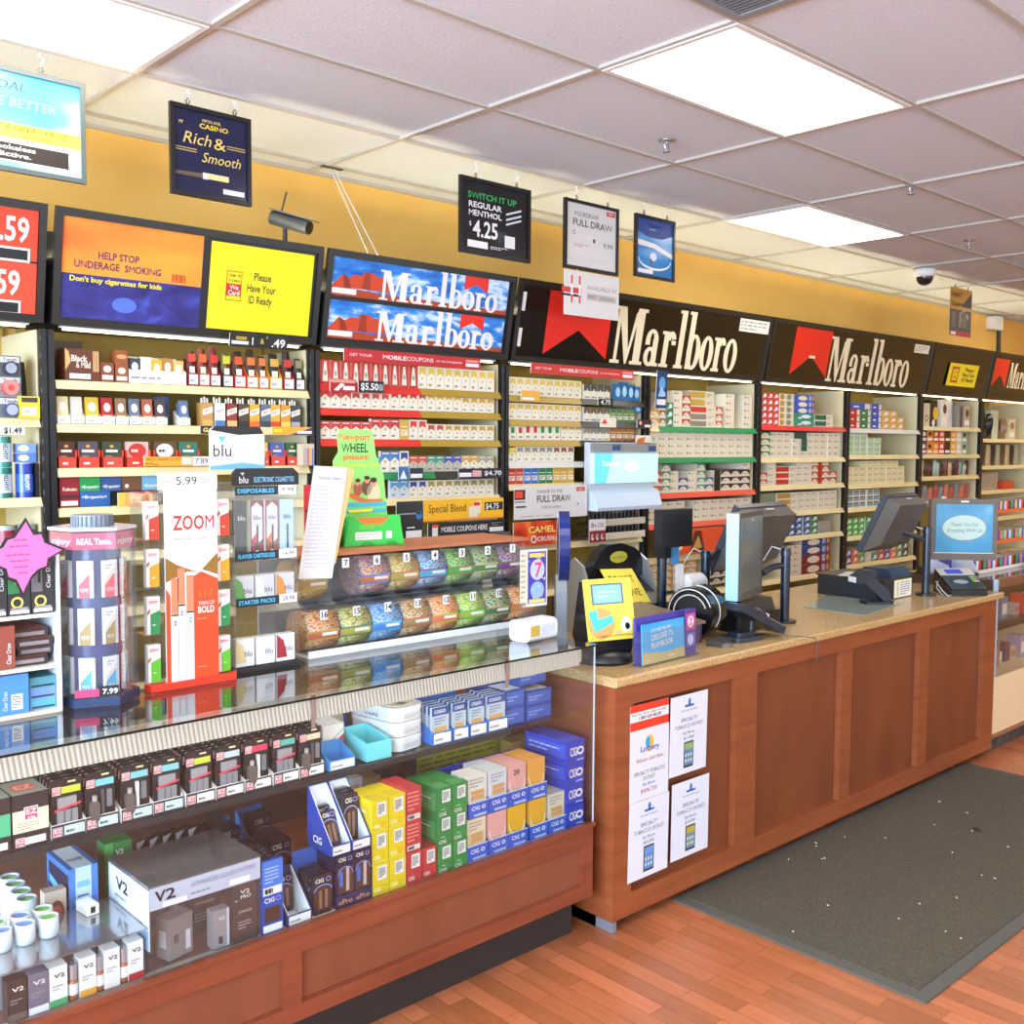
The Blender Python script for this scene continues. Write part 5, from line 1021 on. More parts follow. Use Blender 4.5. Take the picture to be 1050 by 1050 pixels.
# ---- deck of the case, from the near end
z = DZ + .0008
rk = thing('bottle_rack', 'clear acrylic rack of little bottles with a raised shelf', 'rack', (.5, 2.285, z))
MB().box(0, .466, .0, .215, 0, .003, ACRYL).box(.463, .466, .004, .215, .003, .12, ACRYL).build('tray', rk)
MB().box(0, .466, .0, .215, .116, .12, FROST).build('raised_shelf', rk)
for x in (.2, .245, .33, .415): MB().box(x, x + .002, .06, .2, .003, .116, ACRYL).build('divider', rk)
for x, w, c, d, b in ((.663, .04, '3a302c', 'dark brown', '6a5a50'), (.706, .042, '6c6878', 'mauve', 'd8d8e0'), (.75, .038, 'dededc', 'white and green', '3a9a60'), (.815, .036, 'dededc', 'white and amber', 'd89a3c'), (.87, .035, 'dededc', 'white and brown', 'e0d8d0'), (.925, .035, 'dededc', 'white and red', 'b02c30')):
    def art(m, f, w, h, c=c, b=b): m.rect(f, 0, 0, w, h*.18, C(b), 1).text(f, 'V2', w*.25, h*.72, h*.1, C('2a2c30') if c[0] == 'd' else WHITE, w*.6, bold=1).lines(f, w*.15, h*.4, w*.85, h*.55, 2, GREY, 1)
    simple('liquid_box', x, 2.293, z + .0032, w, .035, .09, c, f'{d} upright liquid box at the front of the acrylic rack', 'box', 'liquid boxes at the front of the acrylic rack', art)
for i, x in enumerate((.803, .861, .917)):
    t = thing('liquid_bottle', f'{ORD[i]} amber bottle with silver cap at the front of the acrylic rack', 'bottle', (x, 2.305, z + .004), 0, 'amber bottles in the acrylic rack')
    MB().lathe((0, 0, 0), [(0, 0), (.0105, 0), (.011, .003), (.011, .042), (.007, .047)], C('9a5a34', .12), 14).build('bottle_body', t)
    MB().cyl((0, 0, .012), .0113, .025, C('e8e8e6', .4), 14, cap=False).build('label_wrap', t); MB().cyl((0, 0, .046), .0095, .034, C('b8bcc4', .2, .7), 14).build('cap', t)
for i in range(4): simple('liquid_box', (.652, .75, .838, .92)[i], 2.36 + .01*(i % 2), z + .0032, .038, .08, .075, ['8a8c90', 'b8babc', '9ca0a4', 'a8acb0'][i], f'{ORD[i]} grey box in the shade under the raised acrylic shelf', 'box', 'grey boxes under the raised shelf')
RS = z + .1205
for i, (x, y, c) in enumerate(((.786, 2.40, 'g'), (.776, 2.352, 'x'), (.735, 2.40, 'b'), (.74, 2.45, 'b'), (.79, 2.45, 'g'), (.686, 2.4, 'b'), (.69, 2.45, 'g'))):
    if c == 'x': continue
    k = {'g': ('6fae4a', 'green'), 'b': ('6a8cd0', 'blue')}[c]
    t = thing('white_tub', f'{nth("tub"+c)} small white tub with {k[1]} lid on the raised acrylic shelf', 'tub', (x, y, RS), 0, 'small white tubs')
    MB().lathe((0, 0, 0), [(0, 0), (.02, 0), (.0215, .004), (.0215, .046), (.018, .046), (.018, .042)], C('c4ced6', .3), 20).build('tub_body', t); MB().cyl((0, 0, .038), .018, .004, C(k[0], .3), 20).build('lid', t)
for i in range(4):
    t = thing('white_tub', f'{ORD[i]} white tub with green lid in the row receding behind the acrylic rack', 'tub', (.79 + .003*i, 2.56 + .052*i, z), 0, 'receding row of white tubs')
    MB().lathe((0, 0, 0), [(0, 0), (.022, 0), (.0235, .004), (.0235, .155), (.019, .155), (.019, .15)], C('c4ced6', .3), 20).build('tub_body', t); MB().cyl((0, 0, .145), .019, .004, C('74b050', .3), 20).build('lid', t)
simple('white_carton', .884, 2.432, RS, .03, .055, .024, 'f4f4ee', 'small white carton lying on the raised acrylic shelf', 'box', None, lambda m, f, w, h: m.rect(f, w*.3, h*.2, w*.7, h*.85, BLACK, 1), .1)
def tanart(m, f, w, h): m.ell(f, w*.55, h*.66, w*.36, h*.2, C('6a3028'), 1).ell(f, w*.55, h*.66, w*.26, h*.13, C('b05040'), 2).lines(f, w*.2, h*.2, w*.8, h*.4, 2, GREY, 1)
simple('tan_box', .812, 2.503, z, .05, .03, .175, 'b8a898', 'tan box with a dark oval label next to the blue starter box', 'box', None, tanart)
t = thing('starter_box', 'tall blue and navy starter box standing behind the acrylic rack', 'box', (.87, 2.508, z))
m = MB().box(0, .07, 0, .15, 0, .215, C('3f7cc4', .25)); f = fr(0, 0, 0)
m.rect(f, .016, 0, .054, .215, C('b8d0ec'), 1).rect(f, .02, .165, .05, .18, C('7ab0e0'), 2).lines(f, .02, .1, .05, .15, 4, C('3a506c'), 2)
g = le(0, .15, 0); m.rect(g, .015, 0, .15, .2, C('1e2340'), 1).poly(g, [(.02, .17), (.14, .145), (.14, .12), (.02, .15)], C('5ab0e8'), 2).lines(g, .02, .09, .13, .14, 3, C('c8d4e8'), 2)
h = tp(0, 0, .215); m.rect(h, .012, 0, .058, .15, C('d8e4f0'), 1).text(h, 'njoy', .016, .05, .022, BLACK, .036); m.build('box_body', t)
# acrylic case with its advert
t = thing('acrylic_case', 'clear acrylic display case with smoky lid and bluish front band', 'display box', (.972, 2.285, z))
MB().box(0, .29, 0, .24, 0, .003, ACRYL).box(0, .003, 0, .24, .003, .21, ACRYL).box(.287, .29, 0, .24, .003, .21, ACRYL).box(.003, .287, .237, .24, .003, .21, ACRYL).box(.003, .287, 0, .003, .003, .155, ACRYL).build('clear_sides', t)
MB().box(0, .29, 0, .24, .21, .214, FROST).build('lid', t)
m = MB().box(.003, .287, -.0005, .003, .156, .209, C('b4bccc', .25)); f = fr(.003, -.001, .156)
m.text(f, 'V', .012, .018, .026, BLACK, .024, bold=1).text(f, '2', .036, .018, .026, BLACK, .026, bold=1).text(f, 'ADVANCED LIQUID SYSTEMS', .1, .03, .012, C('8a90a0'), .17).rect(f, .03, .002, .09, .014, WHITE, 1).rect(f, .2, .004, .255, .018, WHITE, 1).lines(f, .1, .008, .19, .02, 1, GREY, 1); m.build('front_band', t)
m = MB().box(-.001, .002, .002, .236, .06, .205, C('dde4ea', .2)); f = le(-.0012, .236, .06)
m.text(f, 'V2', .05, .095, .03, C('1a2030'), .07, bold=1).lines(f, .04, .07, .16, .085, 1, GREY, 1).poly(f, [(0, 0), (.234, 0), (.234, .05), (.13, .012), (0, .06)], C('7ab4dc'), 1).poly(f, [(.1, .015), (.16, .03), (.2, .06), (.15, .05)], C('3a6a9a'), 2); m.build('side_advert', t)
def v2box(m, f, w, h): m.text(f, 'V2', w*.3, h*.8, h*.07, WHITE, w*.4, bold=1).text(f, 'PRO', w*.3, h*.72, h*.06, WHITE, w*.45, bold=1).lines(f, w*.2, h*.2, w*.8, h*.35, 3, C('b8a090'), 1).text(f, 'EXPANDED', w*.2, h*.48, h*.04, C('d8c8b8'), w*.6).rect(f, w*.05, h*.7, w*.2, h*.71, WHITE, 1)
Z2 = z + .0035
simple('brown_kit', 1.19, 2.295, Z2, .064, .05, .15, '3a2018', 'tall dark brown kit box inside the acrylic case', 'box', None, v2box)
simple('brown_kit', 1.12, 2.4, Z2, .09, .05, .16, '3c241c', 'brown kit box standing behind the silver pack in the acrylic case', 'box', None, v2box)
simple('silver_pack', 1.137, 2.3, Z2, .044, .03, .095, '9a9494', 'silver grey pack between the kit boxes in the acrylic case', 'pack', None, lambda m, f, w, h: m.text(f, 'V2', w*.35, h*.72, h*.1, WHITE, w*.4, bold=1).rect(f, w*.35, h*.1, w*.6, h*.3, C('3a2020'), 1).rect(f, w*.85, 0, w, h, C('d8d8dc'), 1))
for x, y, w, h, c, l in ((1.03, 2.31, .07, .105, '8a8480', 'grey bagged kit lying at the front of the acrylic case'), (1.0, 2.37, .07, .12, '5c4a40', 'brown bagged kit beside the bright advert in the acrylic case'), (1.06, 2.44, .07, .13, 'a8a4a2', 'pale bagged kit at the rear of the acrylic case')):
    m = MB().box(0, w, 0, .045, .004, h, C(c, .25)); m.rect(fr(0, 0, 0), w*.7, h*.15, w*.9, h*.6, C('e0e0e4'), 1).rect(fr(0, 0, 0), w*.2, h*.4, w*.4, h*.6, C('4a4440'), 1).rect(le(0, .045, 0), .01, h*.3, .035, h*.7, C('c8c4c0'), 1)
    b = m.build('bagged_kit', None, (x, y, Z2), .25); tag(b, l, 'kit', 'bagged kits in the acrylic case')
simple('green_box', .985, 2.58, z, .07, .05, .225, '2c7a3c', 'green box standing behind the acrylic case', 'box', None, lambda m, f, w, h: m.text(f, 'V2', w*.4, h*.85, h*.06, WHITE, w*.3, bold=1).rect(f, 0, 0, w*.3, h, C('4aa04c'), 1))
for i in range(9):
    m = MB().box(0, .075, 0, .004, 0, .2, C('2a2624', .25)); m.poly(fr(0, 0, 0), [(.0, .17), (.03, .2), (.0, .2)], C('d8d8d4'), 1).rect(fr(0, 0, 0), .02, .15, .07, .17, C('a89878'), 1)
    tag(m.build('blister_card', None, (1.075 + .018*i, 2.6 + .012*(i % 2), z), .35), f'{ORD[i]} dark card fanned in the row behind the smoky lid', 'blister card', 'dark cards fanned behind the acrylic case')
def cigo(label, x, y, zz, w=.062, h=.1, win='4a3028', group='navy packs on the deck', rz=0, rot=None, top=True):
    m = MB().rbox(0, w, 0, .014, 0, h, C('24262e', .25), .006); f = fr(0, 0, 0)
    if top: m.text(f, 'CIG', .006, h*.82, h*.1, WHITE, w*.45, bold=1).ring(f, w*.78, h*.87, .008, .007, .0055, .0045, C('8a80c8'), 2, 12)
    m.poly(f, [(.005, .01), (w - .005, .01)] + [(w/2 + (w/2 - .005)*math.cos(t), h*.6 + h*.14*math.sin(t)) for t in [PI*k/8 for k in range(9)]], C(win, .2), 1)
    for k in (.3, .6): m.rect(f, w*k, .015, w*k + .008, h*.62, C('8a6a58', .15), 2)
    m.ring(f, w/2, h*.6, w*.47, h*.16, w*.43, h*.135, C('8a9ae0'), 2, 12, 0, PI)
    return tag(m.build('vapor_pack', None, (x, y, zz), rz, rot), label, 'pack', group)
# tall blue display beside the acrylic case
t = thing('blue_display', 'upright blue and navy display box beside the acrylic case', 'display box', (1.266, 2.29, z))
m = MB().box(0, .06, 0, .012, 0, .19, C('1f4ea8', .25)); f = fr(0, 0, 0); m.rect(f, 0, .1, .06, .19, C('3f74cc'), 1).lines(f, .008, .13, .052, .175, 5, C('a8c4ec'), 2).rect(f, .004, .102, .056, .122, WHITE, 2).lines(f, .008, .104, .05, .12, 1, BLACK, 3, .8)
m.text(f, 'CIG', .006, .082, .012, WHITE, .03, bold=1).ring(f, .046, .088, .008, .007, .005, .004, C('8a80c8'), 2, 10).rect(f, .008, .03, .052, .07, C('4a3028'), 1).rect(f, .003, .005, .057, .024, WHITE, 2); m.build('front', t)
m = MB().box(0, .06, .013, .12, 0, .12, C('1c2448', .3)); m.build('body', t)
for j in range(6): cigo(f'{ORD[j]} pack standing in the upright blue display box', 1.267, 2.305 + .017*j, z + .1205, .058, .06 + .003*j, group='packs in the blue display box')
# trays of packs behind
for i, (x, y, h, c) in enumerate(((1.315, 2.47, .05, 'light wood'), (1.41, 2.5, .05, 'navy'))):
    tag(tray(.08, .11, .055, '9a9080' if i == 0 else '2a3a80', True, .12).build('pack_tray', None, (x, y, z)), f'{c} tray of dark packs behind the tall blue display', 'tray')
    for j in range(5): cigo(f'{LAY[j].replace("bottom", "frontmost")} pack in the {c} tray behind the tall blue display', x + .006, y + .012 + .019*j, z + .003, .066, .135 + .002*j, 'a03a38' if i == 0 else '4a3028', group=f'packs in the {c} tray')
for i, (x, y, d) in enumerate(((1.34, 2.66, 'first'), (1.46, 2.69, 'second'))):
    tag(tray(.085, .09, .07, '3f80cc', False, .15).build('pack_tray', None, (x, y, z), .1), f'{d} sky-blue tray at the rear of the deck', 'tray', 'sky-blue trays at the rear')
    for j in range(3): cigo(f'{LAY[j].replace("bottom", "frontmost")} pack in the {d} sky-blue tray at the rear', x + .008, y + .015 + .019*j, z + .004, .066, .14, group=f'packs in the {d} sky-blue tray', rz=.1)
m = tray(.072, .1, .03, '223a74', True, .12); m.rect(F((.0015, .0, 0), (0, 1, 0), (0, 0, 1)), 0, 0, .001, .001, WHITE, 0); m.box(.002, .07, .002, .097, .0016, .002, WHITE)
for x in (.0025, .0665): m.prism([(.002, .002), (.097, .002), (.097, .118), (.002, .029)], 'x', x, x + .002, C('e4eef4', .3))
tag(m.build('empty_tray', None, (1.338, 2.288, z)), 'nearly empty navy tray with white inside at the front glass', 'tray')
cigo('lone pack leaning at the back of the nearly empty navy tray', 1.347, 2.362, z + .006, .052, .1, rot=(-.08, 0, 0))
cigo('dark pack with arched window standing at the front glass', 1.42, 2.298, z, .06, .105)
for j in range(3): cigo(f'{ORD[j+1]} dark pack standing behind the one at the front glass', 1.414, 2.316 + .018*j, z, .06, .107 + .003*j)
m = MB().box(0, .1, 0, .003, 0, .15, C('2f62b8', .3)); tag(m.build('header_card', None, (1.41, 2.385, z), rot=(0, 0, 0)), 'blue pointed card behind the standing dark packs', 'card')
# navy carton with product windows
t = thing('kit_carton', 'navy carton with two product windows and orange lettering', 'carton', (1.486, 2.29, z))
m = MB().box(0, .115, 0, .13, 0, .145, C('22203a', .25)); f = fr(0, 0, 0); m.rect(f, .0, .0, .115, .035, C('2a2850'), 1)
for k in (0, 1):
    u = .003 + .056*k; m.text(f, 'CIG', u + .004, .128, .01, WHITE, .024, bold=1).ring(f, u + .041, .132, .007, .006, .0045, .004, C('8a80c8'), 2, 10).rect(f, u + .003, .04, u + .05, .11, C('4a3028'), 1).rect(f, u + .008, .06, u + .018, .1, C('3a6cc8'), 2).rect(f, u + .028, .045, u + .038, .11, C('b8a8a0'), 2).text(f, 'ePro', u + .004, .01, .014, C('d89a60'), .045)
    m.ring(f, u + .026, .09, .024, .024, .022, .022, C('8a9ae0'), 3, 12, 0, PI)
m.build('body', t)
for i, x in enumerate((1.474, 1.538)):
    m = tray(.062, .12, .03, '223f94', True, .168)
    for xx in (.0025, .0565): m.prism([(.002, .002), (.115, .002), (.115, .163), (.002, .029)], 'x', xx, xx + .002, C('e4eef4', .3))
    m.box(.003, .059, .116, .118, .002, .163, C('e8eef2', .3)); m.text(le(-.0004, .1, .0), 'CIG', .01, .02, .02, WHITE, .045, bold=1)
    tag(m.build('pack_tray', None, (x, 2.292, z + .146)), f'{ORD[i]} tall white-lined tray standing on the navy carton', 'tray', 'white-lined trays on the navy carton')
cigo('pack lying tilted in the first white-lined tray', 1.482, 2.325, z + .157, .046, .1, rot=(-.4, 0, 0)); cigo('second pack leaning in the first white-lined tray', 1.483, 2.38, z + .156, .044, .1, rot=(-.06, 0, 0))
for j in range(3): cigo(f'{LAY[j].replace("bottom", "frontmost")} pack in the second white-lined tray', 1.546, 2.345 + .018*j, z + .15, .048, .135 + .003*j)
# stacks of coloured cartons
def stack(x, y, w, d, hs, c, c2, desc, art, group, zz=None):
    q = zz or z
    for j, h in enumerate(hs):
        m = MB().box(0, w, 0, d, 0, h, C(c, .28)); f = fr(0, 0, 0); art(m, f, w, h, j)
        m.rect(le(0, d, 0), .01, h*.2, d - .01, h*.8, C(c2), 1).lines(le(0, d, 0), .02, h*.3, d - .02, h*.7, 2, WHITE, 2, .2); m.rect(tp(0, 0, h), .005, .005, w - .005, .05, C(c2), 1)
        tag(m.build('vapor_carton', None, (x + .001*(j % 2), y + .002*((j*2) % 3), q)), f'{desc}, {LAY[j]} in its stack', 'carton', group); q += h + .0006
qr = lambda m, f, w, h: m.rect(f, w*.3, h*.48, w*.86, h*.92, WHITE, 2).lines(f, w*.36, h*.54, w*.8, h*.86, 5, C('5a5a54'), 3, .6)
def ya(m, f, w, h, j): qr(m, f, w, h); m.text(f, 'CIG', w*.1, h*.12, h*.12, C('fbf4c0'), w*.4, bold=1).rect(f, 0, 0, w, h*.05, C('d8c84a'), 1).lines(f, w*.5, h*.1, w*.95, h*.3, 2, C('d8a820'), 1)
stack(1.605, 2.292, .055, .12, (.088, .088, .09), 'd8c420', 'c8b020', 'yellow carton in the first yellow stack', ya, 'yellow cartons')
stack(1.6625, 2.292, .056, .12, (.088, .088, .09), 'dcc41c', 'c8b020', 'yellow carton in the second yellow stack', ya, 'yellow cartons')
ra = lambda m, f, w, h, j: (m.lines(f, w*.08, h*.3, w*.92, h*.92, 5, C('e89088'), 1), m.rect(f, w*.08, h*.04, w*.92, h*.2, C('d0d0c8'), 1), m.lines(f, w*.14, h*.06, w*.86, h*.18, 1, BLACK, 2, .8)) if j else (qr(m, f, w, h), m.text(f, 'CIG', w*.1, h*.1, h*.12, WHITE, w*.4, bold=1))
stack(1.722, 2.292, .053, .12, (.09, .088, .095), 'b83a3c', 'a83034', 'red carton in the tall red stack', ra, 'red cartons')
stack(1.778, 2.292, .051, .11, (.088,), 'b83838', 'a83034', 'lone red carton beside the green stacks', ra, 'red cartons')
ga = lambda m, f, w, h, j: (qr(m, f, w, h), m.lines(f, w*.25, h*.2, w*.75, h*.28, 1, C('a8dca8'), 1), m.text(f, 'CIG', w*.1, h*.02, h*.12, WHITE, w*.5, bold=1))
stack(1.834, 2.292, .055, .15, (.082, .082, .084), '2f8040', '4a9458', 'green carton in the first green stack', ga, 'green cartons'); stack(1.8915, 2.292, .055, .15, (.082, .082, .084), '2f8842', '4a9458', 'green carton in the second green stack', ga, 'green cartons')
ba = lambda m, f, w, h, j: (cigo_art(m, f, w, h), m.rect(f, w*.55, h*.06, w*.95, h*.12, C('a8b8e8'), 1))
stack(2.368, 2.292, .08, .2, (.07, .07, .07, .072), '2a40b0', '3a52c0', 'royal blue carton against the glass end', ba, 'royal blue cartons')
for r_, (zz, xs) in enumerate(((z, (1.95, 2.034, 2.116, 2.206, 2.289)), (z + .128, (1.958, 2.04, 2.122, 2.205)))):
    for i, x in enumerate(xs):
        if r_ and i == 0: pass
        m = tray(.08, .16, .045, '2440a8', False, .115); f = fr(0, 0, 0); m.rect(f, 0, .0, .08, .045, C('2f58c0'), 1); cigo_art(m, fr(0, 0, .012), .08, .032); m.rect(f, .02, .003, .07, .01, C('a8bce8'), 2)
        m.box(0, .08, -.0006, 0, .0445, .047, WHITE)
        o = tag(m.build('pack_tray', None, (x, 2.295 + .006*r_, zz)), f'{ORD[i]} blue tray from the near end in the {["lower", "upper"][r_]} row by the green cartons', 'tray', 'blue trays at the front glass')
        c = [['d8c8a8', 'd8a098', 'd8a828', 'd8a42c', 'c8c4b0'], ['d8d4c8', 'c8ccd0', 'd8a098', 'd89c48']][r_][i]
        for j in range(6):
            m = MB().box(0, .074, 0, .018, 0, .122, C(c, .3)); f = fr(0, 0, 0)
            if c[0:2] in ('d8',) and c not in ('d8c8a8', 'd8d4c8'): m.ring(f, .037, .07, .034, .04, .031, .036, WHITE, 1, 14, PI, 2*PI)
            else: m.lines(f, .008, .085, .066, .115, 3, C('8a8c84'), 1).box(.014, .06, -.004, 0, .05, .062, C('c89860', .2)).box(.014, .06, -.004, 0, .066, .078, C('c89860', .2))
            if r_ and i == 2: m.text(f, '20', .02, .09, .016, BLACK, .026, bold=1)
            if not (r_ and i == 0 and j > 3): tag(m.build('cartridge_pack', None, (x + .003, 2.3 + .006*r_ + .0205*j + .002, zz + .0025)), f'{LAY[j].replace("bottom", "frontmost")} pack in the {ORD[i]} blue tray of the {["lower", "upper"][r_]} row by the green cartons', 'pack', 'packs in blue trays at the front glass')
# rear of the deck
strip_sign('lime_sign', 2.0, 2.4, 2.62, .54, .65, 'olive-lime strip sign behind the blue trays in the case', C('a8a828'), lambda m, f, w, h: m.lines(f, .02, .02, w - .02, h - .02, 4, C('6a6a20'), 1))
tag(MB().box(2.0, 2.4, 2.625, 2.66, z, .66, C('7a7a30')).build('lime_box'), 'olive carton that carries the lime strip sign', 'carton')
for i, (x, y) in enumerate(((1.86, 2.8), (1.94, 2.8))):
    t = thing('dark_jar', f'{ORD[i]} round dark jar behind the yellow cartons', 'jar', (x - .02, y, z), 0, 'round dark jars')
    MB().lathe((0, 0, 0), [(0, 0), (.036, 0), (.038, .1), (.03, .11)], C('3a2420', .2), 20).build('jar_body', t); MB().cyl((0, 0, .11), .036, .02, C('2a1c1a', .2), 20).build('lid', t)
for x, c, d, h in ((1.76, 'e8e4e0', 'white box with red spot', .2), (1.83, 'b89868', 'tan box', .19), (1.9, '2a3a48', 'dark box with blue panel', .185)):
    simple('rear_box', x, 2.66, z, .065, .06, h, c, d + ' at the rear of the deck behind the red cartons', 'box', None, lambda m, f, w, h: m.rect(f, w*.3, h*.6, w*.8, h*.9, C('8ab0d8' if '2a3' in c else 'd8b0a0'), 1))
simple('gold_box', 2.345, 2.53, z, .1, .06, .235, 'a88a48', 'dull gold box behind the royal blue cartons', 'box')
# ---------------------------------------------------------------- displays standing on the glass top
z = CZ + .0006
ZW = C('e0e0dd', .3)
t = thing('countertop_rack', 'white open rack of three tiers cut by the frame edge, holding slim cartons', 'rack', (.43, 2.53, z))
W = .443
MB().box(W - .006, W, 0, .27, 0, .385, C('dfe9f2', .35)).build('side_panel', t)
MB().box(0, .006, 0, .27, 0, .385, C('dfe9f2', .35)).build('side_panel', t)
MB().box(.006, W - .006, .262, .27, 0, .385, C('cfdbe8', .35)).build('back_panel', t)
for q in (0, .108, .232): MB().box(.006, W - .006, -.004, .262, q, q + .008, C('e2ddc8', .4)).build('tier', t)
for i in range(5):
    c = ['6a6c70', '3a7a4c', 'a84830', '8a3a2c', '4a6a88'][i]; d = ['grey', 'green', 'rust', 'brick', 'slate'][i]
    def art(m, f, w, h, c=c): m.rect(f, 0, h*.35, w*.5, h, C(c), 1).ring(f, w*.4, h*.2, .014, .014, .009, .009, C('d8c060'), 2, 14).rect(f, .006, h*.08, w - .006, h*.12, GREY, 2).text(f, 'Clear Draw', w*.86, h*.4, .009, WHITE, h*.5, rot=PI/2).rect(f, .004, .003, w - .004, .011, WHITE, 2).rect(f, w*.3, h*.5, w*.42, h*.9, C('c89038' if i % 2 else '2a2a2e', .2), 3)
    simple('vapor_box', .862 - .052*(i + 1), 2.536, z + .2405, .05, .06, .145, '2a2a2c', f'upright black and {d} box on the top tier of the countertop rack', 'box', 'upright boxes on the countertop rack', art)
simple('red_carton', .64, 2.54, z + .1165, .132, .1, .1, '8a4434', 'reddish brown carton on the middle tier of the countertop rack', 'carton', None, lambda m, f, w, h: m.ring(f, w*.3, h*.4, .03, .03, .026, .026, C('b87a64'), 1).lines(f, w*.3, h*.75, w*.9, h*.85, 1, C('d8b0a0'), 1).text(f, 'Clear Draw', w*.93, h*.1, .01, WHITE, h*.5, rot=PI/2))
for i in range(4): simple('flat_box', .765 + .006*((i*3) % 4), 2.55 + .012*(i % 2), z + .1165 + .021*i, .083, .16, .02, '2a2426', f'{LAY[i]} black flat box in the stack on the middle tier', 'box', 'flat boxes on the middle tier', lambda m, f, w, h: m.rect(f, .008, h*.25, w*.9, h*.7, C('8a7a78'), 1).rect(tp(0, 0, h), .0, 0, w, .15, C('a85a44'), 1))
simple('blue_carton', .66, 2.54, z + .0085, .14, .09, .092, '4a86c4', 'sky blue carton on the lowest tier of the countertop rack', 'carton', None, lambda m, f, w, h: m.ring(f, w*.3, h*.45, .03, .03, .026, .026, C('88b4dc'), 1).rect(f, w*.72, h*.1, w*.9, h*.5, WHITE, 1).lines(f, w*.74, h*.14, w*.88, h*.46, 5, BLACK, 2).text(f, 'Clear Draw', w*.66, h*.1, .01, WHITE, h*.5, rot=PI/2))
for i in range(3): simple('flat_box', .805, 2.55, z + .0085 + .0255*i, .06, .16, .025, ['5aa0b8', '6a8cc8', '4a8a94'][i], f'{LAY[i]} pale flat box in the stack on the lowest tier', 'box', 'flat boxes on the lowest tier', lambda m, f, w, h: m.rect(f, .004, h*.1, w - .004, h*.25, BLACK, 1))
# pink star
m = MB(); f = F((.79, 2.5, 1.367), (1, 0, 0), (0, 0, 1)); pts = []
pts = [(x*.09, v*.09) for x, v in ((0, 1), (-.3, .55), (-.5, .5), (-.62, .3), (-1.08, .08), (-.78, -.2), (-.55, -.32), (-.5, -.56), (-.28, -.66), (-.12, -1.05), (.1, -.6), (.3, -.4), (.55, -.32), (.58, -.1), (1, .12), (.5, .36), (.42, .62), (.2, .6))]
for q, cc, yy in ((1.0, BLACK, 0), (.88, C('f76aa4', .4), -.0008)):
    P = [(x*q, v*q) for x, v in pts]; n = len(P)
    a = [(0, yy, 0)] + [(x, yy, v) for x, v in P]; b = [(x, .0015, v) for x, v in P]
    m.add(a + b, [(0, 1 + i, 1 + (i + 1) % n) for i in range(n)] + [(1 + i, n + 1 + i, n + 1 + (i + 1) % n, 1 + (i + 1) % n) for i in range(n)], cc)
f = fr(0, -.001, 0)
for i, v in enumerate((.034, .02, .0, -.014, -.028, -.042)): m.lines(f, -.045 + .008*abs(i - 2), v, .05 - .01*abs(i - 2), v + .009, 1, C('a83a6a'), 1, .3)
m.box(-.02, .02, .002, .025, -.04, -.03, WHITE)
tag(m.build('star_sign', None, (.79, 2.5, 1.367)), 'bright pink starburst price sign with black outline on the countertop rack', 'sign')
m = MB().slab(fr(0, 0, 0), 0, 0, .09, .06, .002, C('e0522c')); m.ring(fr(0, 0, 0), .06, .01, .02, .012, .014, .008, C('e8b040'), 1)
tag(m.build('red_card', None, (.6, 2.44, z), rot=(-1.2, 0, .5)), 'small red card lying on the glass at the frame edge', 'card')

# spinning tower
t = thing('spinner_tower', 'hexagonal acrylic tower with pink band, blue core and grey knob', 'display tower', (.978, 2.596, z))
hexa = lambda r, a0=math.radians(0): [(r*math.cos(a0 + PI/3*i), r*math.sin(a0 + PI/3*i)) for i in range(6)]
A0 = math.radians(-19)
MB().prism(hexa(.104, A0), 'z', 0, .022, C('2a3c5c', .25)).build('base', t)
m = MB(); o = hexa(.1, A0); n_ = hexa(.097, A0)
for i in range(6):
    j = (i + 1) % 6; m.prism([o[i], o[j], n_[j], n_[i]], 'z', .022, .43, ACRYL)
m.build('acrylic_wall', t)
MB().prism(hexa(.103, A0), 'z', .43, .437, C('c8d0d8', .15)).build('lid', t)
m = MB().cyl((0, 0, .437), .048, .028, C('7a828c', .35), 28)
for i in range(28):
    a = 2*PI*i/28; m.cyl((.048*math.cos(a), .048*math.sin(a), .439), .003, .024, C('5c646e', .35), 5)
m.build('knob', t)
m = MB().cyl((0, 0, .024), .065, .36, C('1e3a6c', .25), 28); m.build('core', t)
m = MB(); b = hexa(.0965, A0); PK = C('d8436a', .3)
for i in range(6):
    p, q = Vector((*b[i], .385)), Vector((*b[(i+1) % 6], .385)); f = F(p, q - p, (0, 0, 1)); L_ = (q - p).length
    m.slab(f, 0, 0, L_, .04, .001, PK); m.text(f, 'REAL Taste.' if i == 4 else 'njoy', .008, .012, .015, WHITE, L_ - .016, bold=1)
m.build('pink_band', t)
m = MB()
for i in range(6):
    p, q = Vector((*o[i], .022)), Vector((*o[(i+1) % 6], .022)); f = F(p, q - p, (0, 0, 1)); L_ = (q - p).length
    if i == 4: m.build('lettering', t); m = MB()
    if i in (3, 5): m.text(f, 'PREMIUM ELECTRONIC CIGARETTES', .012 if i == 3 else .02, .34, .013, C('f4f6f8'), .31, bold=1, rot=-PI/2)
    if i in (4,): m.rect(f, .0, .003, L_*.55, .022, C('c83a64'), 1).rect(f, L_*.55, .003, L_, .028, BLACK, 1).text(f, '7.99', L_*.62, .008, .013, WHITE, .036, bold=1)
m.build('lettering', t)
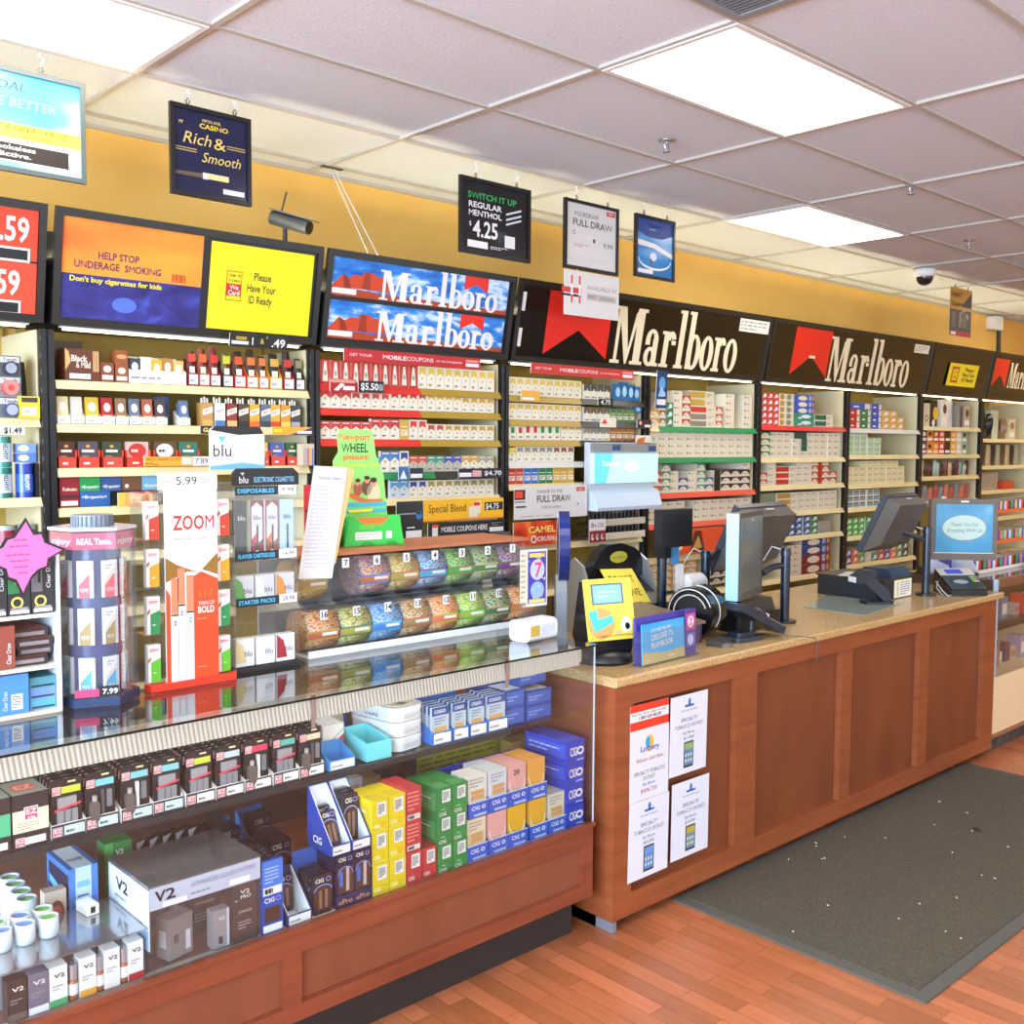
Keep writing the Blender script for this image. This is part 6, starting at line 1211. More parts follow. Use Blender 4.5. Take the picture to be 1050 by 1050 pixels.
for r_ in range(3):
    zz = z + (.028, .15, .266)[r_]; c, c2 = (('2f9cc0', 'teal'), ('9a8438', 'gold'), ('d83a40', 'red'))[r_]
    for k in range(4):
        a = math.radians(-172 + 46*k); q = MB(); w = .038; f = fr(-w/2, 0, 0)
        q.box(-w/2, w/2, 0, .009, 0, .09, ZW); q.poly(f, [(.004, 0), (w - .008, 0), (w - .008, .06), (.004, .03)], C(c), 1).rect(f, w - .007, .004, w - .003, .086, C('b8c0c8'), 2).text(f, 'njoy', .007, .016, .011, WHITE, .02).lines(f, .006, .068, .028, .082, 2, GREY, 1).poly(f, [(.004, .034), (w - .008, .068), (w - .008, .071), (.004, .037)], C('c0a060'), 2)
        d = .0745; tag(q.build('vapor_pack', None, (.978 + d*math.cos(a), 2.596 + d*math.sin(a), zz), a + PI/2), f'white and {c2} pack on the tower core, {ORD[k]} around in the {["lowest", "middle", "top"][r_]} ring', 'pack', f'{c2} packs on the tower core')
# ZOOM stand
t = thing('promo_stand', 'e-cigarette stand with tall white and orange panel on a red foot', 'display stand', (1.1, 2.57, z))
m = MB().prism([(.006, -.01), (.245, -.01), (.262, .02), (.0, .02)][::1], 'z', 0, .018, C('e43a24', .3)); m.build('foot', t)
m = MB()
for x in (0, .05, .2, .255): m.box(x, x + .0025, .012, .09, .02, .515, ACRYL)
m.box(0, .2575, .09, .0925, .02, .515, ACRYL).box(0, .2575, .012, .09, .513, .516, ACRYL)
for k in range(1, 4):
    for x in (.0025, .2025): m.box(x, x + .0475 if x < .1 else .255, .014, .09, .02 + .1235*k, .0225 + .1235*k, ACRYL)
m.build('acrylic_rack', t)
m = MB().box(.053, .199, 0, .006, .016, .522, ZW); f = fr(.053, 0, .016); OR = C('f04a22', .3); w, h = .146, .506
m.poly(f, [(.074, 0), (w, 0), (w, .265), (.098, .288), (.074, .275)], OR, 1).poly(f, [(.0, .33), (.03, .31), (.09, .285), (.06, .29), (.0, .265)], C('8a6420'), 1).poly(f, [(w, .335), (.1, .293), (w, .275)], C('8a6420'), 1).poly(f, [(0, 0), (.012, 0), (.012, .23), (0, .25)], OR, 1)
for x, hh in ((.014, .275), (.032, .3), (.056, .28)):
    m.rect(f, x, 0, x + .02, hh - .095, ZW, 2).rect(f, x, hh - .1, x + .02, hh, C('d8805c', .4), 2).rect(f, x, hh - .096, x + .02, hh - .093, C('c8a080'), 3).rect(f, x + .0185, 0, x + .02, hh - .1, C('b8c0d8'), 3).text(f, 'Z', x + .006, hh - .125, .012, C('4a2c8a'), .008, bold=1, L=4)
m.text(f, 'ZOOM', .022, .4, .038, C('d8281e', .3), .116, bold=1).text(f, 'PREMIUM E-CIGARETTE', .025, .372, .008, GREY, .11).text(f, 'TOBACCO', .089, .198, .009, WHITE, .046).text(f, 'BOLD', .087, .176, .018, WHITE, .048, bold=1)
for dx in (-.008, 0, .008): m.poly(f, [(.108 + dx, .214), (.113 + dx*2, .225), (.11 + dx*2.4, .242), (.105 + dx*1.8, .226)], C('a86a20'), 2)
m.lines(f, .084, .028, .136, .036, 1, C('f88a6a'), 2).lines(f, .085, .158, .135, .165, 1, C('f88a6a'), 2); m.build('sign_panel', t)
m = MB().box(.038, .2, -.001, .006, .5225, .566, ZW); f = fr(.038, -.001, .5225); m.text(f, '5.99', .045, .012, .021, BLACK, .06).lines(f, .012, .012, .034, .032, 3, GREY, 1).lines(f, .118, .014, .155, .03, 2, GREY, 1); m.build('price_card', t)
for k in range(4):
    c, d = (('5fb82c', 'lime'), ('2f8a4c', 'green'), ('e89a24', 'orange'), ('e0402c', 'red'))[k]
    for s_, x in enumerate((1.109, 1.307)):
        m = MB().box(0, .034, 0, .02, 0, .098, ZW); f = fr(0, 0, 0); m.poly(f, [(.008, 0), (.034, 0), (.034, .062), (.008, .052)], C(c), 1).text(f, 'ZOOM', .004, .08, .008, C('c83a2c'), .025, bold=1).poly(f, [(.0, .05), (.008, .058), (.008, .068), (0, .06)], C('b86a3a'), 1).lines(f, .014, .02, .028, .028, 1, WHITE, 2)
        tag(m.build('vapor_pack', None, (x, 2.585, z + .0215 + .1235*k + .0025*(k > 0))), f'white and {d} pack in the {["outer", "inner"][s_]} column of the stand with the orange panel', 'pack', 'packs in the stand with the orange panel')
# blu rack
t = thing('display_rack', 'clear rack of electronic cigarettes with black header and white price slips', 'display rack', (1.372, 2.62, z))
m = MB()
for x in (0, .2015): m.box(x, x + .003, 0, .13, .015, .535, ACRYL)
m.box(.003, .2015, .127, .13, .015, .535, ACRYL).box(.003, .2015, .0, .0025, .2, .52, ACRYL)
for q in (.012, .19, .31): m.box(.003, .2015, .004, .127, q, q + .003, ACRYL)
m.build('acrylic_body', t)
MB().box(-.004, .208, -.006, .134, 0, .012, BLACK).build('base', t)
m = MB().prism([(0, .526), (.206, .526), (.206, .558), (.188, .574), (.012, .574), (0, .562)], 'y', -.004, .006, BLACK); f = fr(0, -.004, 0)
m.text(f, 'ELECTRONIC CIGARETTES', .062, .535, .014, C('8ad0f0'), .128).text(f, 'blu', .016, .533, .018, WHITE, .03).poly(f, [(.022, .562), (.034, .562), (.028, .554)], C('c8c8c8'), 1); m.build('header', t)
m = MB()
for zz, s, p in ((.499, 'DISPOSABLES', '9.99'), (.316, 'FLAVOR CARTRIDGES', '14.99'), (.186, 'STARTER PACKS', '28.98')):
    m.box(.006, .2, -.003, -.001, zz, zz + .024, C('12242e', .3)); f = fr(0, -.003, zz); m.text(f, s, .012, .006, .012, C('5ac0e8'), .115, bold=1).rect(f, .14, 0, .198, .026, ZW, 1).text(f, p, .15, .007, .012, BLACK, .04)
m.build('price_strip', t)
for i in range(4):
    c, d = (('22241f', 'black and olive'), ('e8ecf2', 'white and maroon'), ('e8ecf2', 'white and copper'), ('b8d8f0', 'pale blue'))[i]
    m = MB().box(0, .042, 0, .012, 0, .17, C(c, .25)); f = fr(0, 0, 0)
    if i in (1, 2): m.rect(f, 0, 0, .042, .17, C('7a2c24' if i == 1 else '8a4a24'), 1).poly(f, [(.004, .06), (.021, .045), (.038, .06), (.038, .15), (.021, .165), (.004, .15)], ZW, 2).poly(f, [(.006, .0), (.036, 0), (.036, .02), (.021, .03), (.006, .02)], ZW, 2).poly(f, [(.004, .06), (.021, .045), (.021, .08)], C('c83a2c' if i == 1 else 'd8702c'), 3)
    if i == 0: m.rect(f, .038, 0, .042, .17, C('8aa030'), 1)
    m.text(f, 'blu', .009, .115, .014, WHITE if i == 0 else C('2a4a7a'), .024, L=4).rect(f, .019, .03, .025, .1, C('30343c', .15), 4)
    tag(m.build('vapor_pack', None, (1.38 + .048*i, 2.628, z + .3135)), f'{d} slim pack in the top compartment of the black-headed rack', 'pack', 'slim packs in the black-headed rack')
for r_, (zz, cs) in enumerate(((.0155, (('d8c890', 'cream'), ('f0f0f0', 'white'), ('9a2c34', 'maroon'))), (.1935, (('5aa844', 'green'), ('f0f0f0', 'white'), ('e8942c', 'orange'))))):
    for i, (c, d) in enumerate(cs):
        m = MB().box(0, .058, 0, .03, 0, .078, ZW); f = fr(0, 0, 0); m.poly(f, [(0, .01), (.034, .01), (.022, .06), (.0, .078)], C(c), 1).text(f, 'blu', .026, .028, .016, C('4a4e54'), .026)
        tag(m.build('cartridge_box', None, (1.379 + .065*i, 2.628, z + zz)), f'white and {d} box in the {["lowest", "middle"][r_]} compartment of the black-headed rack', 'box', f'boxes in the {["lowest", "middle"][r_]} compartment of the black-headed rack')
t = thing('coming_soon_card', 'white coming soon card with black cap and blue wave, above the clear rack', 'sign', (1.376, 2.762, 1.553))
m = MB().prism([(0, 0), (.175, 0), (.175, .1), (.16, .125), (.015, .125), (0, .11)], 'y', 0, .004, ZW); f = fr(0, 0, 0)
m.poly(f, [(.015, .125), (.16, .125), (.172, .104), (.09, .1), (.004, .113)], BLACK, 1).text(f, 'blu', .008, .038, .034, C('2c3034'), .062).text(f, 'COMING SOON', .075, .088, .008, C('7a98b8'), .09).lines(f, .08, .04, .165, .08, 4, C('a8b4c0'), 1, .3).poly(f, [(.026, .096), (.05, .096), (.038, .076)], C('5ab8e0'), 1).poly(f, [(0, 0), (.175, 0), (.175, .012), (.1, .02), (.0, .01)], C('6ab4e4'), 1).lines(f, .03, .026, .06, .032, 1, GREY, 1); m.build('card', t)
MB().box(.08, .1, .004, .008, -.57, .1, ACRYL).build('stalk', t)

# lottery ticket dispenser
LX, BW = 1.632, .1185
t = thing('ticket_dispenser', 'clear two-row lottery ticket dispenser with numbered bins and brown top board', 'ticket dispenser', (LX, 2.66, z))
m = MB()
for k in range(9):
    x = BW*k; m.prism([(0, .012), (.3, .012), (.3, .295), (.075, .295), (.06, .165), (.0, .14)], 'x', x - .0012, x + .0012, ACRYL)
m.build('divider', t)
m = MB().box(0, BW*8, 0, .3, .01, .013, ACRYL)
m.add([(0, .002, .013), (BW*8, .002, .013), (BW*8, .0, .14), (0, .0, .14)], [(0, 1, 2, 3)], ACRYL)
m.box(0, BW*8, .294, .3, .0132, .29, C('b4b8bc', .4)).box(0, BW*8, .0, .062, .14, .143, ACRYL).box(0, BW*8, .062, .3, .15, .153, ACRYL).box(0, BW*8, .06, .063, .165, .29, ACRYL); m.build('clear_shell', t)
MB().box(0, BW*8, .0, .3, 0, .01, ZW).box(0, BW*8, -.003, 0, 0, .022, C('dfe6e6', .3)).build('base_strip', t)
m = MB().box(-.02, BW*8 + .02, .06, .32, .296, .306, noisy('brown_board', [(.3, 'a8643c'), (.7, 'b87248')], 3, (1, 4, 1), .5)); m.build('top_board', t)
TK = [('c8984a', 'golden'), ('d8c890', 0), ('c87038', 'orange money'), ('b8a83c', 'yellow-green'), ('48b0d4', 'turquoise'), ('4cb43c', 'bright green'), ('4a8a40', 'leaf green'), ('8a2c84', 'purple and gold'),
      ('c8883c', 'tan and brown'), ('3c7a54', 'forest green'), ('a4bc3c', 'lime'), ('e86a34', 'orange and pink'), ('a08a4c', 'gold and purple'), ('3f84d0', 'blue'), ('b0a43c', 'mustard'), ('c0603c', 'brick')]
NUM = [8, 7, 6, 5, 4, 3, 2, 1, 9, 10, 11, 12, 13, 14, 15, 16]
for i in range(16):
    row, k = (1, i) if i < 8 else (0, 15 - i)
    nm = str(NUM[i]); x = LX + BW*(k + .5); yy = 2.66 + (.132 if row else .068); zz = z + (.222 if row else .0765)
    m = MB().slab(fr(0, 0, 0), -.013, -.015, .013, .015, .0008, ZW); m.text(fr(0, 0, 0), nm, 0, -.009, .019, BLACK, None, 'c', 1)
    n_ = m.build('number_label', t, (BW*(k + .5) - .004, (.0585 if row else -.0012), .272 if row else .128))
    if NUM[i] == 7: continue
    c, d = TK[i]; c2 = TK[(i*5 + 3) % 16][0]
    K = noisy('ticket_print_%s' % nm, [(.0, c), (.38, c), (.40, 'f0e6b8'), (.55, c), (.60, c2), (.8, c), (.9, '4a3428')], 80, (.5, 1, 1), .35, 2, 0, 'ShaderNodeTexVoronoi')
    m = MB(); R_ = .062 if not row else .063; W2 = BW/2 - .0035; nn = 30; zf = R_*.92
    prof = [(R_*math.cos(2*PI*j/nn), R_*math.sin(2*PI*j/nn)) for j in range(nn)]
    m.prism(prof, 'x', -W2, W2, K); m.s = [k_ < nn for k_ in range(len(m.f))]
    band = [(R_*1.006*math.cos(a_), R_*1.006*math.sin(a_)) for a_ in [PI*(.98 + .16*j/6) for j in range(7)]]
    for j in range(6): m.add([(-W2, *band[j]), (W2, *band[j]), (W2, *band[j+1]), (-W2, *band[j+1])], [(0, 1, 2, 3)], C(c2 if j in (0, 5) else c, .35))
    b3 = [(R_*1.012*math.cos(a_), R_*1.012*math.sin(a_)) for a_ in [PI*(1.02 + .05*j/3) for j in range(4)]]
    for j in range(3): m.add([(-W2*.1, *b3[j]), (W2*.85, *b3[j]), (W2*.85, *b3[j+1]), (-W2*.1, *b3[j+1])], [(0, 1, 2, 3)], C('f0ead8', .35))
    tag(m.build('ticket_roll', None, (x, yy, zz), rot=(.0, 0, 0)), f'{d} lottery ticket roll behind bin number {nm} of the clear dispenser', 'ticket roll', 'lottery ticket rolls')
# papers standing on the board
t = thing('paper_stack', 'white typed sheets on a tan clipboard leaning at the end of the dispenser', 'papers', (1.66, 2.71, z + .235), math.radians(-3))
m = MB(); f = F((0.02, 0, 0.04), (1, 0, -.02), (.24, .01, 1)); m.slab(f, .0, 0, .08, .3, .003, C('d8b878', .5)); m.build('clipboard', t)
m = MB(); f = F((-.03, -.004, .002), (1, 0, -.06), (.17, .01, 1)); m.slab(f, .0, 0, .115, .345, .0015, ZW); m.text(f, 'Discount Tobacco', .02, .305, .01, C('5a6a9a'), .085).lines(f, .01, .03, .1, .29, 22, C('b8bcc8'), 2, .25); m.build('sheet', t)
# green promotion
t = thing('green_promo_box', 'green cardboard promotion with tall shaped back card and white slip', 'sign', (1.882, 2.84, z + .307), math.radians(-6))
GR = C('35c24a', .4)
m = MB().prism([(0, 0), (.055, .0), (.07, .012), (.1, .012), (.115, 0), (.15, 0), (.165, .012), (.19, .012), (.2, 0), (.225, 0), (.208, .1), (.02, .1)], 'y', 0, .004, GR).box(.01, .215, .004, .075, .0, .09, C('28a83c', .4)); f = fr(0, 0, 0)
m.rect(f, .04, .02, .14, .046, ZW, 1).lines(f, .046, .024, .134, .042, 2, C('8ab88a'), 2, .3).rect(f, .155, .022, .178, .046, ZW, 1).poly(f, [(.04, .094), (.17, .094), (.14, .072), (.07, .072)], C('e8782c'), 1).lines(f, .055, .056, .16, .07, 2, C('a8c030'), 1); m.build('front_tray', t)
m = MB(); LG = C('8fdc6c', .4)
m.prism([(.0, .09), (.205, .09), (.19, .23), (.16, .3), (.15, .37), (.14, .385), (.03, .385), (.015, .37), (.02, .31), (.0, .28)], 'y', .076, .08, LG); f = fr(0, .076, 0)
m.text(f, 'Newport', .022, .348, .024, C('e85a2c'), .115, bold=1).text(f, 'WHEEL', .03, .308, .03, C('28402c'), .1, bold=1).text(f, 'pleasure!', .035, .284, .02, C('e85a2c'), .1, bold=1).text(f, 'Win Your Custom Car!', .012, .26, .014, C('d8e02c'), .16, bold=1)
for x, v, c, s in ((.05, .2, 'c87a4a', 1), (.09, .185, 'a85a3c', .8), (.125, .19, '6a4a3c', .9), (.15, .175, 'e0d0a8', 1.1)): m.ell(f, x, v, .022*s, .03*s, C(c), 1).ell(f, x, v + .028*s, .011*s, .013*s, C('d8a078'), 2).ell(f, x, v + .036*s, .012*s, .008*s, C('3a2820'), 3)
m.poly(f, [(.0, .2), (.0, .185), (.12, .13), (.18, .14), (.19, .15), (.12, .15)], C('d8702c'), 3).rect(f, .0, .125, .2, .14, C('48b0c4'), 4).rect(f, .01, .105, .2, .118, C('48b0c4'), 4).poly(f, [(.05, .115), (.15, .118), (.14, .108), (.06, .106)], YEL, 5); m.build('back_card', t)
simple('dark_promo_box', 1.78, 2.86, z + .307, .085, .05, .125, '24221f', 'dark box with pale arch between the typed sheets and the green promotion', 'box', None, lambda m, f, w, h: m.poly(f, [(0, h*.5), (w*.6, h*.55), (w, h), (0, h)], C('b0a890'), 1).text(f, 'eP', w*.2, h*.55, h*.16, BLACK, w*.35, bold=1).lines(f, w*.1, h*.36, w*.95, h*.44, 1, IV, 1).lines(f, w*.1, h*.25, w*.8, h*.3, 1, IV, 1))
simple('red_box', 1.81, 2.93, z + .307, .06, .04, .2, 'a82028', 'narrow red box behind the dark box on the brown board', 'box')
# ticket sample stand and bundle
t = thing('ticket_stand', 'upright purple sample lottery ticket in a clear stand', 'ticket', (2.37, 2.505, z))
m = MB().box(0, .08, 0, .05, 0, .008, BLACK).build('base', t)
m = MB().box(-.005, .125, .018, .021, .06, .3, ACRYL).box(.03, .045, .018, .021, .008, .06, ACRYL); m.build('clear_plate', t)
m = MB().slab(F((.028, .015, .095), (1, 0, -.02), (0, 0, 1)), 0, 0, .098, .195, .001, C('d8d4ea')); f = F((.028, .015, .095), (1, 0, -.02), (0, 0, 1)); m.rect(f, .006, .01, .092, .187, C('3c3aa0'), 1).text(f, '7', .035, .1, .05, C('e8486a'), .035, bold=1, L=4).ell(f, .05, .125, .034, .036, C('b8c0ec'), 2).ell(f, .05, .055, .032, .03, C('8ab0e0'), 2)
rr = random.Random(3)
for _ in range(34): u, v = rr.uniform(.01, .085), rr.uniform(.02, .18); m.ell(f, u, v, .003, .003, C(['f0e060', 'f4f4fa', 'e870a8', '70d0f0'][_ % 4]), 3, 6)
m.rect(f, .012, .168, .086, .182, C('d8c85a'), 2).rect(f, .012, .012, .086, .024, C('e8d85a'), 2); m.build('ticket', t)
m = MB().slab(F((-.002, .014, .11), (1, 0, 0), (0, 0, 1)), 0, 0, .028, .18, .001, C('d8d4c0')); m.lines(F((-.002, .0138, .11), (1, 0, 0), (0, 0, 1)), .003, .01, .025, .17, 9, C('a8a070'), 1); m.build('ticket', t)
t = thing('ticket_bundle', 'bundle of folded tickets in clear wrap on the far corner of the glass top', 'tickets', (2.3, 2.4, z), math.radians(5))
m = MB().rbox(0, .14, 0, .09, .0, .07, C('dfe6ec', .2), .02, 3, 'x'); m.rect(fr(0, -.0003, 0), .005, .02, .05, .055, C('c8a848'), 1).lines(fr(0, -.0003, 0), .06, .02, .135, .056, 5, C('a8b4bc'), 1); m.build('bundle', t)
# ---------------------------------------------------------------- the checkout counter
KX0, KX1, KY0, KY1, KZ = 2.53, 5.525, 2.232, 3.05, .87
t = thing('checkout_counter', 'long cherry wood checkout counter with beige speckled stone top', 'counter', (0, 0, 0))
MB().box(KX0, KX1, KY0 + .075, KY1, 0, .04, C('1a1816', .5)).build('toe_kick', t)
MB().box(KX0, KX0 + .02, KY0 + .0, KY1, 0.002, .038, C('8a8f98', .3, .4)).build('end_plinth', t)
m = MB().box(KX0, KX1, KY0 + .03, KY1, .04, KZ - .034, WOOD)
pan = ((2.622, 3.213), (3.347, 3.972), (4.059, 4.68), (4.775, 5.39))
m.box(KX0, KX1, KY0, KY0 + .03, .766, KZ - .034, WOODH).box(KX0, KX1, KY0, KY0 + .03, .04, .118, WOODH)
ed = [KX0] + [v for p in pan for v in p] + [KX1]
for i in range(0, 10, 2): m.box(ed[i], ed[i+1], KY0, KY0 + .03, .118, .766, WOOD)
m.build('wooden_body', t)
for x0, x1 in pan:
    m = MB().box(x0, x1, KY0 + .026, KY0 + .0295, .118, .766, PANEL)
    m.build('panel', t)
MB().box(KX1, KX1 + .006, KY0 + .001, KY0 + .02, .04, KZ - .034, STEEL).build('edge_strip', t)
m = MB().rbox(KX0 - .015, 5.568, KY0 - .022, KY1, KZ - .033, KZ, STONE, .008, 3, 'x'); m.build('stone_top', t)
# winning ticket notices
def notice_sheet(x0, z0, x1, z1, label, kind, lean=.0):
    f = F((x0, KY0 - .0025 + (.012 if 0 else 0), z0), (1, 0, 0), (lean, 0, 1)); w, h = x1 - x0, z1 - z0
    m = MB().slab(f, 0, 0, w, h, .0006, C('d4d7de', .5)); G = C('6a6e78')
    b = C('3a6cb8')
    if kind == 'red':
        m.rect(f, 0, 0, w, h, C('e23a22'), 1).rect(f, 0, h*.34, w, h*.72, ZW, 2).text(f, 'Must be 18 or older to play', .006, h*.58, .008, BLACK, w*.9, L=3).text(f, '1 800 GAMBLER', .04, h*.4, .011, BLACK, w*.6, bold=1, L=3)
    elif kind == 'big':
        m.ell(f, w*.5, h*.78, .02, .03, C('e8b030'), 1).ell(f, w*.45, h*.8, .012, .02, C('3a9ac0'), 2).text(f, 'Lottery', w*.26, h*.68, .02, b, w*.48, bold=1).text(f, 'Winner Sold Here', w*.15, h*.54, .014, C('b87a4a'), w*.7, it=.2)
        m.text(f, 'SPECIALTY TOBACCO', w*.1, h*.36, .013, G, w*.8).text(f, 'OUTLET', w*.33, h*.28, .012, G, w*.32).text(f, 'San Bruno', w*.32, h*.2, .01, b, w*.34).text(f, '$406,720', w*.28, h*.1, .014, C('b85a5a'), w*.42)
    else:
        m.ell(f, w*.5, h*.9, .008, .014, C('4a7ab8'), 1).rect(f, w*.38, h*.84, w*.62, h*.87, b, 1).text(f, 'BETTER WINNERS', w*.28, h*.79, .005, G, w*.44)
        m.text(f, 'SPECIALTY', w*.28, h*.66, .013, G, w*.44).text(f, 'TOBACCO OUTLET', w*.12, h*.58, .013, G, w*.76).text(f, 'San Bruno', w*.34, h*.5, .01, G, w*.32).text(f, kind, w*.36, h*.43, .011, G, w*.28)
        c1, c2 = {'$1,000': ('8aa860', '5a7ea8'), '$10,000': ('b8a03c', '6a8a9a'), '$5,000': ('6a90c8', '5a86c4')}[kind]
        m.rect(f, w*.38, h*.07, w*.64, h*.4, C('3a3c40'), 1).rect(f, w*.4, h*.1, w*.62, h*.38, C(c2), 2).rect(f, w*.4, h*.3, w*.62, h*.38, C(c1), 3)
        for q in range(6): m.rect(f, w*(.41 + .07*(q % 3)), h*(.14 + .07*(q//3)), w*(.45 + .07*(q % 3)), h*(.18 + .07*(q//3)), C('c8d0a8'), 4)
    tag(m.build('notice_sheet'), label, 'notice', 'notices taped to the counter')
notice_sheet(2.603, .672, 2.806, .758, 'red and white hotline notice at the top of the counter papers', 'red', .0)
notice_sheet(2.604, .425, 2.81, .671, 'white winner notice with yellow-blue emblem under the red notice', 'big')
notice_sheet(2.6, .152, 2.812, .424, 'white outlet notice with blue ticket at the lower row beside the counter corner', '$5,000', .02)
notice_sheet(2.813, .468, 3.025, .752, 'white outlet notice with green-blue ticket beside the red notice', '$1,000', .02)
notice_sheet(2.83, .163, 3.045, .44, 'white outlet notice with golden ticket, lower and further along', '$10,000', .01)

# ---- lottery things on the counter
k = KZ + .0006
t = thing('ticket_checker', 'yellow-faced ticket checker with little blue screen on a round black base', 'ticket checker', (2.7, 2.44, k), math.radians(-16))
MB().lathe((0, 0, 0), [(0, 0), (.105, 0), (.105, .012), (.095, .03), (.06, .045), (0, .05)], BLACK, 28).build('base', t)
MB().prism([(-.05, .03), (.04, .03), (.075, .085), (.03, .28), (-.0, .28), (-.06, .085)], 'x', -.085, .085, C('1b1c22', .2)).build('body', t)
f = F((-.105, -.062, .082), (1, 0, 0), (0, .22, 1)); m = MB().slab(f, 0.008, 0, .202, .215, .006, C('f0dc4a', .3))
m.rect(f, .035, .125, .165, .198, C('5a6478'), 1).rect(f, .042, .13, .158, .192, EM('7aa8e0', .5), 2).lines(f, .06, .145, .145, .175, 2, WHITE, 3, .25).ell(f, .065, .06, .055, .055, C('e8a05a'), 1).poly(f, [(.015, .1), (.05, .11), (.055, .075), (.11, .085), (.115, .06), (.035, .03)], C('4ac4dc'), 2)
m.text(f, 'CHECK YOUR TICKET', .02, .203, .007, C('7a8a3c'), .16).text(f, 'SCAN', .15, .108, .008, C('8a7a3a'), .04).ell(f, .165, .05, .022, .028, WHITE, 1).ell(f, .17, .045, .01, .012, BLACK, 2).ell(f, .13, .025, .014, .01, C('c8b88a'), 1).rect(f, .06, .012, .2, .018, C('c8a838'), 1).text(f, 'LUCKY', .02, .008, .008, C('8a7a3a'), .06); m.build('face_plate', t)
t = thing('lottery_terminal', 'lottery terminal with black curved hood, grey side plates and yellow taped note', 'terminal', (3.04, 2.745, k))
MB().prism([(0, 0), (.3, 0), (.3, .12), (.15, .2), (.0, .1)], 'x', 0, .38, C('2a2a2c', .35)).build('body', t)
m = MB(); pr = [(0, .2), (.005, .235), (.03, .26), (.07, .262), (.09, .28), (.12, .32), (.17, .345), (.25, .348), (.33, .325), (.37, .3), (.385, .27), (.385, .2)]
m.prism(pr, 'y', .13, .18, C('1a1a1c', .25)); m.ell(fr(0, .13, 0), .23, .29, .055, .025, C('b8b43a'), 1).text(fr(0, .13, 0), 'Scratchers', .192, .283, .014, C('7a7820'), .075); m.build('hood', t)
for x in (-.012, .385): MB().prism([(.0, 0), (.25, 0), (.25, .24), (.16, .3), (.11, .27)], 'x', x, x + .012, C('a8adb0', .3, .4)).build('side_plate', t)
f = F((.09, .0, .12), (1, 0, -.06), (.0, .62, .75)); m = MB().slab(f, 0, 0, .2, .17, .002, C('f4e254', .5)); m.text(f, 'DO NOT', .02, .1, .035, C('4a4420'), .15).text(f, 'MOVE', .05, .035, .035, C('4a4420'), .12); m.build('taped_note', t)
t = thing('ticket_printer', 'ticket printer with bronze sloping lid and purple front', 'printer', (2.98, 2.36, k), math.radians(2))
MB().box(0, .25, .04, .34, 0, .075, C('3a2a5c', .35)).build('body', t)
MB().prism([(.03, .075), (.345, .075), (.345, .125), (.03, .085)], 'x', -.01, .26, noisy('bronze_lid', [(.3, '77694e'), (.7, '8c7c5c')], 3, rough=.3)).build('lid', t)
t = thing('lottery_sign', 'slim oval lottery sign seen edge-on, blue with white rim, on a grey stand', 'sign', (2.84, 2.78, k), math.radians(48))
m = MB(); e = [(.1*math.cos(2*PI*i/32), .37 + .135*math.sin(2*PI*i/32)) for i in range(32)]; m.prism(e, 'y', -.02, .02, C('1c2c6a', .2)); m.build('oval_panel', t)
m = MB().ring(fr(0, -.0205, 0), 0, .37, .1, .135, .088, .123, C('f0f4fa'), 1, 32).ell(fr(0, -.0205, 0), .0, .4, .05, .03, C('c02c5a'), 1).ring(F((0, .0205, 0), (-1, 0, 0), (0, 0, 1)), 0, .37, .1, .135, .08, .115, C('f0f4fa'), 1, 32); m.text(fr(0, -.0205, 0), 'Lottery', 0, .33, .03, WHITE, .16, 'c', 1); m.build('rim', t)
m = MB().prism([(-.07, 0), (.07, 0), (.05, .2), (.02, .26), (-.02, .26), (-.05, .2)], 'y', -.012, .03, C('8f979f', .3, .3)); m.build('stand', t)
t = thing('playslip_stand', 'black angled playslip holder rising behind the purple sample ticket', 'holder', (2.66, 2.8, k), math.radians(20))
MB().prism([(-.02, 0), (.12, 0), (.16, .42), (.13, .42)], 'x', 0, .12, C('1c1c1f', .3)).build('body', t); m = MB().poly(fr(0, 0, 0), [(0, 0)] * 3, BLACK) if 0 else MB().box(.02, .1, .05, .052, .3, .34, C('c8c8c8')); m.build('label', t)
t = thing('brochure_holder', 'clear brochure holder with blue playbook leaflet and slim ticket strip', 'brochure holder', (2.71, 2.262, k), math.radians(3))
MB().box(0, .335, 0, .003, 0, .12, ACRYL).box(0, .335, .05, .053, 0, .15, ACRYL).box(0, .335, 0, .053, 0, .003, ACRYL).box(0, .003, .003, .05, .003, .12, ACRYL).build('holder', t)
BLUEG = noisy('leaflet_blue', [(.3, '2f9cd8'), (.6, '58b8e4'), (.8, 'b8d8c8')], 2, (.5, 1, 5), .3, 1)
f = F((.006, .01, .004), (1, 0, 0), (0, .05, 1)); m = MB().slab(f, 0, 0, .25, .14, .004, BLUEG)
m.text(f, 'DISCOVER THE NEW', .05, .105, .012, WHITE, .12, bold=1, it=.1, rot=.06).text(f, "DELUXE 7's", .05, .078, .02, WHITE, .13, bold=1, it=.1, rot=.06).text(f, 'PLAYBOOK', .05, .05, .02, WHITE, .13, bold=1, it=.1, rot=.06).lines(f, .15, .01, .22, .02, 1, WHITE, 2).lines(f, .02, .01, .06, .018, 1, WHITE, 2).poly(f, [(0, 0), (.25, 0), (.25, .035), (.12, .03), (0, .045)], C('c8b878'), 1); m.build('leaflet', t)
f = F((.255, .006, .004), (1, 0, 0), (0, .03, 1)); m = MB().slab(f, 0, 0, .065, .165, .003, C('4a3a8a')); m.rect(f, .004, .09, .061, .15, C('c84a8a'), 1).ell(f, .032, .12, .02, .022, C('f0d8e8'), 2).text(f, '7', .024, .105, .028, C('d83048'), .016, bold=1, L=4).rect(f, .006, .03, .058, .08, C('6a70b8'), 1).ell(f, .03, .055, .018, .02, C('c8d0e8'), 2); m.build('ticket_strip', t)
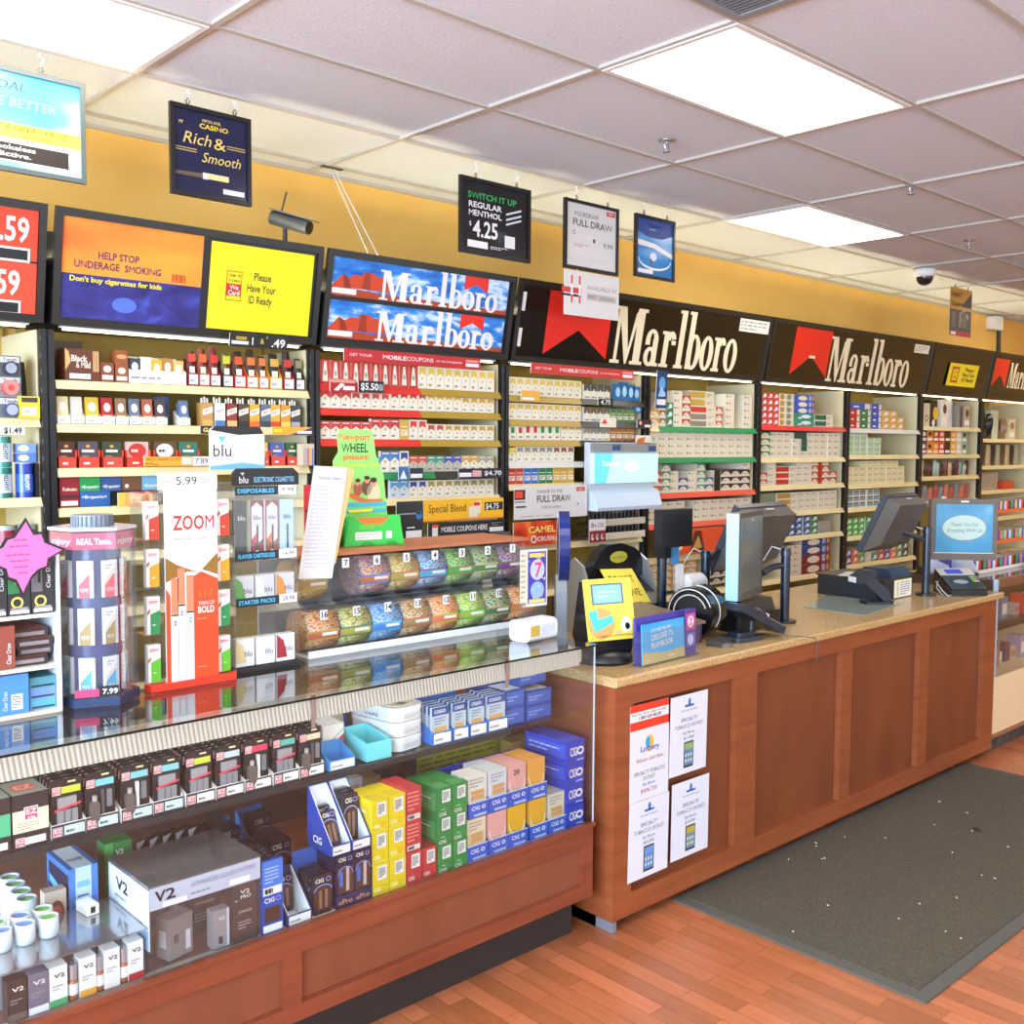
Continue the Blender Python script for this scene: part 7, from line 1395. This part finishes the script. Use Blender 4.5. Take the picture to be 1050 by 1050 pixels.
m = MB().slab(F((.0, .03, .004), (1, 0, 0), (0, .05, 1)), 0, 0, .33, .16, .012, C('4a3c9c')); m.build('leaflet_stack', t)
# pole display
t = thing('pole_display', 'black customer pole display with boxy head seen from behind', 'pole display', (3.315, 2.68, k))
MB().cyl((0, 0, 0), .02, .32, C('16222f', .25), 16).cyl((0, 0, 0), .04, .012, BLACK, 20).build('pole', t)
MB().box(-.02, .02, -.03, .025, .3, .36, C('1a1c20', .3)).build('bracket', t)
m = MB().box(-.06, .14, -.045, -.005, .345, .5, C('1e1f22', .35)).box(.1, .155, -.005, .045, .34, .495, C('16171b', .3)); m.build('head', t)
m = MB().box(.06, .1, -.01, .01, .27, .34, C('4a8cc0', .3)); m.build('blue_clip', t)
m = MB().slab(F((.05, -.03, .06), (1, 0, 0), (0, 0, 1)), 0, 0, .055, .21, .001, ZW); m.build('hanging_slip', t)
t = thing('receipt_paper', 'curl of white receipt paper beside the pole display', 'paper', (3.432, 2.66, k + .18))
MB().cyl((0, 0, .0), .045, .11, ZW, 18, 'x').build('paper_roll', t)
MB().box(.02, .09, -.05, .05, -.18, -.045, C('202226', .3)).build('printer_body', t)
# cable drum like printer cover
t = thing('cable_drum', 'round glossy black drum with white cable loops beside the leaflet stand', 'drum', (3.272, 2.5, k + .101), math.radians(12))
m = MB().cyl((0, 0, 0), .1, .13, C('141416', .2), 36, 'x').cyl((.13, 0, 0), .1, .02, C('1c1c1f', .25), 36, 'x', .085); m.build('drum', t)
m = MB()
for r_, yy in ((.07, .0), (.092, .0)): m.tube([(-.003, yy + r_*math.cos(a), r_*math.sin(a)) for a in [PI*.0 + PI*.9*i/14 for i in range(15)]], .0025, C('d8d8d4'), 6)
m.tube([(.06, -.1015*math.cos(a), .1015*math.sin(a)) for a in [-.6 + 2.2*i/14 for i in range(15)]], .002, C('e0e0dc'), 6); m.build('cable', t)
tag(MB().box(0, .12, 0, .06, 0, .02, C('3c3a36')).box(.01, .05, -.03, 0, 0, .012, C('6a6660')).build('cable_plug', None, (3.2, 2.30, k), .2), 'black plug and adapter lying in front of the black drum', 'adapter')

# ---- two register stations
def monitor(name, x0, w, ytop, ztop, label):
    """flat screen facing the clerk, leaning back, its back and near edge to the customer"""
    t = thing(name, label, 'monitor', (x0, ytop, ztop))
    d = Vector((0, .14, -.29)).normalized(); n = Vector((0, .29, .14)).normalized(); H = .32
    def bx(u0, u1, v0, v1, e0, e1, m):
        M = MB(); P = [Vector((u, 0, 0)) + d*v + n*e for e in (e0, e1) for v in (v0, v1) for u in (u0, u1)]
        return M.add(P, [(0, 2, 3, 1), (4, 5, 7, 6), (0, 1, 5, 4), (2, 6, 7, 3), (0, 4, 6, 2), (1, 3, 7, 5)], m)
    bx(0, w, 0, H, -.03, 0, C('39404a', .35)).build('bezel', t)
    bx(.02, w - .02, .02, H - .02, .0005, .0015, C('10161e', .1)).build('screen', t)
    M = MB(); P = [Vector((u, 0, 0)) + d*v + n*e for e, q in ((-.031, 0), (-.1, .05)) for u, v in ((.005 + q*.2, .005 + q), (w - .005 - q*.2, .005 + q), (w - .005 - q*.2, H - .005 - q*1.6), (.005 + q*.2, H - .005 - q*1.6))]
    P[4:6] = [p - d*.045 for p in P[4:6]]
    M.add(P, [(0, 1, 2, 3), (7, 6, 5, 4), (0, 4, 5, 1), (1, 5, 6, 2), (2, 6, 7, 3), (3, 7, 4, 0)], noisy('grey_brown_case', [(.3, '4a4640'), (.7, '544f48')], 5, rough=.45)); g = M.build('back_housing', t)
    M = bx(w*.45, w*.62, -.0005, .0, -.06, -.05, C('c8c8c4', .3)); M.build('badge', t)
    return t
def pole(name, x, y, h, label, arm=None):
    t = thing(name, label, 'pole', (x, y, k))
    m = MB().cyl((0, 0, 0), .05, .01, BLACK, 20).cyl((0, 0, .01), .02, h - .01, C('182433', .22), 18).cyl((0, 0, h - .03), .0225, .02, C('3a4552', .25, .5), 18); m.build('post', t)
    if arm: MB().tube(arm, .014, C('1d2530', .3), 8).build('arm', t)
    m = MB()
    for q in (0, .02): m.tube([(.02, -.01 + q, h - .1), (.06, .03 + q, h - .02), (.03, .09, h + .0), (-.02, .1, h - .06)], .003, C('c8ccd0', .3), 6)
    m.build('cable', t); return t
monitor('register_monitor', 3.71, .37, 2.61, 1.378, 'clerk monitor of the nearer register, leaning back behind the grey customer screen')
pole('monitor_pole', 3.61, 2.68, .31, 'dark blue post carrying the nearer clerk monitor', [(0, 0, .26), (.1, .01, .3), (.19, .02, .31)])
pole('monitor_pole', 3.875, 2.455, .32, 'dark blue post in front of the nearer register, carrying the grey customer screen', [(0, 0, .25), (-.06, .03, .24), (-.13, .03, .22)])
t = thing('customer_screen', 'grey glossy customer screen with pale blue daylit edge, seen at a slant', 'monitor', (3.452, 2.40, 1.01), math.radians(16))
MB().box(0, .3, -.0, .055, 0, .35, C('4c4a44', .3)).build('housing', t)
MB().box(-.012, -.0005, .0, .05, .0, .35, C('9fd0ec', .25)).build('daylit_edge', t)  # window light on the screen's side face, put into this pale blue
m = MB().box(.02, .28, -.003, 0, .03, .33, noisy('dim_screen', [(.3, '5c5e56'), (.7, '6e7168')], 3, rough=.12)).box(.008, .292, -.006, 0, .0, .03, C('55514a', .3)).ell(fr(0, -.0035, 0), .15, .318, .006, .006, WHITE, 1); m.build('screen', t)
t = thing('receipt_printer', 'low black register unit under the nearer clerk monitor', 'printer', (3.5, 2.42, k))
MB().rbox(0, .3, .0, .17, 0, .07, C('151517', .3), .02, 3, 'z').build('body', t)
MB().prism([(.02, .07), (.16, .07), (.14, .12), (.04, .12)], 'x', .05, .28, C('2a2622', .3)).build('top', t)
t = thing('card_reader', 'payment terminal tilted on a low swivel stand at the counter edge', 'card reader', (3.4, 2.34, k), math.radians(-6))
m = MB().rbox(-.085, .075, -.05, .05, 0, .018, C('27303c', .3), .02, 3, 'z').rbox(-.06, .05, -.035, .035, .018, .034, C('1c2530', .3), .02, 3, 'z'); m.build('stand_base', t)
MB().cyl((.05, 0, .03), .012, .04, C('20262e', .3), 10).build('stem', t)
m = MB().box(-.11, .16, -.05, .05, -.014, .014, C('232b36', .3)).prism([(-.11, .014), (.05, .014), (.02, .03), (-.08, .024)], 'y', -.045, .045, C('30343a', .25)).box(-.02, .06, -.035, .035, .0145, .032, C('d0d0c4', .35)).box(.07, .15, -.04, .04, .0145, .02, C('8a8a80', .35))
for i in range(12): m.box(.075 + .018*(i % 4), .088 + .018*(i % 4), -.035 + .022*(i//4), -.02 + .022*(i//4), .02, .023, C('3a3c40'))
b = m.build('terminal', t, (.05, 0, .088), rot=(0, .42, 0))
m = MB().tube([(.15, -.04, .02), (.2, -.07, .004), (.24, -.12, .004), (.25, -.155, .002), (.252, -.165, -.02), (.252, -.165, -.09)], .002, C('3a3a3c'), 6); m.build('cable', t)
# second station
t = thing('cash_drawer', 'black cash drawer box under the far clerk monitor, with a white label', 'cash drawer', (4.77, 2.47, k))
MB().box(0, .3, 0, .36, 0, .098, C('1f2630', .35)).build('body', t)
MB().box(-.006, .306, -.004, .37, .099, .106, C('3a342c', .4)).build('lid', t)
m = MB().slab(fr(.11, -.001, .004), 0, 0, .18, .09, .0008, C('f4f2e0', .5)); f = fr(.11, -.001, .004)
m.text(f, 'CIGARETTES', .045, .01, .02, C('a8a030'), .07, bold=1, rot=PI/2).lines(f, .06, .01, .172, .08, 6, C('6a6a9a'), 1).rect(f, 0, .086, .18, .09, C('d8d830'), 1); m.build('label', t)
m = MB().prism([(.0, .106), (.2, .106), (.16, .15), (.04, .15)], 'x', .1, .295, C('22344c', .3)); m.build('printer_top', t)
tag(MB().slab(F((0, 0, 0), (1, 0, 0), (0, 1, 0)), 0, 0, .2, .15, .001, ZW).build('receipt_sheet', None, (4.79, 2.56, k + .1078), .3), 'white sheet lying on the far cash drawer', 'paper')
t = thing('barcode_scanner', 'black handheld scanner standing on its rest before the far cash drawer', 'scanner', (4.63, 2.47, k + .0034), math.radians(-30))
MB().rbox(-.03, .12, -.04, .05, 0, .012, C('1a1a1c', .3), .02, 3, 'z').build('rest', t)
MB().prism([(.07, .012), (.11, .012), (.1, .06), (.0, .14), (-.05, .12)], 'y', -.018, .018, C('252c36', .3)).build('handle', t)
MB().prism([(-.09, .105), (-.06, .1), (.02, .135), (.02, .16), (-.03, .165), (-.09, .135)], 'y', -.034, .034, C('1e242c', .25)).box(-.095, -.09, -.03, .03, .107, .133, C('d8e0e8', .1)).build('head', t)
monitor('register_monitor', 4.845, .325, 2.525, 1.393, 'far clerk monitor leaning back, showing its dark back over the cash drawer')
pole('monitor_pole', 5.135, 2.43, .35, 'dark blue post carrying the far monitors', [(0, 0, .28), (-.06, .06, .31), (-.1, .1, .33)])
t = thing('customer_screen', 'customer screen with blue picture and Thank You For Shopping With Us oval', 'monitor', (5.495, 2.40, 1.029), math.radians(-47)); t.scale = (1.045, 1.045, 1.045)
MB().rbox(-.165, .165, 0, .05, 0, .31, noisy('taupe_bezel', [(.3, '5a544c'), (.7, '655f56')], 5, rough=.4), .012, 3, 'y').build('housing', t)
SCR = bpy.data.materials.new('screen_blue'); SCR.use_nodes = True
nt_ = SCR.node_tree; b_ = nt_.nodes['Principled BSDF']; nz = nt_.nodes.new('ShaderNodeTexNoise'); nz.inputs['Scale'].default_value = 5
cl = ramp(nt_, nz.outputs['Fac'], [(.3, '2c78a0'), (.55, '4088ac'), (.75, '78a8bc')]); nt_.links.new(coords(nt_), nz.inputs['Vector']); nt_.links.new(cl, b_.inputs['Base Color']); nt_.links.new(cl, b_.inputs['Emission Color']); b_.inputs['Emission Strength'].default_value = .18; b_.inputs['Roughness'].default_value = .15
m = MB().box(-.14, .14, -.002, 0, .04, .285, SCR); f = fr(0, -.002, 0)
m.ring(f, 0, .165, .112, .068, .108, .064, C('6a7a80'), 2, 40).ell(f, 0, .165, .108, .064, EM('a8c0b8', .12), 1, 40).text(f, 'Thank You For', 0, .173, .018, C('5a6a6c'), .14, 'c', 0, .15).text(f, 'Shopping With Us', 0, .143, .018, C('5a6a6c'), .175, 'c', 0, .15); m.build('screen', t)
m = MB().rect(fr(0, 0, 0), -.02, .294, .02, .303, C('d0ccc0'), 1); m.build('badge', t); MB().rect(fr(0, 0, 0), -.148, .034, .148, .038, C('d8d0b8'), 1).build('trim', t)
MB().box(-.03, .03, .05, .09, .1, .2, C('1d2530', .3)).build('bracket', t)
t = thing('pin_pad', 'grey and black signature pad with stylus well beside the far post', 'card reader', (5.33, 2.335, k), math.radians(-38))
MB().prism([(-.09, 0), (.1, 0), (.1, .12), (-.09, .035)], 'x', -.095, .095, C('1d1e20', .25)).build('body', t)
f = F((-.095, -.092, .0365), (1, 0, 0), (0, .19, .085)); m = MB().slab(f, 0, 0, .19, .208, .012, C('24262a', .25))
m.poly(f, [(0, .135), (.19, .135), (.19, .208), (0, .208)], C('b8b4a6', .3), 1).rect(f, .04, .15, .13, .195, C('4a4cb0', .1), 2).ell(f, .08, .08, .055, .04, C('0e0f12', .2), 1).ell(f, .08, .072, .04, .02, C('8a9298', .25), 2)
for i in range(9): m.rect(f, .145 + .014*(i % 3), .07 + .02*(i//3), .156 + .014*(i % 3), .084 + .02*(i//3), C(['58b858', 'd8d040', '9a9a98'][i % 3]), 2)
m.build('face', t)
m = MB()
for q in range(4): m.tube([(-.1 - .005*q, .04, .06), (-.12 - .006*q, .05 - .04*q, .03), (-.125, -.02 - .03*q, .004), (-.11 + .02*q, -.1 + .02*q, .003)], .0022, C('c8c8c4' if q % 2 else '2a2a2c'), 6)
m.build('cable', t)
tag(MB().prism([(4.30, 2.31), (4.76, 2.375), (4.745, 2.76), (4.3, 2.62)], 'z', k, k + .003, C('8c9a92', .06)).build('counter_pad'), 'clear shiny plastic pad lying on the stone before the cash drawer', 'pad')
# ---- mat on the floor
t = thing('floor_mat', 'large grey-brown ribbed floor mat in front of the counter', 'mat', (0, 0, 0))
MB().box(2.93, 5.24, 1.37, 2.225, .0005, .011, MATTEX).build('ribbed_field', t)
m = MB(); B_ = C('55524a', .8)
for q in ((2.885, 5.285, 1.325, 1.37), (2.885, 5.285, 2.225, 2.26), (2.885, 2.93, 1.37, 2.225), (5.24, 5.285, 1.37, 2.225)): m.box(*q, .0005, .007, B_)
m.build('rubber_border', t)
rr = random.Random(11)
for i in range(26): tag(MB().box(0, rr.uniform(.004, .009), 0, .004, 0, .002, C('e8e4d8')).build('paper_scrap', None, (rr.uniform(2.95, 4.6), rr.uniform(1.4, 2.2), .0112), rr.uniform(0, 3)), 'tiny pale paper scrap lying on the ribbed mat', 'scrap', 'paper scraps on the mat')
tag(MB().prism([(0, 0), (.06, .01), (.05, .03), (.01, .02)], 'z', 0, .003, C('23282a')).build('leaf_scrap', None, (4.35, 1.78, .0115), .6), 'dark curled scrap lying on the ribbed mat', 'scrap')

# ---------------------------------------------------------------- second glass case at the far end
t = thing('display_case', 'cream-based glass display case beyond the counter, full of small boxes', 'display case', (0, 0, 0))
QX0, QX1, QY0 = 5.575, 8.2, 2.25
MB().box(QX0, QX1, QY0 + .02, 2.85, 0, .078, noisy('carpet_base', [(.35, '2c2624'), (.6, '5a4c44')], 40, (1, 1, .2), .9)).build('carpeted_toe', t)
MB().box(QX0, QX1, QY0, 2.85, .1, .405, C('e8d0a4', .45)).build('cream_base', t)
MB().box(QX0, QX1, QY0 - .004, 2.85, .078, .1, C('9a6c4a', .4)).build('lower_trim', t)
MB().box(QX0 + .02, QX1, QY0, QY0 + .006, .405, .9, GLASS).box(QX0, QX0 + .006, QY0 + .02, 2.83, .405, .9, GLASS).build('glass', t)
MB().box(QX0, QX0 + .02, QY0, QY0 + .02, .405, .93, C('a8c4e0', .2)).build('corner_post', t)
MB().box(QX0 + .02, QX1, QY0 - .004, QY0 + .03, .885, .93, C('7a5436', .4)).build('upper_trim', t)
MB().box(QX0, QX1, QY0 + .03, 2.85, .922, .93, TOPGLASS).build('top_glass', t)
MB().box(QX0, QX1, 2.83, 2.85, .405, .92, C('4a3c38', .5)).build('back_panel', t)
MB().box(QX0 + .02, QX1, 2.34, 2.8, .656, .664, GLASS).build('glass_shelf', t)
rr = random.Random(5)
for r_, (zz, n) in enumerate(((.4055, 9), (.6645, 9))):
    for i in range(n):
        c, d = [('b8b0a8', 'grey'), ('e0503a', 'orange'), ('8a7a70', 'taupe'), ('d8d4c8', 'white'), ('6a4a58', 'plum'), ('c8b48c', 'straw'), ('a89ab0', 'lilac'), ('7a8ca0', 'slate'), ('d0a878', 'tan')][(i + 4*r_) % 9]
        simple('small_box', 5.64 + .1*i, 2.36 + .05*rr.random() + .1*r_*0, zz, .07 + .02*rr.random(), .08, .05 + .1*rr.random(), c, f'{d} small box on the {["floor", "glass shelf"][r_]} of the far display case', 'box', 'small boxes in the far display case', lambda m, f, w, h: m.rect(f, w*.15, h*.2, w*.85, h*.7, C(['f0ece4', '4a3c6a', 'c0705a'][i % 3]), 1))
simple('pink_card', 5.585, 2.42, .81, .003, .16, .1, 'e85a8a', 'bright pink card inside the near end of the far display case', 'card')
# lighter rack on it
t = thing('lighter_rack', 'white wire rack of coloured lighters with orange price strips on the far case', 'rack', (5.74, 2.42, .931))
for k_, (zz, yy) in enumerate(((.0, 0), (.14, .07), (.305, .14))):
    MB().box(0, 1.3, yy, yy + .07, zz, zz + .006, ZW).box(0, 1.3, yy - .003, yy, zz, zz + .02, C('f06a2c' if k_ else 'e8e4dc', .35)).build('tier', t)
for x in (0, 1.294): MB().prism([(0, 0), (.22, 0), (.22, .42), (.2, .42)], 'x', x, x + .006, ZW).build('side_frame', t)
LC = [('2f5ac0', 'blue'), ('d8342c', 'red'), ('2f9a4c', 'green'), ('e88a24', 'orange'), ('e8d040', 'yellow'), ('e8e8e4', 'white'), ('2a2a2e', 'black'), ('7a3a9a', 'violet'), ('3ab0c0', 'aqua')]
for k_ in range(3):
    for i in range(40):
        c, d = LC[(i*5 + k_*2 + (i // 7)) % 9]; lab = f'{nth(("lighter", d, k_))} {d} lighter from the near end, {["lowest", "middle", "top"][k_]} tier of the lighter rack'
        key = ('lighter', c)
        if key not in PROTO:
            o = MB().rbox(-.012, .012, -.006, .006, 0, .06, C(c, .2), .005, 3, 'z').build('lighter', None, (0, 0, 0)); PROTO[key] = o
            MB().box(-.01, .01, -.0055, .0055, .06, .078, C('b8babc', .2, .8)).build('metal_cap', o); nw = o; nw.location = (5.765 + .032*i, 2.455 + .07*k_, .938 + (.0, .14, .305)[k_]); tag(nw, lab, 'lighter', 'lighters in the rack')
        else:
            nw = dup(PROTO[key], (5.765 + .032*i, 2.455 + .07*k_, .938 + (.0, .14, .305)[k_]), lab); nw['category'] = 'lighter'; nw['group'] = 'lighters in the rack'
t = thing('lighter_tray', 'slanted pale tray of violet lighters behind the signature pad', 'tray', (5.592, 2.52, .931), math.radians(-3))
MB().box(0, .14, 0, .12, 0, .004, ZW).prism([(0, 0), (.12, 0), (.12, .09), (0, .05)], 'x', 0, .003, C('c8d0e8', .3)).prism([(0, 0), (.12, 0), (.12, .09), (0, .05)], 'x', .137, .14, C('c8d0e8', .3)).build('tray', t)
for i in range(8): MB_ = MB().rbox(-.007, .007, -.006, .006, 0, .08, C('4a3aa0', .2), .004, 2, 'z'); tag(MB_.build('lighter', None, (5.606 + .0155*i, 2.573 - .0008*i, .936)), f'{ORD[i]} violet lighter in the slanted tray behind the signature pad', 'lighter', 'violet lighters in the slanted tray')
simple('white_box', 6.3, 2.3, .931, .2, .08, .05, 'ece8e0', 'small white box on the far case before the lighter rack', 'box')
# ---------------------------------------------------------------- lamps hidden by the headers, window daylight, added front fill, camera
TUBE = EM('fff0c0', 60)
for k, (a, b) in enumerate(((0, 1), (1, 2), (2, 3), (3, 5), (5, 7), (7, 8), (8, 9))):
    x0, x1 = PX[a] + .06, PX[b] - .06
    t = thing('tube_light', f'slim fluorescent batten under the {ORD[k]} header from the near end', 'tube light', (x0, 4.21, 2.077), 0, 'battens under the headers')
    MB().box(0, x1 - x0, -.015, .015, 0, .006, ZW).build('batten', t); MB().cyl((.01, 0, -.005), .0045, x1 - x0 - .02, EM('ffe6b0', 8), 8, 'x').build('tube', t)
    t = thing('tube_light', f'fluorescent batten lying on top of the {ORD[k]} header, washing the ceiling', 'tube light', (x0, 4.195, 2.336), 0, 'battens on top of the headers')
    MB().box(0, x1 - x0, -.02, .02, 0, .012, ZW).build('batten', t); MB().cyl((.01, 0, .026), .012, x1 - x0 - .02, TUBE, 8, 'x').build('tube', t)
def area(name, loc, rot, sx, sy, e, col):
    l = bpy.data.lights.new(name, 'AREA'); l.shape = 'RECTANGLE'; l.size = sx; l.size_y = sy; l.energy = e; l.color = col
    o = bpy.data.objects.new(name, l); COL.objects.link(o); o.location = loc; o.rotation_euler = rot
area('window_daylight', (-3.5, .1, 1.55), (0, -PI/2, 0), 2.2, 6.6, 1250, (.6, .77, 1.0))
area('front_fill', (5, -4.1, 1.6), (PI/2, 0, 0), 12, 2.0, 190, (.8, .9, 1.0))  # unseen fill added behind the viewer to brighten the fronts, no window there
w = bpy.data.worlds.new('world'); bpy.context.scene.world = w; w.use_nodes = True
bg = w.node_tree.nodes['Background']; bg.inputs['Color'].default_value = (.75, .85, 1, 1); bg.inputs['Strength'].default_value = 1.0
cam = bpy.data.cameras.new('camera'); co = bpy.data.objects.new('camera', cam); COL.objects.link(co)
yw, pt, rl = math.radians(47.2486), math.radians(3.7311), math.radians(.3198)
fw = Vector((math.cos(yw)*math.cos(pt), math.sin(yw)*math.cos(pt), -math.sin(pt))); rt = Vector((math.sin(yw), -math.cos(yw), 0)); up = rt.cross(fw)
c_, s_ = math.cos(rl), math.sin(rl); r2 = rt*c_ + up*s_; u2 = up*c_ - rt*s_
M4 = Matrix.Identity(4)
for i in range(3): M4[i][0], M4[i][1], M4[i][2] = r2[i], u2[i], -fw[i]
M4.translation = (0, 0, 1.63); co.matrix_world = M4
cam.sensor_width = 36; cam.lens = 1061.89/1050*36; cam.clip_start = .05; cam.clip_end = 60
sc = bpy.context.scene; sc.camera = co
sc.view_settings.view_transform = 'Standard'; sc.view_settings.look = 'None'; sc.view_settings.gamma = 1; sc.view_settings.use_curve_mapping = False
sc.view_settings.exposure = -0.12
try:
    sc.cycles.use_denoising = True; sc.cycles.transparent_max_bounces = 24; sc.cycles.max_bounces = 8; sc.cycles.diffuse_bounces = 4; sc.cycles.sample_clamp_indirect = 6
    sc.cycles.caustics_reflective = False; sc.cycles.caustics_refractive = False
except Exception: pass
